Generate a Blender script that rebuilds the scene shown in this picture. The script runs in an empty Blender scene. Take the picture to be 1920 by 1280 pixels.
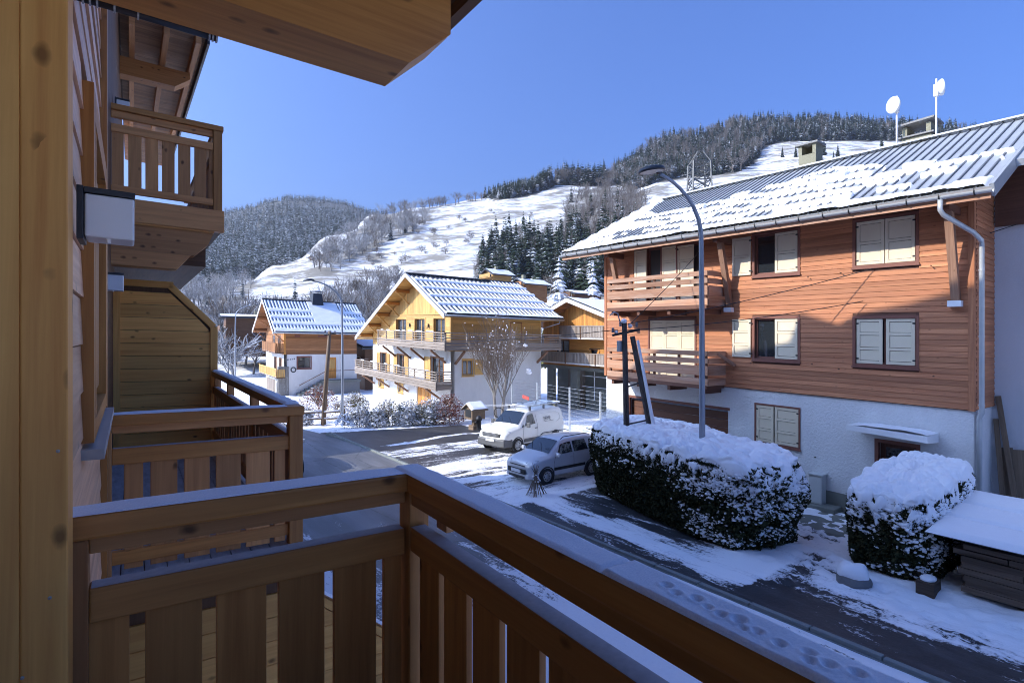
import bpy, math, random, bisect
import numpy as np
from mathutils import Vector, Matrix, noise as mnoise

# ------------------------------------------------------------------ camera, sky, sun, exposure
SC = bpy.context.scene
COL = SC.collection
cam_d = bpy.data.cameras.new('camera')
cam_d.sensor_width = 36.0
cam_d.lens = 36.0 * 1020 / 1920
cam_d.clip_start = 0.05
cam_d.clip_end = 6000
cam = bpy.data.objects.new('camera', cam_d)
COL.objects.link(cam)
cam.location = (0, 0, 4.6)
YAW = math.atan2(.598, .8016)
cam.rotation_euler = (math.radians(90), 0, -YAW)
SC.camera = cam

SUN_DIR = Vector((-1.0, .5, .72)).normalized()      # towards the sun
world = bpy.data.worlds.new('World')
SC.world = world
world.use_nodes = True
wn = world.node_tree
sky = wn.nodes.new('ShaderNodeTexSky')
sky.sky_type = 'NISHITA'
sky.sun_disc = False
sky.sun_elevation = math.asin(SUN_DIR.z)
sky.sun_rotation = math.atan2(SUN_DIR.x, SUN_DIR.y)
sky.altitude = 0
sky.air_density = 1.0
sky.dust_density = 7
sky.ozone_density = 4.0
bg = wn.nodes['Background']
bg.inputs['Strength'].default_value = .083
tint = wn.nodes.new('ShaderNodeMix'); tint.data_type = 'RGBA'; tint.blend_type = 'MULTIPLY'
tint.inputs[0].default_value = 1.0; tint.inputs[7].default_value = (.58, .90, 1.62, 1)
wn.links.new(sky.outputs['Color'], tint.inputs[6]); wn.links.new(tint.outputs[2], bg.inputs['Color'])
sun_d = bpy.data.lights.new('sun', 'SUN')
sun_d.energy = 2.5
sun_d.angle = math.radians(.5)
sun_d.color = (1.0, .93, .82)
sun = bpy.data.objects.new('sun', sun_d)
COL.objects.link(sun)
sun.location = (-60, 30, 60)
sun.rotation_euler = SUN_DIR.to_track_quat('Z', 'Y').to_euler()
SC.view_settings.view_transform = 'Standard'
SC.view_settings.look = 'None'
SC.view_settings.exposure = 1.3
SC.view_settings.gamma = 1.0
SC.view_settings.use_curve_mapping = False
SC.cycles.filter_width = 1.0
SC.cycles.max_bounces = 6
SC.cycles.diffuse_bounces = 5
SC.cycles.glossy_bounces = 3
SC.cycles.transmission_bounces = 4
SC.cycles.transparent_max_bounces = 6
SC.cycles.volume_bounces = 0

R = random.Random(11)
EYE = 4.6

# ------------------------------------------------------------------ geometry helpers
def vadd(a, b): return (a[0] + b[0], a[1] + b[1], a[2] + b[2])
def vsub(a, b): return (a[0] - b[0], a[1] - b[1], a[2] - b[2])
def vmul(a, s): return (a[0] * s, a[1] * s, a[2] * s)
def vlen(a): return math.sqrt(a[0] ** 2 + a[1] ** 2 + a[2] ** 2)
def vcross(a, b): return (a[1] * b[2] - a[2] * b[1], a[2] * b[0] - a[0] * b[2], a[0] * b[1] - a[1] * b[0])
def vdot(a, b): return a[0] * b[0] + a[1] * b[1] + a[2] * b[2]
def vnorm(a):
    l = vlen(a) or 1.0
    return (a[0] / l, a[1] / l, a[2] / l)
def lerp(a, b, t): return a + (b - a) * t
def vlerp(a, b, t): return tuple(a[i] + (b[i] - a[i]) * t for i in range(3))
def sstep(a, b, x):
    t = min(1.0, max(0.0, (x - a) / (b - a)))
    return t * t * (3 - 2 * t)

class Fr:
    """A local frame: origin and three direction vectors."""
    def __init__(s, o=(0, 0, 0), ex=(1, 0, 0), ey=(0, 1, 0), ez=(0, 0, 1)):
        s.o, s.ex, s.ey, s.ez = o, ex, ey, ez
    def P(s, x, y, z):
        return tuple(s.o[i] + s.ex[i] * x + s.ey[i] * y + s.ez[i] * z for i in range(3))
    def V(s, x, y, z):
        return tuple(s.ex[i] * x + s.ey[i] * y + s.ez[i] * z for i in range(3))
WORLD = Fr()
def turned(o, ang, tilt=0.0):
    c, s = math.cos(ang), math.sin(ang)
    return Fr(o, (c, s, tilt), (-s, c, 0), (0, 0, 1))

class MB:
    """Collects faces with uv (metres along the grain), a random tone per face and a material slot."""
    def __init__(s, fr=WORLD):
        s.fr = fr; s.v = []; s.f = []; s.uv = []; s.rnd = []; s.mi = []; s.m = 0
    def quad(s, pts, uv=None, r=None):
        i = len(s.v); s.v += [s.fr.P(*p) for p in pts]
        s.f.append(tuple(range(i, i + len(pts))))
        if uv is None: uv = s._uv([s.v[k] for k in s.f[-1]])
        s.uv += uv
        s.rnd.append(R.random() if r is None else r); s.mi.append(s.m)
    def _uv(s, p):
        a = vsub(p[1], p[0]); b = vsub(p[-1], p[0])
        if vlen(b) > vlen(a): a, b = b, a
        a = vnorm(a); n = vnorm(vcross(a, b)); b = vcross(n, a)
        return [(vdot(vsub(q, p[0]), a), vdot(vsub(q, p[0]), b)) for q in p]
    def hexa(s, c, r=None, grain=None):
        """c: 8 corners, bottom 4 then top 4 (same order)."""
        r = R.random() if r is None else r
        P = [s.fr.P(*p) for p in c]; i = len(s.v); s.v += P
        ds = [vsub(P[1], P[0]), vsub(P[3], P[0]), vsub(P[4], P[0])]
        L = [vlen(d) for d in ds]
        g = L.index(max(L)) if grain is None else grain
        ga = vnorm(ds[g]); o = (r * 37.0, r * 91.0)
        oth = [vnorm(ds[k]) for k in range(3) if k != g]
        for q in ((0, 3, 2, 1), (4, 5, 6, 7), (0, 1, 5, 4), (1, 2, 6, 5), (2, 3, 7, 6), (3, 0, 4, 7)):
            s.f.append(tuple(i + k for k in q))
            n = vnorm(vcross(vsub(P[q[1]], P[q[0]]), vsub(P[q[3]], P[q[0]])))
            w = oth[0] if abs(vdot(oth[0], n)) < abs(vdot(oth[1], n)) else oth[1]
            k2 = .37 if w is oth[1] else 0.0
            for k in q:
                d = vsub(P[k], P[0])
                if abs(vdot(n, ga)) > .8: s.uv.append((vdot(d, oth[0]) * .5 + o[0], vdot(d, oth[1]) + o[1]))
                else: s.uv.append((vdot(d, ga) + o[0], vdot(d, w) + o[1] + k2))
            s.rnd.append(r); s.mi.append(s.m)
    def box(s, x0, x1, y0, y1, z0, z1, r=None, grain=None):
        s.hexa([(x0, y0, z0), (x1, y0, z0), (x1, y1, z0), (x0, y1, z0),
                (x0, y0, z1), (x1, y0, z1), (x1, y1, z1), (x0, y1, z1)], r, grain)
    def bar(s, a, b, w, h, up=(0, 0, 1), r=None):
        """a beam from a to b, w across, h along up."""
        d = vnorm(vsub(b, a)); sd = vnorm(vcross(d, up)); u = vcross(sd, d)
        c = []
        for p in (a, b): c.append([vadd(p, vadd(vmul(sd, i * w / 2), vmul(u, j * h / 2))) for i, j in ((-1, -1), (1, -1), (1, 1), (-1, 1))])
        A, B = c
        s.hexa([A[0], A[1], B[1], B[0], A[3], A[2], B[2], B[3]], r)
    def prism(s, poly, d, r=None):
        """poly: list of 3D points, d: extrusion vector."""
        r = R.random() if r is None else r
        n = len(poly); top = [vadd(p, d) for p in poly]
        s.quad(list(reversed(poly)), None, r); s.quad(top, None, r)
        for i in range(n):
            j = (i + 1) % n
            s.quad([poly[i], poly[j], top[j], top[i]], None, r)
    def tube(s, pts, rad, n=8, caps=True, r=None):
        r = R.random() if r is None else r
        P = [s.fr.P(*p) for p in pts]
        if not isinstance(rad, (list, tuple)): rad = [rad] * len(P)
        base = len(s.v); L = 0
        nv = None
        for k, p in enumerate(P):
            d = vnorm(vsub(P[min(k + 1, len(P) - 1)], P[max(k - 1, 0)]))
            if nv is None:
                ref = (0, 0, 1) if abs(d[2]) < .9 else (1, 0, 0)
                nv = vnorm(vcross(d, ref))
            else:
                nv = vnorm(vsub(nv, vmul(d, vdot(nv, d))))
            bv = vcross(d, nv)
            for i in range(n):
                t = 2 * math.pi * i / n
                s.v.append(vadd(p, vadd(vmul(nv, rad[k] * math.cos(t)), vmul(bv, rad[k] * math.sin(t)))))
        for k in range(len(P) - 1):
            l2 = L + vlen(vsub(P[k + 1], P[k]))
            for i in range(n):
                j = (i + 1) % n
                s.f.append((base + k * n + i, base + k * n + j, base + (k + 1) * n + j, base + (k + 1) * n + i))
                c = 2 * math.pi * rad[k] / n
                s.uv += [(L, i * c), (L, (i + 1) * c), (l2, (i + 1) * c), (l2, i * c)]
                s.rnd.append(r); s.mi.append(s.m)
            L = l2
        if caps:
            for k, rev in ((0, True), (len(P) - 1, False)):
                f = [base + k * n + i for i in range(n)]
                if rev: f.reverse()
                s.f.append(tuple(f)); s.uv += [(0.0, 0.0)] * n; s.rnd.append(r); s.mi.append(s.m)
    def ring(s, c, axis, prof, n=24, r=0.5, a0=0.0, a1=2 * math.pi):
        """lathe: prof = [(radius, offset along axis)]."""
        ax = vnorm(axis); ref = (0, 0, 1) if abs(ax[2]) < .9 else (1, 0, 0)
        u = vnorm(vcross(ax, ref)); w = vcross(ax, u)
        base = len(s.v); full = abs(a1 - a0 - 2 * math.pi) < 1e-6
        m = n if full else n + 1
        for (rr, off) in prof:
            for i in range(m):
                t = a0 + (a1 - a0) * i / n
                s.v.append(s.fr.P(*vadd(c, vadd(vmul(ax, off), vadd(vmul(u, rr * math.cos(t)), vmul(w, rr * math.sin(t)))))))
        for k in range(len(prof) - 1):
            for i in range(n):
                j = (i + 1) % m
                s.f.append((base + k * m + i, base + k * m + j, base + (k + 1) * m + j, base + (k + 1) * m + i))
                s.uv += [(0, 0), (.1, 0), (.1, .1), (0, .1)]; s.rnd.append(r); s.mi.append(s.m)
    def ball(s, c, rx, ry=None, rz=None, nu=8, nv=5, r=None):
        ry = rx if ry is None else ry; rz = rx if rz is None else rz
        r = R.random() if r is None else r
        base = len(s.v)
        for k in range(nv + 1):
            ph = -math.pi / 2 + math.pi * k / nv
            for i in range(nu):
                t = 2 * math.pi * i / nu
                s.v.append(s.fr.P(c[0] + rx * math.cos(ph) * math.cos(t), c[1] + ry * math.cos(ph) * math.sin(t), c[2] + rz * math.sin(ph)))
        for k in range(nv):
            for i in range(nu):
                j = (i + 1) % nu
                s.f.append((base + k * nu + i, base + k * nu + j, base + (k + 1) * nu + j, base + (k + 1) * nu + i))
                s.uv += [(0, 0), (.1, 0), (.1, .1), (0, .1)]; s.rnd.append(r); s.mi.append(s.m)
    def add_arrays(s, V, F, r=.5):
        i = len(s.v); s.v += [s.fr.P(*p) for p in V]
        for f in F:
            s.f.append(tuple(i + k for k in f)); s.uv += [(0.0, 0.0)] * len(f); s.rnd.append(r); s.mi.append(s.m)
    def mesh(s, name, mats, origin=(0, 0, 0), smooth=False):
        me = bpy.data.meshes.new(name)
        me.from_pydata([vsub(p, origin) for p in s.v], [], s.f)
        uvl = me.uv_layers.new(name='UVMap')
        uvl.data.foreach_set('uv', np.array(s.uv, dtype=np.float32).ravel())
        at = me.attributes.new('rnd', 'FLOAT', 'FACE')
        at.data.foreach_set('value', np.array(s.rnd, dtype=np.float32))
        for m in (mats if isinstance(mats, (list, tuple)) else [mats]): me.materials.append(m)
        me.polygons.foreach_set('material_index', np.array(s.mi, dtype=np.int32))
        if smooth: me.polygons.foreach_set('use_smooth', np.ones(len(s.f), dtype=bool))
        me.update()
        return me
    def part(s, name, mats, parent=None, label=None, smooth=False, bevel=0, kind=None, weld=False, subsurf=0):
        o0 = (0, 0, 0); p = parent
        while p is not None:
            o0 = vadd(o0, tuple(p.location)); p = p.parent
        me = s.mesh(name, mats, o0, smooth)
        o = bpy.data.objects.new(name, me); COL.objects.link(o)
        if parent is not None: o.parent = parent
        if label: o['label'] = label
        if kind: o['kind'] = kind
        if weld:
            w = o.modifiers.new('weld', 'WELD'); w.merge_threshold = .0005
        if bevel:
            b = o.modifiers.new('bevel', 'BEVEL'); b.width = bevel; b.segments = 2; b.limit_method = 'ANGLE'; b.harden_normals = False
        if subsurf:
            b = o.modifiers.new('sub', 'SUBSURF'); b.levels = subsurf; b.render_levels = subsurf
        return o

def tag(o, label, cat, group=None, kind=None):
    o['label'] = label; o['category'] = cat
    if group: o['group'] = group
    if kind: o['kind'] = kind
    return o
def thing(name, label, cat, loc=(0, 0, 0), group=None):
    o = bpy.data.objects.new(name, None); COL.objects.link(o)
    o.empty_display_size = .3
    o.location = loc
    return tag(o, label, cat, group)
def copy_tree(o, parent=None):
    c = o.copy(); COL.objects.link(c)
    if parent is not None: c.parent = parent
    for ch in list(o.children): copy_tree(ch, c)
    return c

# ------------------------------------------------------------------ material helpers
class NM:
    def __init__(s, name):
        s.mat = bpy.data.materials.new(name); s.mat.use_nodes = True
        s.t = s.mat.node_tree; s.b = s.t.nodes['Principled BSDF']
    def n(s, typ, **kw):
        x = s.t.nodes.new('ShaderNode' + typ)
        for k, v in kw.items(): setattr(x, k, v)
        return x
    def l(s, a, b): s.t.links.new(a, b)
    def val(s, sock, v):
        if hasattr(v, 'links') or hasattr(v, 'is_output'): s.l(v, sock)
        else: sock.default_value = v
    def math(s, op, a, b=0.0, c=None, clamp=False):
        x = s.n('Math', operation=op); x.use_clamp = clamp
        s.val(x.inputs[0], a); s.val(x.inputs[1], b)
        if c is not None: s.val(x.inputs[2], c)
        return x.outputs[0]
    def mix(s, f, a, b, blend='MIX'):
        x = s.n('Mix', data_type='RGBA', blend_type=blend)
        s.val(x.inputs[0], f); s.val(x.inputs[6], a if hasattr(a, 'is_output') else (*a, 1)); s.val(x.inputs[7], b if hasattr(b, 'is_output') else (*b, 1))
        return x.outputs[2]
    def noise(s, vec, scale, detail=4, rough=.55, dist=0.0):
        x = s.n('TexNoise'); x.inputs['Scale'].default_value = scale; x.inputs['Detail'].default_value = detail
        x.inputs['Roughness'].default_value = rough; x.inputs['Distortion'].default_value = dist
        if vec is not None: s.l(vec, x.inputs['Vector'])
        return x.outputs['Fac']
    def ramp(s, f, stops):
        x = s.n('ValToRGB'); s.l(f, x.inputs[0])
        e = x.color_ramp.elements
        while len(e) < len(stops): e.new(.5)
        for k, (p, c) in enumerate(stops):
            e[k].position = p; e[k].color = (*c, 1) if not isinstance(c, (int, float)) else (c, c, c, 1)
        return x.outputs[0]
    def mapping(s, vec, scale=(1, 1, 1), rot=(0, 0, 0), loc=(0, 0, 0)):
        x = s.n('Mapping'); x.inputs['Scale'].default_value = scale; x.inputs['Rotation'].default_value = rot; x.inputs['Location'].default_value = loc
        s.l(vec, x.inputs['Vector']); return x.outputs[0]
    def pos(s): return s.n('NewGeometry').outputs['Position']
    def nrm(s): return s.n('NewGeometry').outputs['Normal']
    def uv(s): return s.n('TexCoord').outputs['UV']
    def obj(s): return s.n('TexCoord').outputs['Object']
    def rnd(s): return s.n('Attribute', attribute_name='rnd').outputs['Fac']
    def sep(s, v): return s.n('SeparateXYZ') if v is None else s._sep(v)
    def _sep(s, v):
        x = s.n('SeparateXYZ'); s.l(v, x.inputs[0]); return x.outputs
    def bump(s, h, strength=.3, dist=.01):
        x = s.n('Bump'); x.inputs['Strength'].default_value = strength; x.inputs['Distance'].default_value = dist
        s.l(h, x.inputs['Height']); s.l(x.outputs[0], s.b.inputs['Normal'])
    def set(s, color=None, rough=.6, metal=0.0, spec=None):
        if color is not None: s.val(s.b.inputs['Base Color'], color if hasattr(color, 'is_output') else (*color, 1))
        s.val(s.b.inputs['Roughness'], rough); s.val(s.b.inputs['Metallic'], metal)
        if spec is not None: s.b.inputs['Specular IOR Level'].default_value = spec
        return s.mat

def m_plain(name, col, rough=.6, metal=0.0, var=.12, scale=6.0, bump=0.0, spec=None):
    m = NM(name); f = m.noise(m.obj(), scale, 5)
    c = m.mix(m.math('MULTIPLY', m.math('SUBTRACT', f, .5), var * 4, clamp=False), col, tuple(x * .6 for x in col))
    v = m.math('MULTIPLY_ADD', f, var * 2, 1 - var)
    x = m.n('Mix', data_type='RGBA', blend_type='MULTIPLY'); x.inputs[0].default_value = 1
    x.inputs[6].default_value = (*col, 1); m.l(v, x.inputs[7])
    if bump: m.bump(m.noise(m.obj(), scale * 6, 4), bump, .01)
    return m.set(x.outputs[2], rough, metal, spec)

def m_wood(name, dark, light, rough=.55, knots=1.0, tone=.35, streak=(1.1, 26), frost=0.0, weather=None, spec=.35):
    m = NM(name); uv = m.uv(); r = m.rnd()
    g = m.noise(m.mapping(uv, (streak[0], streak[1], 1)), 1.0, 6, .62, .35)
    g2 = m.noise(m.mapping(uv, (.35, 5.5, 1)), 1.0, 3, .5, .6)
    f = m.math('MULTIPLY_ADD', g, .65, m.math('MULTIPLY', g2, .45), clamp=True)
    c = m.ramp(f, [(.32, dark), (.68, light)])
    if knots:
        v = m.n('TexVoronoi'); v.inputs['Scale'].default_value = 1.0; v.inputs['Randomness'].default_value = 1
        w = m.n('VectorMath', operation='ADD'); m.l(m.mapping(uv, (4.6, 7.5, 1)), w.inputs[0])
        wn_ = m.n('TexNoise'); wn_.inputs['Scale'].default_value = 24; m.l(uv, wn_.inputs['Vector'])
        ws = m.n('VectorMath', operation='SCALE'); m.l(wn_.outputs['Color'], ws.inputs[0]); ws.inputs['Scale'].default_value = .10
        m.l(ws.outputs[0], w.inputs[1]); m.l(w.outputs[0], v.inputs['Vector'])
        pick = m.math('GREATER_THAN', m._sep(v.outputs['Color'])[0], .42)
        k = m.ramp(v.outputs['Distance'], [(.06, 1.0), (.10, .7), (.17, 0.0)])
        kk = m.math('MULTIPLY', m.math('MULTIPLY', k, pick), min(1.0, .85 * knots))
        c = m.mix(kk, c, tuple(x * .30 for x in dark))
    tv = m.math('MULTIPLY_ADD', r, tone * 2, 1 - tone)
    x = m.n('Mix', data_type='RGBA', blend_type='MULTIPLY'); x.inputs[0].default_value = 1
    m.l(c, x.inputs[6]); m.l(tv, x.inputs[7]); c = x.outputs[2]
    if weather:
        w = m.noise(m.mapping(uv, (.5, 3.0, 1)), 1.0, 5, .7)
        c = m.mix(m.ramp(w, [(.48, 0.0), (.7, 1.0)]), c, weather)
    if frost:
        w = m.noise(m.mapping(uv, (3, 9, 1)), 1.3, 6, .75)
        nz = m._sep(m.nrm())[2]
        c = m.mix(m.math('MULTIPLY', m.ramp(w, [(.5 - frost * .5, 0.0), (.72, 1.0)]), frost), c, (.62, .64, .70))
    m.bump(g, .25, .004)
    return m.set(c, rough, 0, spec)
# ------------------------------------------------------------------ materials
M = {}
M['stained'] = m_wood('stained_spruce', (.32, .115, .026), (.58, .26, .07), .5, 1.0, .22)
M['stained_pale'] = m_wood('pale_stained_spruce', (.38, .155, .052), (.64, .305, .11), .55, 1.1, .22)
M['post_wood'] = m_wood('honey_glulam', (.66, .26, .055), (.92, .48, .13), .55, 1.0, .15)
M['larch'] = m_wood('rough_larch_siding', (.46, .22, .11), (.84, .52, .31), .45, .5, .3, frost=.08, spec=.4)
M['dark_stain'] = m_wood('dark_stained_beam', (.075, .034, .016), (.17, .085, .04), .6, .8, .2)
M['soffit'] = m_wood('soffit_boards', (.20, .10, .045), (.38, .21, .10), .6, .6, .25)
M['deck'] = m_wood('frosted_deck', (.10, .075, .06), (.22, .17, .14), .6, .3, .2, frost=.75)
M['chalet_siding'] = m_wood('weathered_red_siding', (.28, .092, .042), (.57, .245, .115), .7, .5, .22, streak=(.55, 20), weather=(.36, .15, .075))
M['chalet_rail'] = m_wood('greyed_red_boards', (.25, .105, .055), (.52, .29, .175), .75, .3, .3, streak=(.6, 26), weather=(.46, .33, .25))
M['chalet_dark'] = m_wood('brown_painted_timber', (.085, .035, .022), (.17, .075, .045), .65, .2, .2)
M['strut'] = m_wood('brown_strut', (.17, .085, .05), (.32, .18, .11), .7, .4, .2)
M['gold'] = m_wood('golden_larch', (.42, .215, .055), (.68, .42, .14), .6, .5, .22)
M['amber'] = m_wood('amber_larch', (.36, .13, .025), (.64, .30, .07), .6, .5, .25)
M['brown_board'] = m_wood('brown_larch', (.20, .08, .028), (.40, .19, .075), .65, .6, .35)
M['silver'] = m_wood('silvered_larch', (.17, .135, .105), (.36, .295, .235), .8, .4, .25, weather=(.22, .18, .15))
M['old_log'] = m_wood('old_sawn_timber', (.05, .034, .024), (.15, .105, .075), .85, .4, .4)
M['plank_old'] = m_wood('old_plank', (.10, .065, .04), (.21, .15, .10), .8, .4, .3)
M['pole_wood'] = m_wood('dark_pole_wood', (.03, .022, .018), (.09, .066, .052), .85, .2, .15, frost=.12)

def m_snow(name, base=(.93, .93, .94), grit=0.0):
    m = NM(name)
    n1 = m.noise(m.obj(), 9, 6, .6); n2 = m.noise(m.obj(), 90, 3, .6)
    c = m.mix(n1, base, tuple(x * .93 for x in base))
    if grit:
        c = m.mix(m.math('MULTIPLY', m.ramp(m.noise(m.obj(), 26, 5, .7), [(.58, 0.0), (.68, 1.0)]), grit), c, (.30, .28, .27))
    m.bump(m.math('MULTIPLY_ADD', n2, .25, n1), .35, .02)
    return m.set(c, .6, 0, .3)
M['snow'] = m_snow('snow')
M['old_snow'] = m_snow('gritty_snow', (.82, .84, .88), .35)
def m_frost(name):
    m = NM(name)
    n1 = m.noise(m.obj(), 170, 4, .75); n2 = m.noise(m.obj(), 6, 4, .6)
    c = m.mix(m.ramp(n1, [(.42, 0.0), (.66, 1.0)]), (.90, .91, .94), (.74, .77, .84))
    c = m.mix(m.ramp(n2, [(.35, 0.0), (.8, .35)]), c, (.72, .74, .80))
    m.bump(n1, .5, .003)
    return m.set(c, .75, 0, .25)
M['frost'] = m_frost('hoar_frost')
M['frost_thin'] = m_plain('thin_frost_on_wood', (.40, .39, .40), .8, 0, .25, 40)
def m_plaster(name, col, sc=38, st=.55):
    m = NM(name)
    n = m.noise(m.obj(), sc, 5, .6, .4); n2 = m.noise(m.mapping(m.obj(), (1, 1, .35)), .9, 5, .7)
    c = m.mix(m.ramp(n2, [(.42, 0.0), (.85, .55)]), col, tuple(x * .72 for x in col))
    m.bump(n, st, .035)
    return m.set(c, .85, 0, .2)
M['plaster'] = m_plaster('white_roughcast', (.76, .75, .73), 15, .9)
M['plaster_cream'] = m_plaster('cream_render', (.74, .72, .68), 20, .25)
M['plaster_grey'] = m_plaster('grey_render', (.58, .58, .60), 30, .3)
M['concrete'] = m_plaster('weathered_concrete', (.21, .215, .185), 14, .35)
M['stone'] = m_plaster('field_stone', (.26, .25, .23), 10, .8)
M['kerb'] = m_plaster('kerb_concrete', (.23, .25, .24), 22, .4)
M['chim'] = m_plaster('chimney_render', (.27, .25, .17), 16, .4)
M['shutter'] = m_plain('beige_shutter_paint', (.70, .60, .43), .6, 0, .06, 3)
M['frame_red'] = m_plain('brown_red_frame_paint', (.20, .075, .05), .6, 0, .15, 6)
M['zinc'] = m_plain('zinc', (.47, .49, .49), .45, .4, .12, 5)
M['roof_metal'] = m_plain('grey_roof_sheet', (.42, .44, .45), .5, .35, .18, 2.5)
M['roof_seam'] = m_plain('dark_roof_rib', (.17, .18, .19), .55, .35, .15, 4)
M['roof_dark'] = m_plain('anthracite_roof', (.07, .075, .085), .5, .3, .15, 4)
M['steel_lamp'] = m_plain('grey_painted_mast', (.30, .33, .37), .45, .4, .06, 3)
M['galv'] = m_plain('galvanised_steel', (.42, .44, .45), .5, .6, .1, 6)
M['lattice'] = m_plain('pylon_steel', (.13, .13, .125), .6, .4, .1, 3)
M['black'] = m_plain('black_plastic', (.018, .019, .021), .5, 0, .1, 12)
M['anthracite'] = m_plain('anthracite_metal', (.04, .043, .05), .45, .2, .08, 12)
M['white_diff'] = m_plain('opal_diffuser', (.80, .80, .80), .35, 0, .03, 5)
M['white_paint'] = m_plain('white_paint', (.78, .78, .77), .55, 0, .06, 4)
M['ivory'] = m_plain('ivory_trim', (.60, .57, .52), .6, 0, .08, 4)
M['cabinet'] = m_plain('grey_cabinet', (.55, .56, .53), .6, 0, .06, 4)
M['van_white'] = m_plain('van_paint', (.74, .74, .71), .25, 0, .04, 1.5, spec=.6)
M['car_silver'] = m_plain('car_paint', (.60, .61, .64), .25, .15, .04, 1.5, spec=.6)
M['bumper'] = m_plain('grey_bumper', (.10, .102, .105), .55, 0, .08, 9)
M['tyre'] = m_plain('tyre', (.022, .022, .023), .8, 0, .15, 20)
M['rim'] = m_plain('rim_steel', (.42, .43, .44), .4, .6, .08, 9)
M['headlight'] = m_plain('headlight_glass', (.55, .57, .60), .12, .3, .1, 30, spec=.8)
M['plate'] = m_plain('number_plate', (.70, .71, .72), .5, 0, .05, 9)
M['iron'] = m_plain('black_iron', (.025, .025, .027), .55, .3, .1, 9)
M['cable'] = m_plain('black_cable', (.02, .02, .022), .6)
M['red_sign'] = m_plain('red_sign', (.55, .09, .07), .5)
M['yellow'] = m_plain('yellow_sign', (.75, .58, .07), .5)
M['print_grey'] = m_plain('grey_print', (.12, .13, .14), .5)
M['ceramic'] = m_plain('glass_insulator', (.16, .17, .20), .25, 0, .1, 9)
M['interior'] = m_plain('unlit_room_dark', (.06, .05, .045), .9)  # near-black colour put in for unlit rooms behind openings
M['curtain'] = m_plain('net_curtain', (.62, .62, .60), .9, 0, .1, 14)
M['bark'] = m_plain('bark', (.085, .066, .052), .9, 0, .3, 9, .4)
M['pale_bark'] = m_plain('pale_bark', (.24, .215, .185), .9, 0, .25, 9, .4)
M['rock'] = m_plaster('rock', (.20, .20, .20), 9, .8)

def m_glass(name, tint=(.02, .025, .03), rough=.04):
    m = NM(name); n = m.noise(m.obj(), 1.3, 2)
    m.bump(n, .04, .02)
    return m.set(tint, rough, 0, 1.0)
M['glass'] = m_glass('window_glass')
M['car_glass'] = m_glass('car_glass', (.015, .022, .03))

def m_leaf(name, c0, c1, snow=0.0, frost=(.80, .82, .86), sc=1.3):
    """foliage or twigs with a dusting of snow on faces that look up."""
    m = NM(name); r = m.rnd()
    c = m.mix(r, c0, c1)
    if snow:
        nz = m.math('ABSOLUTE', m._sep(m.nrm())[2])
        w = m.noise(m.pos(), sc, 4, .7)
        f = m.ramp(m.math('ADD', m.math('MULTIPLY', nz, .45), w), [(.98 - snow, 0.0), (1.1 - snow * .8, 1.0)])
        c = m.mix(m.math('MULTIPLY', f, .9), c, frost)
    return m.set(c, .8, 0, .15)
M['hedge'] = m_leaf('hedge_leaf', (.014, .020, .009), (.062, .062, .026))
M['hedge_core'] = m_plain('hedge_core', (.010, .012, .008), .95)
M['spruce'] = m_leaf('spruce_needles', (.010, .019, .010), (.034, .048, .024), .06)
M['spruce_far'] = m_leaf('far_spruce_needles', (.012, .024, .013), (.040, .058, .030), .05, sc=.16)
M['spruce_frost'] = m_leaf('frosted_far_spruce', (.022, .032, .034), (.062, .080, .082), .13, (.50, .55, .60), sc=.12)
M['spruce_snow'] = m_leaf('snow_laden_spruce', (.03, .045, .03), (.08, .10, .07), .55)
M['larch_green'] = m_leaf('olive_thuja', (.05, .055, .015), (.13, .12, .03), .05)
M['twig'] = m_leaf('twig', (.12, .085, .062), (.32, .245, .185), .2)
M['twig_far'] = m_leaf('frosted_twig', (.10, .085, .075), (.24, .205, .18), .20, (.58, .58, .60), sc=.3)
M['twig_frost'] = m_leaf('hoar_twig', (.13, .125, .12), (.34, .335, .335), .34, (.64, .65, .68), sc=.3)
M['shrub_red'] = m_leaf('red_dry_leaf', (.16, .035, .022), (.35, .12, .06), .2)
M['shrub_olive'] = m_leaf('olive_leaf', (.06, .06, .015), (.20, .17, .05), .2)
M['shrub_dark'] = m_leaf('dark_leaf', (.015, .022, .012), (.06, .07, .03), .35, sc=5)

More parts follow.
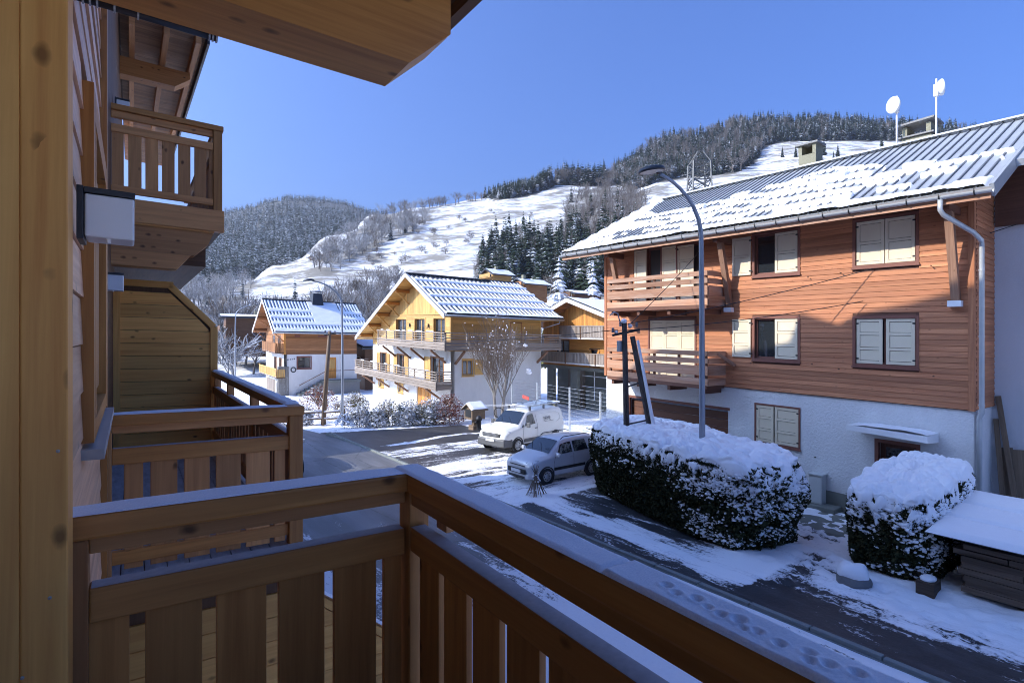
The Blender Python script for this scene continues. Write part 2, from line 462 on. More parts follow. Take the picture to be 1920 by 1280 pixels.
def m_ground():
    """asphalt with tracked snow; the attribute 'cover' is how much snow has been left where."""
    m = NM('snowy_ground'); p = m.pos()
    cov = m.n('Attribute', attribute_name='cover').outputs['Fac']
    dirr = m.n('Attribute', attribute_name='lane').outputs['Fac']
    nl = m.noise(m.mapping(p, (3.4, .55, 1)), 1.0, 8, .68, .5)          # streaks along the street
    nc = m.noise(m.mapping(p, (.6, 3.0, 1), (0, 0, .25)), 1.0, 8, .68, .5)  # streaks across, towards the parking
    nn = m.n('Mix', data_type='FLOAT'); m.l(dirr, nn.inputs[0]); m.l(nl, nn.inputs[2]); m.l(nc, nn.inputs[3])
    fine = m.noise(p, 14, 5, .7); big = m.noise(p, .45, 3, .5)
    f = m.math('MULTIPLY_ADD', m.math('SUBTRACT', nn.outputs[0], .5), 1.75, m.math('MULTIPLY', m.math('SUBTRACT', fine, .5), .75))
    f = m.math('MULTIPLY_ADD', m.math('SUBTRACT', big, .5), .7, f)
    f = m.math('ADD', f, m.math('SUBTRACT', cov, .5))
    mask = m.ramp(f, [(.0, 0.0), (.10, 1.0)])
    wet = m.noise(p, .8, 4, .6)
    asp = m.mix(m.noise(p, 60, 3, .7), (.030, .031, .034), (.062, .062, .064))
    asp = m.mix(m.ramp(wet, [(.4, 0.0), (.7, .6)]), asp, (.022, .023, .026))
    salt = m.ramp(m.noise(m.mapping(p, (2.0, .5, 1)), 1.2, 6, .7), [(.5, 0.0), (.8, .45)])
    asp = m.mix(salt, asp, (.17, .17, .18))
    thin = m.mix(m.ramp(f, [(.02, 0.0), (.3, 1.0)]), (.66, .66, .68), (.92, .92, .93))
    m.l(mask, m.b.inputs['Roughness'])
    hb = m.math('MULTIPLY_ADD', mask, 1.0, m.math('MULTIPLY', fine, .5))
    m.bump(hb, .55, .035)
    c = m.mix(mask, asp, thin)
    m.set(c, m.math('MULTIPLY_ADD', mask, .25, .45), 0, .35)
    return m.mat
M['ground'] = m_ground()
def m_road():
    m = NM('street_asphalt'); p = m.pos()
    a = m.mix(m.noise(p, 70, 3, .7), (.075, .078, .084), (.135, .138, .145))
    a = m.mix(m.ramp(m.noise(m.mapping(p, (1.6, .25, 1)), 1.0, 6, .65), [(.42, 0.0), (.75, .75)]), a, (.26, .265, .28))
    cr = m.n('TexVoronoi', feature='DISTANCE_TO_EDGE'); cr.inputs['Scale'].default_value = .28
    m.l(m.mapping(p, (1, .6, 1)), cr.inputs['Vector'])
    a = m.mix(m.ramp(m.math('ADD', cr.outputs['Distance'], m.math('MULTIPLY', m.noise(p, 3, 4), .03)), [(.014, .8), (.022, 0.0)]), a, (.02, .02, .022))
    cov = m.n('Attribute', attribute_name='cover').outputs['Fac']
    nl = m.noise(m.mapping(p, (3.0, .8, 1), (0, 0, .5)), 1.0, 8, .68, .6); fine = m.noise(p, 16, 5, .7)
    f = m.math('MULTIPLY_ADD', m.math('SUBTRACT', nl, .5), 1.7, m.math('MULTIPLY', m.math('SUBTRACT', fine, .5), .7))
    f = m.math('ADD', f, m.math('SUBTRACT', cov, .5))
    mask = m.ramp(f, [(.0, 0.0), (.10, 1.0)])
    m.bump(m.math('MULTIPLY_ADD', mask, 1.0, m.math('MULTIPLY', fine, .3)), .5, .03)
    c = m.mix(mask, a, m.mix(fine, (.80, .80, .82), (.92, .92, .93)))
    return m.set(c, m.math('MULTIPLY_ADD', mask, .2, .42), 0, .4)
M['road'] = m_road()
def m_hill(name, snow=.95, grass=(.185, .150, .085), sc=.035):
    m = NM(name); p = m.pos()
    n1 = m.noise(m.mapping(p, (1, 1, 3.2)), sc, 8, .68, .4); n2 = m.noise(m.mapping(p, (.5, .5, 5.0)), sc * 7, 6, .7)
    wood = m.n('Attribute', attribute_name='wood').outputs['Fac']
    f = m.math('ADD', m.math('MULTIPLY', n1, .7), m.math('MULTIPLY', n2, .5))
    g = m.ramp(m.math('ADD', f, m.math('MULTIPLY', wood, .22)), [(.52, 0.0), (.66, 1.0)])
    gc = m.mix(n2, grass, tuple(x * .45 for x in grass))
    c = m.mix(m.math('MULTIPLY', g, .85), (.88, .89, .91), gc)
    c = m.mix(m.math('MULTIPLY', wood, .75), c, (.06, .058, .05))
    m.bump(n2, .6, 1.0)
    return m.set(c, .8, 0, .1)
M['hill'] = m_hill('snowy_meadow')
M['hill_far'] = m_hill('far_forest_floor', .9, (.10, .10, .08), .02)
# ------------------------------------------------------------------ terrain
FWD = (.598, .8016); RGT = (.8016, -.598)
def from_bearing(a, f): return (f * (FWD[0] + a * RGT[0]), f * (FWD[1] + a * RGT[1]))
def to_bearing(x, y):
    f = FWD[0] * x + FWD[1] * y
    return ((RGT[0] * x + RGT[1] * y) / f if f > 1e-6 else 0.0), f
def ground_z(x, y):
    f = FWD[0] * x + FWD[1] * y
    return -.6 * sstep(24, 36, f)
# hillside surveyed by bearing: (distance, image row of the ground there)
NEAR_T = {
 -400: [(160, 600), (210, 560), (400, 500)], 200: [(150, 600), (210, 560), (330, 520), (420, 505)],
 330: [(150, 602), (200, 556), (260, 530), (330, 515)], 420: [(150, 600), (230, 560), (300, 537)],
 520: [(160, 600), (260, 545), (360, 495)], 620: [(170, 590), (280, 520), (420, 437)],
 700: [(180, 585), (300, 505), (480, 402)], 780: [(190, 575), (320, 480), (500, 388)],
 890: [(200, 560), (330, 460), (520, 372)], 960: [(200, 550), (340, 440), (530, 352)],
 1060: [(200, 540), (340, 425), (540, 341)], 1145: [(190, 520), (330, 410), (540, 345), (620, 318)],
 1250: [(190, 505), (330, 390), (500, 325), (660, 262)], 1400: [(190, 490), (330, 370), (430, 322), (520, 300), (700, 228)],
 1560: [(190, 480), (330, 365), (420, 310), (450, 291), (560, 265), (700, 229)],
 1700: [(190, 480), (330, 370), (420, 310), (450, 291), (560, 266), (700, 238)],
 1850: [(200, 480), (420, 330), (560, 280), (700, 250)], 2300: [(200, 480), (420, 350), (560, 300), (700, 285)]}
FAR_T = {-400: [(420, 600), (1250, 420)], 150: [(420, 560), (1250, 402)], 300: [(420, 545), (1250, 399)], 415: [(420, 530), (1250, 397)],
 470: [(430, 520), (1300, 391)], 500: [(430, 520), (1300, 381)], 540: [(450, 510), (1300, 372)], 600: [(460, 510), (1300, 374)], 640: [(470, 510), (1300, 382)],
 700: [(480, 510), (1300, 399)], 800: [(480, 520), (1300, 432)], 1000: [(480, 540), (1300, 500)]}
def table(T, f0, z0, fs):
    ks = sorted(T); out = []
    for k in ks:
        ff = [10.0, f0] + [p[0] for p in T[k]]; zz = [z0, z0] + [EYE + (640 - p[1]) / 1020 * p[0] for p in T[k]]
        z = np.interp(fs, ff, zz)
        over = np.clip(fs - ff[-1], 0, None)
        out.append(z - over * .10)
    return np.array([(k - 960) / 1020 for k in ks]), np.array(out)
FS = np.concatenate([np.linspace(10, 120, 111), np.linspace(122, 800, 340)])
NA, NZ = table(NEAR_T, 86, -.9, FS)
FF = np.linspace(300, 1700, 400)
FA, FZ = table(FAR_T, 330, 0.0, FF)
def tz(A, Z, F, a, f):
    i = int(np.clip(np.searchsorted(A, a) - 1, 0, len(A) - 2))
    t = min(1.0, max(0.0, (a - A[i]) / (A[i + 1] - A[i]))); t = t * t * (3 - 2 * t)
    return float(np.interp(f, F, Z[i]) * (1 - t) + np.interp(f, F, Z[i + 1]) * t)
def fbm(x, y, s):
    return mnoise.noise((x / s, y / s, 3.1)) + .5 * mnoise.noise((x / s * 2.1, y / s * 2.1, 7.7)) + .25 * mnoise.noise((x / s * 4.3, y / s * 4.3, 1.7))
def hill_z(x, y):
    a, f = to_bearing(x, y)
    return tz(NA, NZ, FS, a, f) + fbm(x, y, 45) * 1.6 * sstep(90, 200, f)
def far_z(x, y):
    a, f = to_bearing(x, y)
    return tz(FA, FZ, FF, a, f) + fbm(x, y, 140) * 7 * sstep(450, 700, f)
def on_hill(px, row, far=False):
    """ground point of the hillside seen at that bearing and row."""
    A, Z, F = (FA, FZ, FF) if far else (NA, NZ, FS)
    a = (px - 960) / 1020
    best = None
    for f in (np.linspace(430, 1340, 180) if far else np.linspace(88, 700, 200)):
        z = tz(A, Z, F, a, f); r = 640 - 1020 * (z - EYE) / f
        if r <= row: best = f; break
    if best is None: return None
    x, y = from_bearing(a, best)
    return (x, y, far_z(x, y) if far else hill_z(x, y), best)
def inside(poly, x, y):
    c = False; j = len(poly) - 1
    for i in range(len(poly)):
        if (poly[i][1] > y) != (poly[j][1] > y) and x < (poly[j][0] - poly[i][0]) * (y - poly[i][1]) / (poly[j][1] - poly[i][1]) + poly[i][0]: c = not c
        j = i
    return c
W_RIGHT = [(1145, 346), (1150, 318), (1210, 280), (1300, 246), (1400, 231), (1480, 229), (1600, 231), (1720, 239), (1850, 251), (1850, 268), (1700, 264), (1600, 265), (1480, 265), (1430, 276), (1420, 302), (1380, 325), (1300, 332), (1230, 342), (1190, 356)]
W_CLUMP = [(905, 371), (1000, 346), (1030, 342), (1036, 352), (985, 370), (940, 375)]
W_CREST = [(1036, 341), (1140, 341), (1142, 350), (1040, 347)]
W_MIX = [(1060, 380), (1120, 348), (1200, 356), (1215, 380), (1200, 430), (1130, 450), (1060, 440)]
W_LOW = [(890, 500), (930, 452), (1020, 440), (1140, 440), (1190, 430), (1200, 500), (1130, 560), (1000, 560), (900, 555)]
W_BARE = [(700, 404), (800, 392), (815, 418), (760, 446), (680, 480), (620, 515), (575, 520), (590, 480), (660, 440)]
W_BAND = [(395, 665), (410, 628), (520, 606), (600, 598), (640, 556), (740, 536), (770, 565), (720, 650)]
W_LEFT = [(330, 575), (350, 560), (430, 530), (470, 512), (480, 540), (440, 565), (400, 590)]

def grid_mesh(name, P, mats, attrs=None, kind='structure'):
    """P: (n, m, 3) array of points."""
    n, m = P.shape[:2]
    me = bpy.data.meshes.new(name)
    idx = np.arange(n * m).reshape(n, m)
    F = np.stack([idx[:-1, :-1], idx[:-1, 1:], idx[1:, 1:], idx[1:, :-1]], -1).reshape(-1, 4)
    fill(me, P.reshape(-1, 3), F)
    if attrs:
        for k, v in attrs.items():
            at = me.attributes.new(k, 'FLOAT', 'POINT'); at.data.foreach_set('value', np.asarray(v, dtype=np.float32).ravel())
    me.materials.append(mats)
    me.polygons.foreach_set('use_smooth', np.ones(len(F), dtype=bool))
    o = bpy.data.objects.new(name, me); COL.objects.link(o)
    if kind: o['kind'] = kind
    return o
def fill(me, V, F):
    V = np.asarray(V, dtype=np.float32); F = np.asarray(F, dtype=np.int32); k = F.shape[1]
    me.vertices.add(len(V)); me.vertices.foreach_set('co', V.ravel())
    me.loops.add(F.size); me.loops.foreach_set('vertex_index', F.ravel())
    me.polygons.add(len(F)); me.polygons.foreach_set('loop_start', np.arange(0, F.size, k, dtype=np.int32))
    try: me.polygons.foreach_set('loop_total', np.full(len(F), k, dtype=np.int32))
    except Exception: pass
    me.update(calc_edges=True); me.validate()

def build_terrain():
    aa = np.concatenate([np.linspace(-2.2, -1.0, 20)[:-1], np.linspace(-1.0, 1.15, 300), np.linspace(1.15, 2.2, 16)[1:]])
    ff = np.concatenate([np.geomspace(40, 780, 190)])
    P = np.zeros((len(ff), len(aa), 3)); wood = np.zeros((len(ff), len(aa)))
    for i, f in enumerate(ff):
        for j, a in enumerate(aa):
            x, y = from_bearing(a, f); z = hill_z(x, y)
            P[i, j] = (x, y, z - .25 * (1 - sstep(66, 90, f)))
            row = 640 - 1020 * (z - EYE) / f; px = 960 + 1020 * a
            w = 0.0
            for poly, k in ((W_RIGHT, 1), (W_CLUMP, 1), (W_CREST, 1), (W_MIX, .35), (W_LOW, .8), (W_BARE, .22), (W_BAND, .2), (W_LEFT, .2)):
                if inside(poly, px, row): w = max(w, k)
            wood[i, j] = w
    grid_mesh('hillside', P, M['hill'], {'wood': wood})
    aa = np.linspace(-1.4, .3, 120); ff = np.geomspace(330, 1650, 90)
    P = np.zeros((len(ff), len(aa), 3)); wood = np.ones((len(ff), len(aa)))
    for i, f in enumerate(ff):
        for j, a in enumerate(aa):
            x, y = from_bearing(a, f); P[i, j] = (x, y, far_z(x, y))
            if f < 520: wood[i, j] = .15
    grid_mesh('far_hill', P, M['hill_far'], {'wood': wood * .9})
build_terrain()

def nz0(x, y): return mnoise.noise((x, y, .5))
def g1(x, c, w): return math.exp(-((x - c) / w) ** 2)
def ground_cover(x, y):
    """how much snow lies there (0 bare asphalt .. 1 deep snow) and how far tracks run across."""
    if x < 9.0: return (.95, 0.0)
    if y > 29.2: return (.95, 0.0)
    if x > 17.5 and y > 12: return (.80, .6)
    if y < 5.6:
        c = lerp(.34, 1.0, sstep(9.7, 11.3, x + .3 * fbm(x, y, 1.6)))
        c -= .34 * g1(x, 11.3, .55) * g1(y, 5.45, .5) + .25 * g1(x - .9 * y, 7.4, .35) * sstep(10.6, 11.4, x)
        return (c, 0.0)
    if y < 12.2:
        c = .44 + .42 * g1(x, 9.95 + .05 * (y - 8), .45) - .12 * g1(x, 9.3, .25)
        c = lerp(c, .34, sstep(10.5, 11.2, x - .18 * (y - 6)))
        c = lerp(c, .95, (1 - sstep(5.8, 7.4, y - .35 * (x - 10))) * sstep(9.6, 10.6, x))
        if x > 13.0: c = lerp(c, .85, 1 - sstep(5.6, 8.0, y))
        return (c, 0.0)
    if y < 16.2:
        c = .70 + .2 * g1(x, 10.3, .7) * g1(y, 12.4, 1.0) - .28 * g1(y - .15 * x, 12.9, .7) * sstep(10.5, 12.5, x)
        return (c, .9)
    if y < 21.5:
        c = .58 + .2 * g1(y + .2 * x, 19.4, .7) - .25 * g1(y + .12 * x, 20.6, .5)
        return (c, 1.0)
    c = .16 + .75 * g1(y - .22 * x, 20.5 + .25 * math.sin(x), .28) * sstep(9.4, 10.5, x)
    c += .8 * sstep(28.3, 29.2, y)
    return (c, .8)
def road_cover(x, y):
    c = lerp(.90, .40, sstep(5.5, 10.5, y + 1.2 * fbm(x, y, 3)))
    c = lerp(c, .10, sstep(11.5, 15.5, y))
    c += .5 * g1(x, 3.0, .55) * sstep(4, 9, y) * (1 - sstep(24, 30, y)) + .22 * sstep(26, 31, y)
    if y < 9: c -= .16 * max(0.0, math.sin(x * 5.2 + .6 * math.sin(y * .7))) * sstep(6.5, 8.5, x)
    return c
def build_ground():
    xs = np.concatenate([np.linspace(-40, -7, 8), np.linspace(-6, 9, 44)[:-1], np.arange(9, 16, .075), np.arange(16, 19, .13), np.arange(19, 27, .35), np.linspace(28, 75, 30)])
    ys = np.concatenate([np.linspace(-40, -5, 10), np.arange(-4.5, 1.5, .13), np.arange(1.5, 9, .075), np.arange(9, 31, .13), np.arange(31, 48, .5), np.linspace(49, 84, 30)])
    P = np.zeros((len(ys), len(xs), 3)); cv = np.zeros(P.shape[:2]); ln = np.zeros(P.shape[:2])
    pr = random.Random(8); pits = []
    for k in range(150):
        q = pr.random(); pits.append((lerp(10.2, 15.2, q) + pr.gauss(0, .12), lerp(5.0, 6.6, q ** 1.3) + pr.gauss(0, .30), pr.uniform(.08, .14), pr.uniform(.02, .05)))
    for k in range(70): pits.append((pr.uniform(10.2, 12.2), pr.uniform(1.5, 4.6), pr.uniform(.08, .15), pr.uniform(.015, .04)))
    for j, y in enumerate(ys):
        near = [p_ for p_ in pits if abs(p_[1] - y) < .5]
        for i, x in enumerate(xs):
            c, l = ground_cover(x, y); cv[j, i] = c; ln[j, i] = l
            z = ground_z(x, y) - .012
            if x > 8.8: z += .028 * sstep(.5, .8, c) * (nz0(x * 2.2, y * 2.2) + .6 * nz0(x * 5, y * 5)) + .05 * max(0.0, c - .35) * (.6 + fbm(x, y, .55)) + .02 * fbm(x * 1.0, y * .35, .8) * c
            if near and 9 < x < 16:
                for px_, py_, pr_, pd_ in near:
                    q = ((x - px_) ** 2 + (y - py_) ** 2) / pr_ ** 2
                    if q < 6: z += pd_ * (-math.exp(-q) + .35 * math.exp(-(math.sqrt(q) - 1.5) ** 2 / .2)); cv[j, i] -= .10 * math.exp(-q)
            if 9.3 < x < 16 and c > .75: z += .06 * max(0.0, nz0(x * 1.3, y * .8) + .1)
            P[j, i] = (x, y, z)
    grid_mesh('ground', P, M['ground'], {'cover': cv, 'lane': ln})
    xs = np.linspace(2.6, 8.9, 46); ys = np.concatenate([np.arange(-8, 20, .2), np.arange(20, 52, .6)])
    P = np.zeros((len(ys), len(xs), 3)); cv = np.zeros(P.shape[:2])
    for j, y in enumerate(ys):
        for i, x in enumerate(xs):
            cv[j, i] = road_cover(x, y)
            P[j, i] = (x, y, ground_z(x, y) + .008 + .03 * max(0, cv[j, i] - .4) * (.5 + fbm(x, y, .8)))
    grid_mesh('street', P, M['road'], {'cover': cv})
    k = MB(); k.box(8.88, 9.06, -6, 27.6, -.3, .018)
    kerb = k.part('kerb', M['kerb'], None, kind='structure')
    y = -5.0
    while y < 27:
        b = MB(); d = R.uniform(-.006, .006)
        b.hexa([(8.9 + d, y + .012, -.1), (9.05 + d, y + .012, -.1), (9.05 + d, y + 1.0, -.1), (8.9 + d, y + 1.0, -.1),
                (8.92 + d, y + .012, .075 + d), (9.04 + d, y + .012, .065 + d), (9.04 + d, y + 1.0, .065 + d), (8.92 + d, y + 1.0, .075 + d)])
        b.part('kerb_stone', M['kerb'], kerb, bevel=.01)
        y += 1.01
build_ground()

# ------------------------------------------------------------------ trees
def arr(V, F):
    return np.array(V, dtype=np.float32), np.array(F, dtype=np.int32)
def spruce_mesh(rng, tiers, per, spray=1, lean=.0):
    """unit height spruce: whorls of drooping branches round a tapering stem."""
    V, F = [], []
    for k in range(tiers):
        t = (k + rng.uniform(-.3, .3)) / tiers; t = min(.985, max(0.0, t)); z = .07 + .92 * t
        rad = .185 * (1 - t) ** .82 * rng.uniform(.8, 1.15) + .008
        n = max(4, int(per * (1 - .45 * t)))
        a0 = rng.uniform(0, 6.28)
        for i in range(n):
            a = a0 + 6.283 * i / n + rng.uniform(-.25, .25); rr = rad * rng.uniform(.62, 1.15)
            ca, sa = math.cos(a), math.sin(a); dz = -rr * rng.uniform(.3, .62)
            for q in range(spray):
                s0 = q / spray * .75; s1 = 1.0 if spray == 1 else min(1.0, s0 + .5)
                w = rr * (.30 if spray == 1 else .24) * rng.uniform(.7, 1.3) * (1.15 - .5 * s0)
                zi = z + dz * s0 ** 1.3; zt = z + dz * s1 ** 1.1 - .012 * rng.random()
                xi, xt = rr * s0, rr * s1; xm = xi + (xt - xi) * .55; zm = (zi + zt) / 2
                b = len(V); dr = -.35 * w
                V += [(ca * xi, sa * xi, zi + .012), (ca * xm - sa * w, sa * xm + ca * w, zm + dr), (ca * xt, sa * xt, zt), (ca * xm + sa * w, sa * xm - ca * w, zm + dr)]
                F += [(b, b + 2, b + 1), (b, b + 3, b + 2)]
    b = len(V); V += [(.012, 0, .985), (-.012, .008, .985), (0, -.012, .985), (0, 0, 1.03)]; F += [(b, b + 1, b + 3), (b + 1, b + 2, b + 3), (b + 2, b, b + 3)]
    return arr(V, F)
def bare_segments(rng, depth, kids, up=.55, spread=.75, l0=.30, shrink=.72):
    S = []
    def grow(p, d, l, r, k):
        n = 2 if k > 1 else 1; q = p
        for _ in range(n):
            d2 = vnorm(vadd(d, (rng.uniform(-.14, .14), rng.uniform(-.14, .14), rng.uniform(-.04, .10))))
            e = vadd(q, vmul(d2, l / n)); S.append((q, e, r, r * .8)); q = e; d = d2; r *= .82
        if k <= 0: return
        m = kids if k < depth else kids + 2
        for i in range(m):
            t = rng.uniform(.35, 1.0); base = vlerp(p, q, t)
            a = 6.283 * (i + rng.random() * .7) / m
            ref = (1, 0, 0) if abs(d[2]) > .7 else (0, 0, 1)
            u = vnorm(vcross(d, ref)); w = vcross(d, u); s = spread * rng.uniform(.6, 1.2)
            nd = vnorm(vadd(vadd(vmul(d, 1.0), vadd(vmul(u, s * math.cos(a)), vmul(w, s * math.sin(a)))), (0, 0, up * .5)))
            grow(base, nd, l * shrink * rng.uniform(.7, 1.15), r * .62, k - 1)
        grow(q, d, l * shrink, r * .75, k - 1)
    grow((0, 0, 0), (0, 0, 1), l0, .018, depth)
    return S
def seg_mesh(S, sides=3, rmin=.0):
    V, F = [], []
    for p, q, r0, r1 in S:
        d = vnorm(vsub(q, p)); ref = (0, 0, 1) if abs(d[2]) < .9 else (1, 0, 0)
        u = vnorm(vcross(d, ref)); w = vcross(d, u); b = len(V); r0 = max(r0, rmin); r1 = max(r1, rmin * .7)
        n = sides if r0 > rmin * 2.5 or sides == 3 else 3
        for c, r in ((p, r0), (q, r1)):
            for i in range(n):
                t = 6.283 * i / n; V.append(vadd(c, vadd(vmul(u, r * math.cos(t)), vmul(w, r * math.sin(t)))))
        for i in range(n):
            j = (i + 1) % n; F += [(b + i, b + j, b + n + j), (b + i, b + n + j, b + n + i)]
    return arr(V, F)
def scale_unit(V):
    h = V[:, 2].max(); return V / h
TR = random.Random(5)
P_SPR_FAR = [spruce_mesh(TR, 7, 7) for _ in range(4)]
P_SPR_MID = [spruce_mesh(TR, 13, 9) for _ in range(4)]
P_SPR_NEAR = [spruce_mesh(TR, 24, 13, 3) for _ in range(3)]
def bare_proto(depth, kids, rmin, **kw):
    V, F = seg_mesh(bare_segments(TR, depth, kids, **kw), 3, rmin); return scale_unit(V), F
P_BARE_FAR = [bare_proto(3, 3, .0035) for _ in range(5)]
P_BARE_BUSH = [bare_proto(3, 4, .005, up=.2, spread=1.0, l0=.22, shrink=.8) for _ in range(3)]
def forest(name, placements, mats, label, cat, group=None, kind='stuff'):
    """placements: (proto, (x, y, z), height, width factor, material slot)."""
    Vs, Fs, Rs, Ms = [], [], [], []; n = 0
    for (pv, pf), loc, h, w, mi in placements:
        a = TR.uniform(0, 6.283); c, s = math.cos(a) * h * w, math.sin(a) * h * w
        v = np.empty_like(pv)
        v[:, 0] = pv[:, 0] * c - pv[:, 1] * s + loc[0]; v[:, 1] = pv[:, 0] * s + pv[:, 1] * c + loc[1]; v[:, 2] = pv[:, 2] * h + loc[2] - .2
        Vs.append(v); Fs.append(pf + n); n += len(pv)
        base = TR.random()
        Rs.append(np.clip(base * .6 + np.random.RandomState(TR.randrange(99999)).rand(len(pf)) * .4, 0, 1)); Ms.append(np.full(len(pf), mi))
    me = bpy.data.meshes.new(name); fill(me, np.concatenate(Vs), np.concatenate(Fs))
    at = me.attributes.new('rnd', 'FLOAT', 'FACE'); at.data.foreach_set('value', np.concatenate(Rs).astype(np.float32)[:len(me.polygons)])
    for m in mats: me.materials.append(m)
    me.polygons.foreach_set('material_index', np.concatenate(Ms).astype(np.int32)[:len(me.polygons)])
    o = bpy.data.objects.new(name, me); COL.objects.link(o)
    return tag(o, label, cat, group, kind)
def scatter(poly, n, far=False):
    xs = [p[0] for p in poly]; ys = [p[1] for p in poly]; out = []; tries = 0
    while len(out) < n and tries < n * 30:
        tries += 1
        px, row = TR.uniform(min(xs), max(xs)), TR.uniform(min(ys), max(ys))
        if inside(poly, px, row):
            p = on_hill(px, row, far)
            if p: out.append((px, row, p))
    return out
def build_forests():
    L = []
    for px, row, p in scatter([(290, 560), (290, 402), (415, 398), (470, 391), (500, 382), (540, 373), (600, 375), (640, 383), (700, 399), (740, 408), (700, 440), (600, 480), (500, 520), (420, 545), (360, 560)], 4200, True):
        L.append((TR.choice(P_SPR_FAR), p[:3], TR.uniform(11, 18), TR.uniform(1.0, 1.4), 0 if TR.random() < .55 else 1))
    for k in range(420):
        px = TR.uniform(290, 720); a = (px - 960) / 1020; f = TR.uniform(1230, 1300); x, y = from_bearing(a, f)
        L.append((TR.choice(P_SPR_FAR), (x, y, far_z(x, y)), TR.uniform(10, 18), 1.3, 1))
    forest('far_forest', L, [M['spruce_frost'], M['spruce_far']], 'frosted spruce forest covering the far rounded hill on the left', 'forest')
    L = []
    for px, row, p in scatter(W_RIGHT, 2300):
        b = TR.random() < (.20 if px < 1420 else .06)
        if b: L.append((TR.choice(P_BARE_FAR), p[:3], TR.uniform(10, 17), 1.15, 2))
        else: L.append((TR.choice(P_SPR_MID), p[:3], TR.uniform(11, 19), TR.uniform(.95, 1.3), 0 if TR.random() < .85 else 1))
    forest('ridge_forest', L, [M['spruce_far'], M['spruce_frost'], M['twig_far']], 'dense dark spruce forest along the high ridge behind the brown chalet', 'forest')
    L = []
    for px, row, p in scatter(W_CLUMP, 420): L.append((TR.choice(P_SPR_MID), p[:3], TR.uniform(9, 13) + 8 * sstep(990, 1030, px), 1.2, 0))
    for px, row, p in scatter(W_CREST, 130):
        if TR.random() < .6: L.append((TR.choice(P_SPR_MID), p[:3], TR.uniform(12, 24), 1.2, 0))
        else: L.append((TR.choice(P_BARE_FAR), p[:3], TR.uniform(11, 18), 1.2, 1))
    forest('spruce_wood', L, [M['spruce_far'], M['twig_far']], 'dark green spruce wood on the crest above the big white meadow', 'forest')
    L = []
    for px, row, p in scatter(W_MIX, 110):
        if TR.random() < .12: L.append((TR.choice(P_SPR_MID), p[:3], TR.uniform(14, 20), .9, 0))
        else: L.append((TR.choice(P_BARE_FAR), p[:3], TR.uniform(9, 14), 1.35, 1))
    for px, row, p in scatter(W_LOW, 260):
        if TR.random() < .72: L.append((TR.choice(P_SPR_MID), p[:3], TR.uniform(12, 18), 1.25, 0))
        else: L.append((TR.choice(P_BARE_FAR), p[:3], TR.uniform(8, 13), 1.2, 1))
    forest('mixed_wood', L, [M['spruce_far'], M['twig_far']], 'mixed wood of bare trees and dark spruces below the meadow, behind the golden chalet', 'forest')
    L = []
    for px, row, p in scatter(W_BARE, 150): L.append((TR.choice(P_BARE_FAR), p[:3], TR.uniform(8, 13), 1.4, 1 if TR.random() < .8 else 0))
    for px, row, p in scatter([(720, 398), (790, 388), (930, 366), (935, 372), (800, 394), (725, 404)], 34): L.append((TR.choice(P_BARE_FAR), p[:3], TR.uniform(6, 12), 1.3, 0))
    for px, row, p in scatter([(640, 470), (840, 400), (1040, 400), (1010, 440), (880, 470), (700, 520)], 46): L.append((TR.choice(P_BARE_BUSH), p[:3], TR.uniform(2.5, 6), 1.3, 0))
    forest('hillside_wood', L, [M['twig_far'], M['twig_frost']], 'grey leafless trees scattered over the snowy hillside left of centre', 'forest')
    L = []
    for px, row, p in scatter(W_BAND, 210): L.append((TR.choice(P_BARE_FAR), p[:3], TR.uniform(7, 11), 1.25, 1 if TR.random() < .5 else 0))
    for px, row, p in scatter(W_LEFT, 34): L.append((TR.choice(P_BARE_FAR), p[:3], TR.uniform(7, 12), 1.4, 1))
    for k in range(120):
        px = TR.uniform(385, 800); f = TR.uniform(84, 130); x, y = from_bearing((px - 960) / 1020, f)
        L.append((TR.choice(P_BARE_FAR + P_BARE_BUSH), (x, y, hill_z(x, y)), TR.uniform(5, 9), 1.25, 1 if TR.random() < .6 else 0))
    forest('valley_thicket', L, [M['twig_far'], M['twig_frost']], 'frosted bare thicket at the foot of the hill behind the left chalet', 'forest')
build_forests()

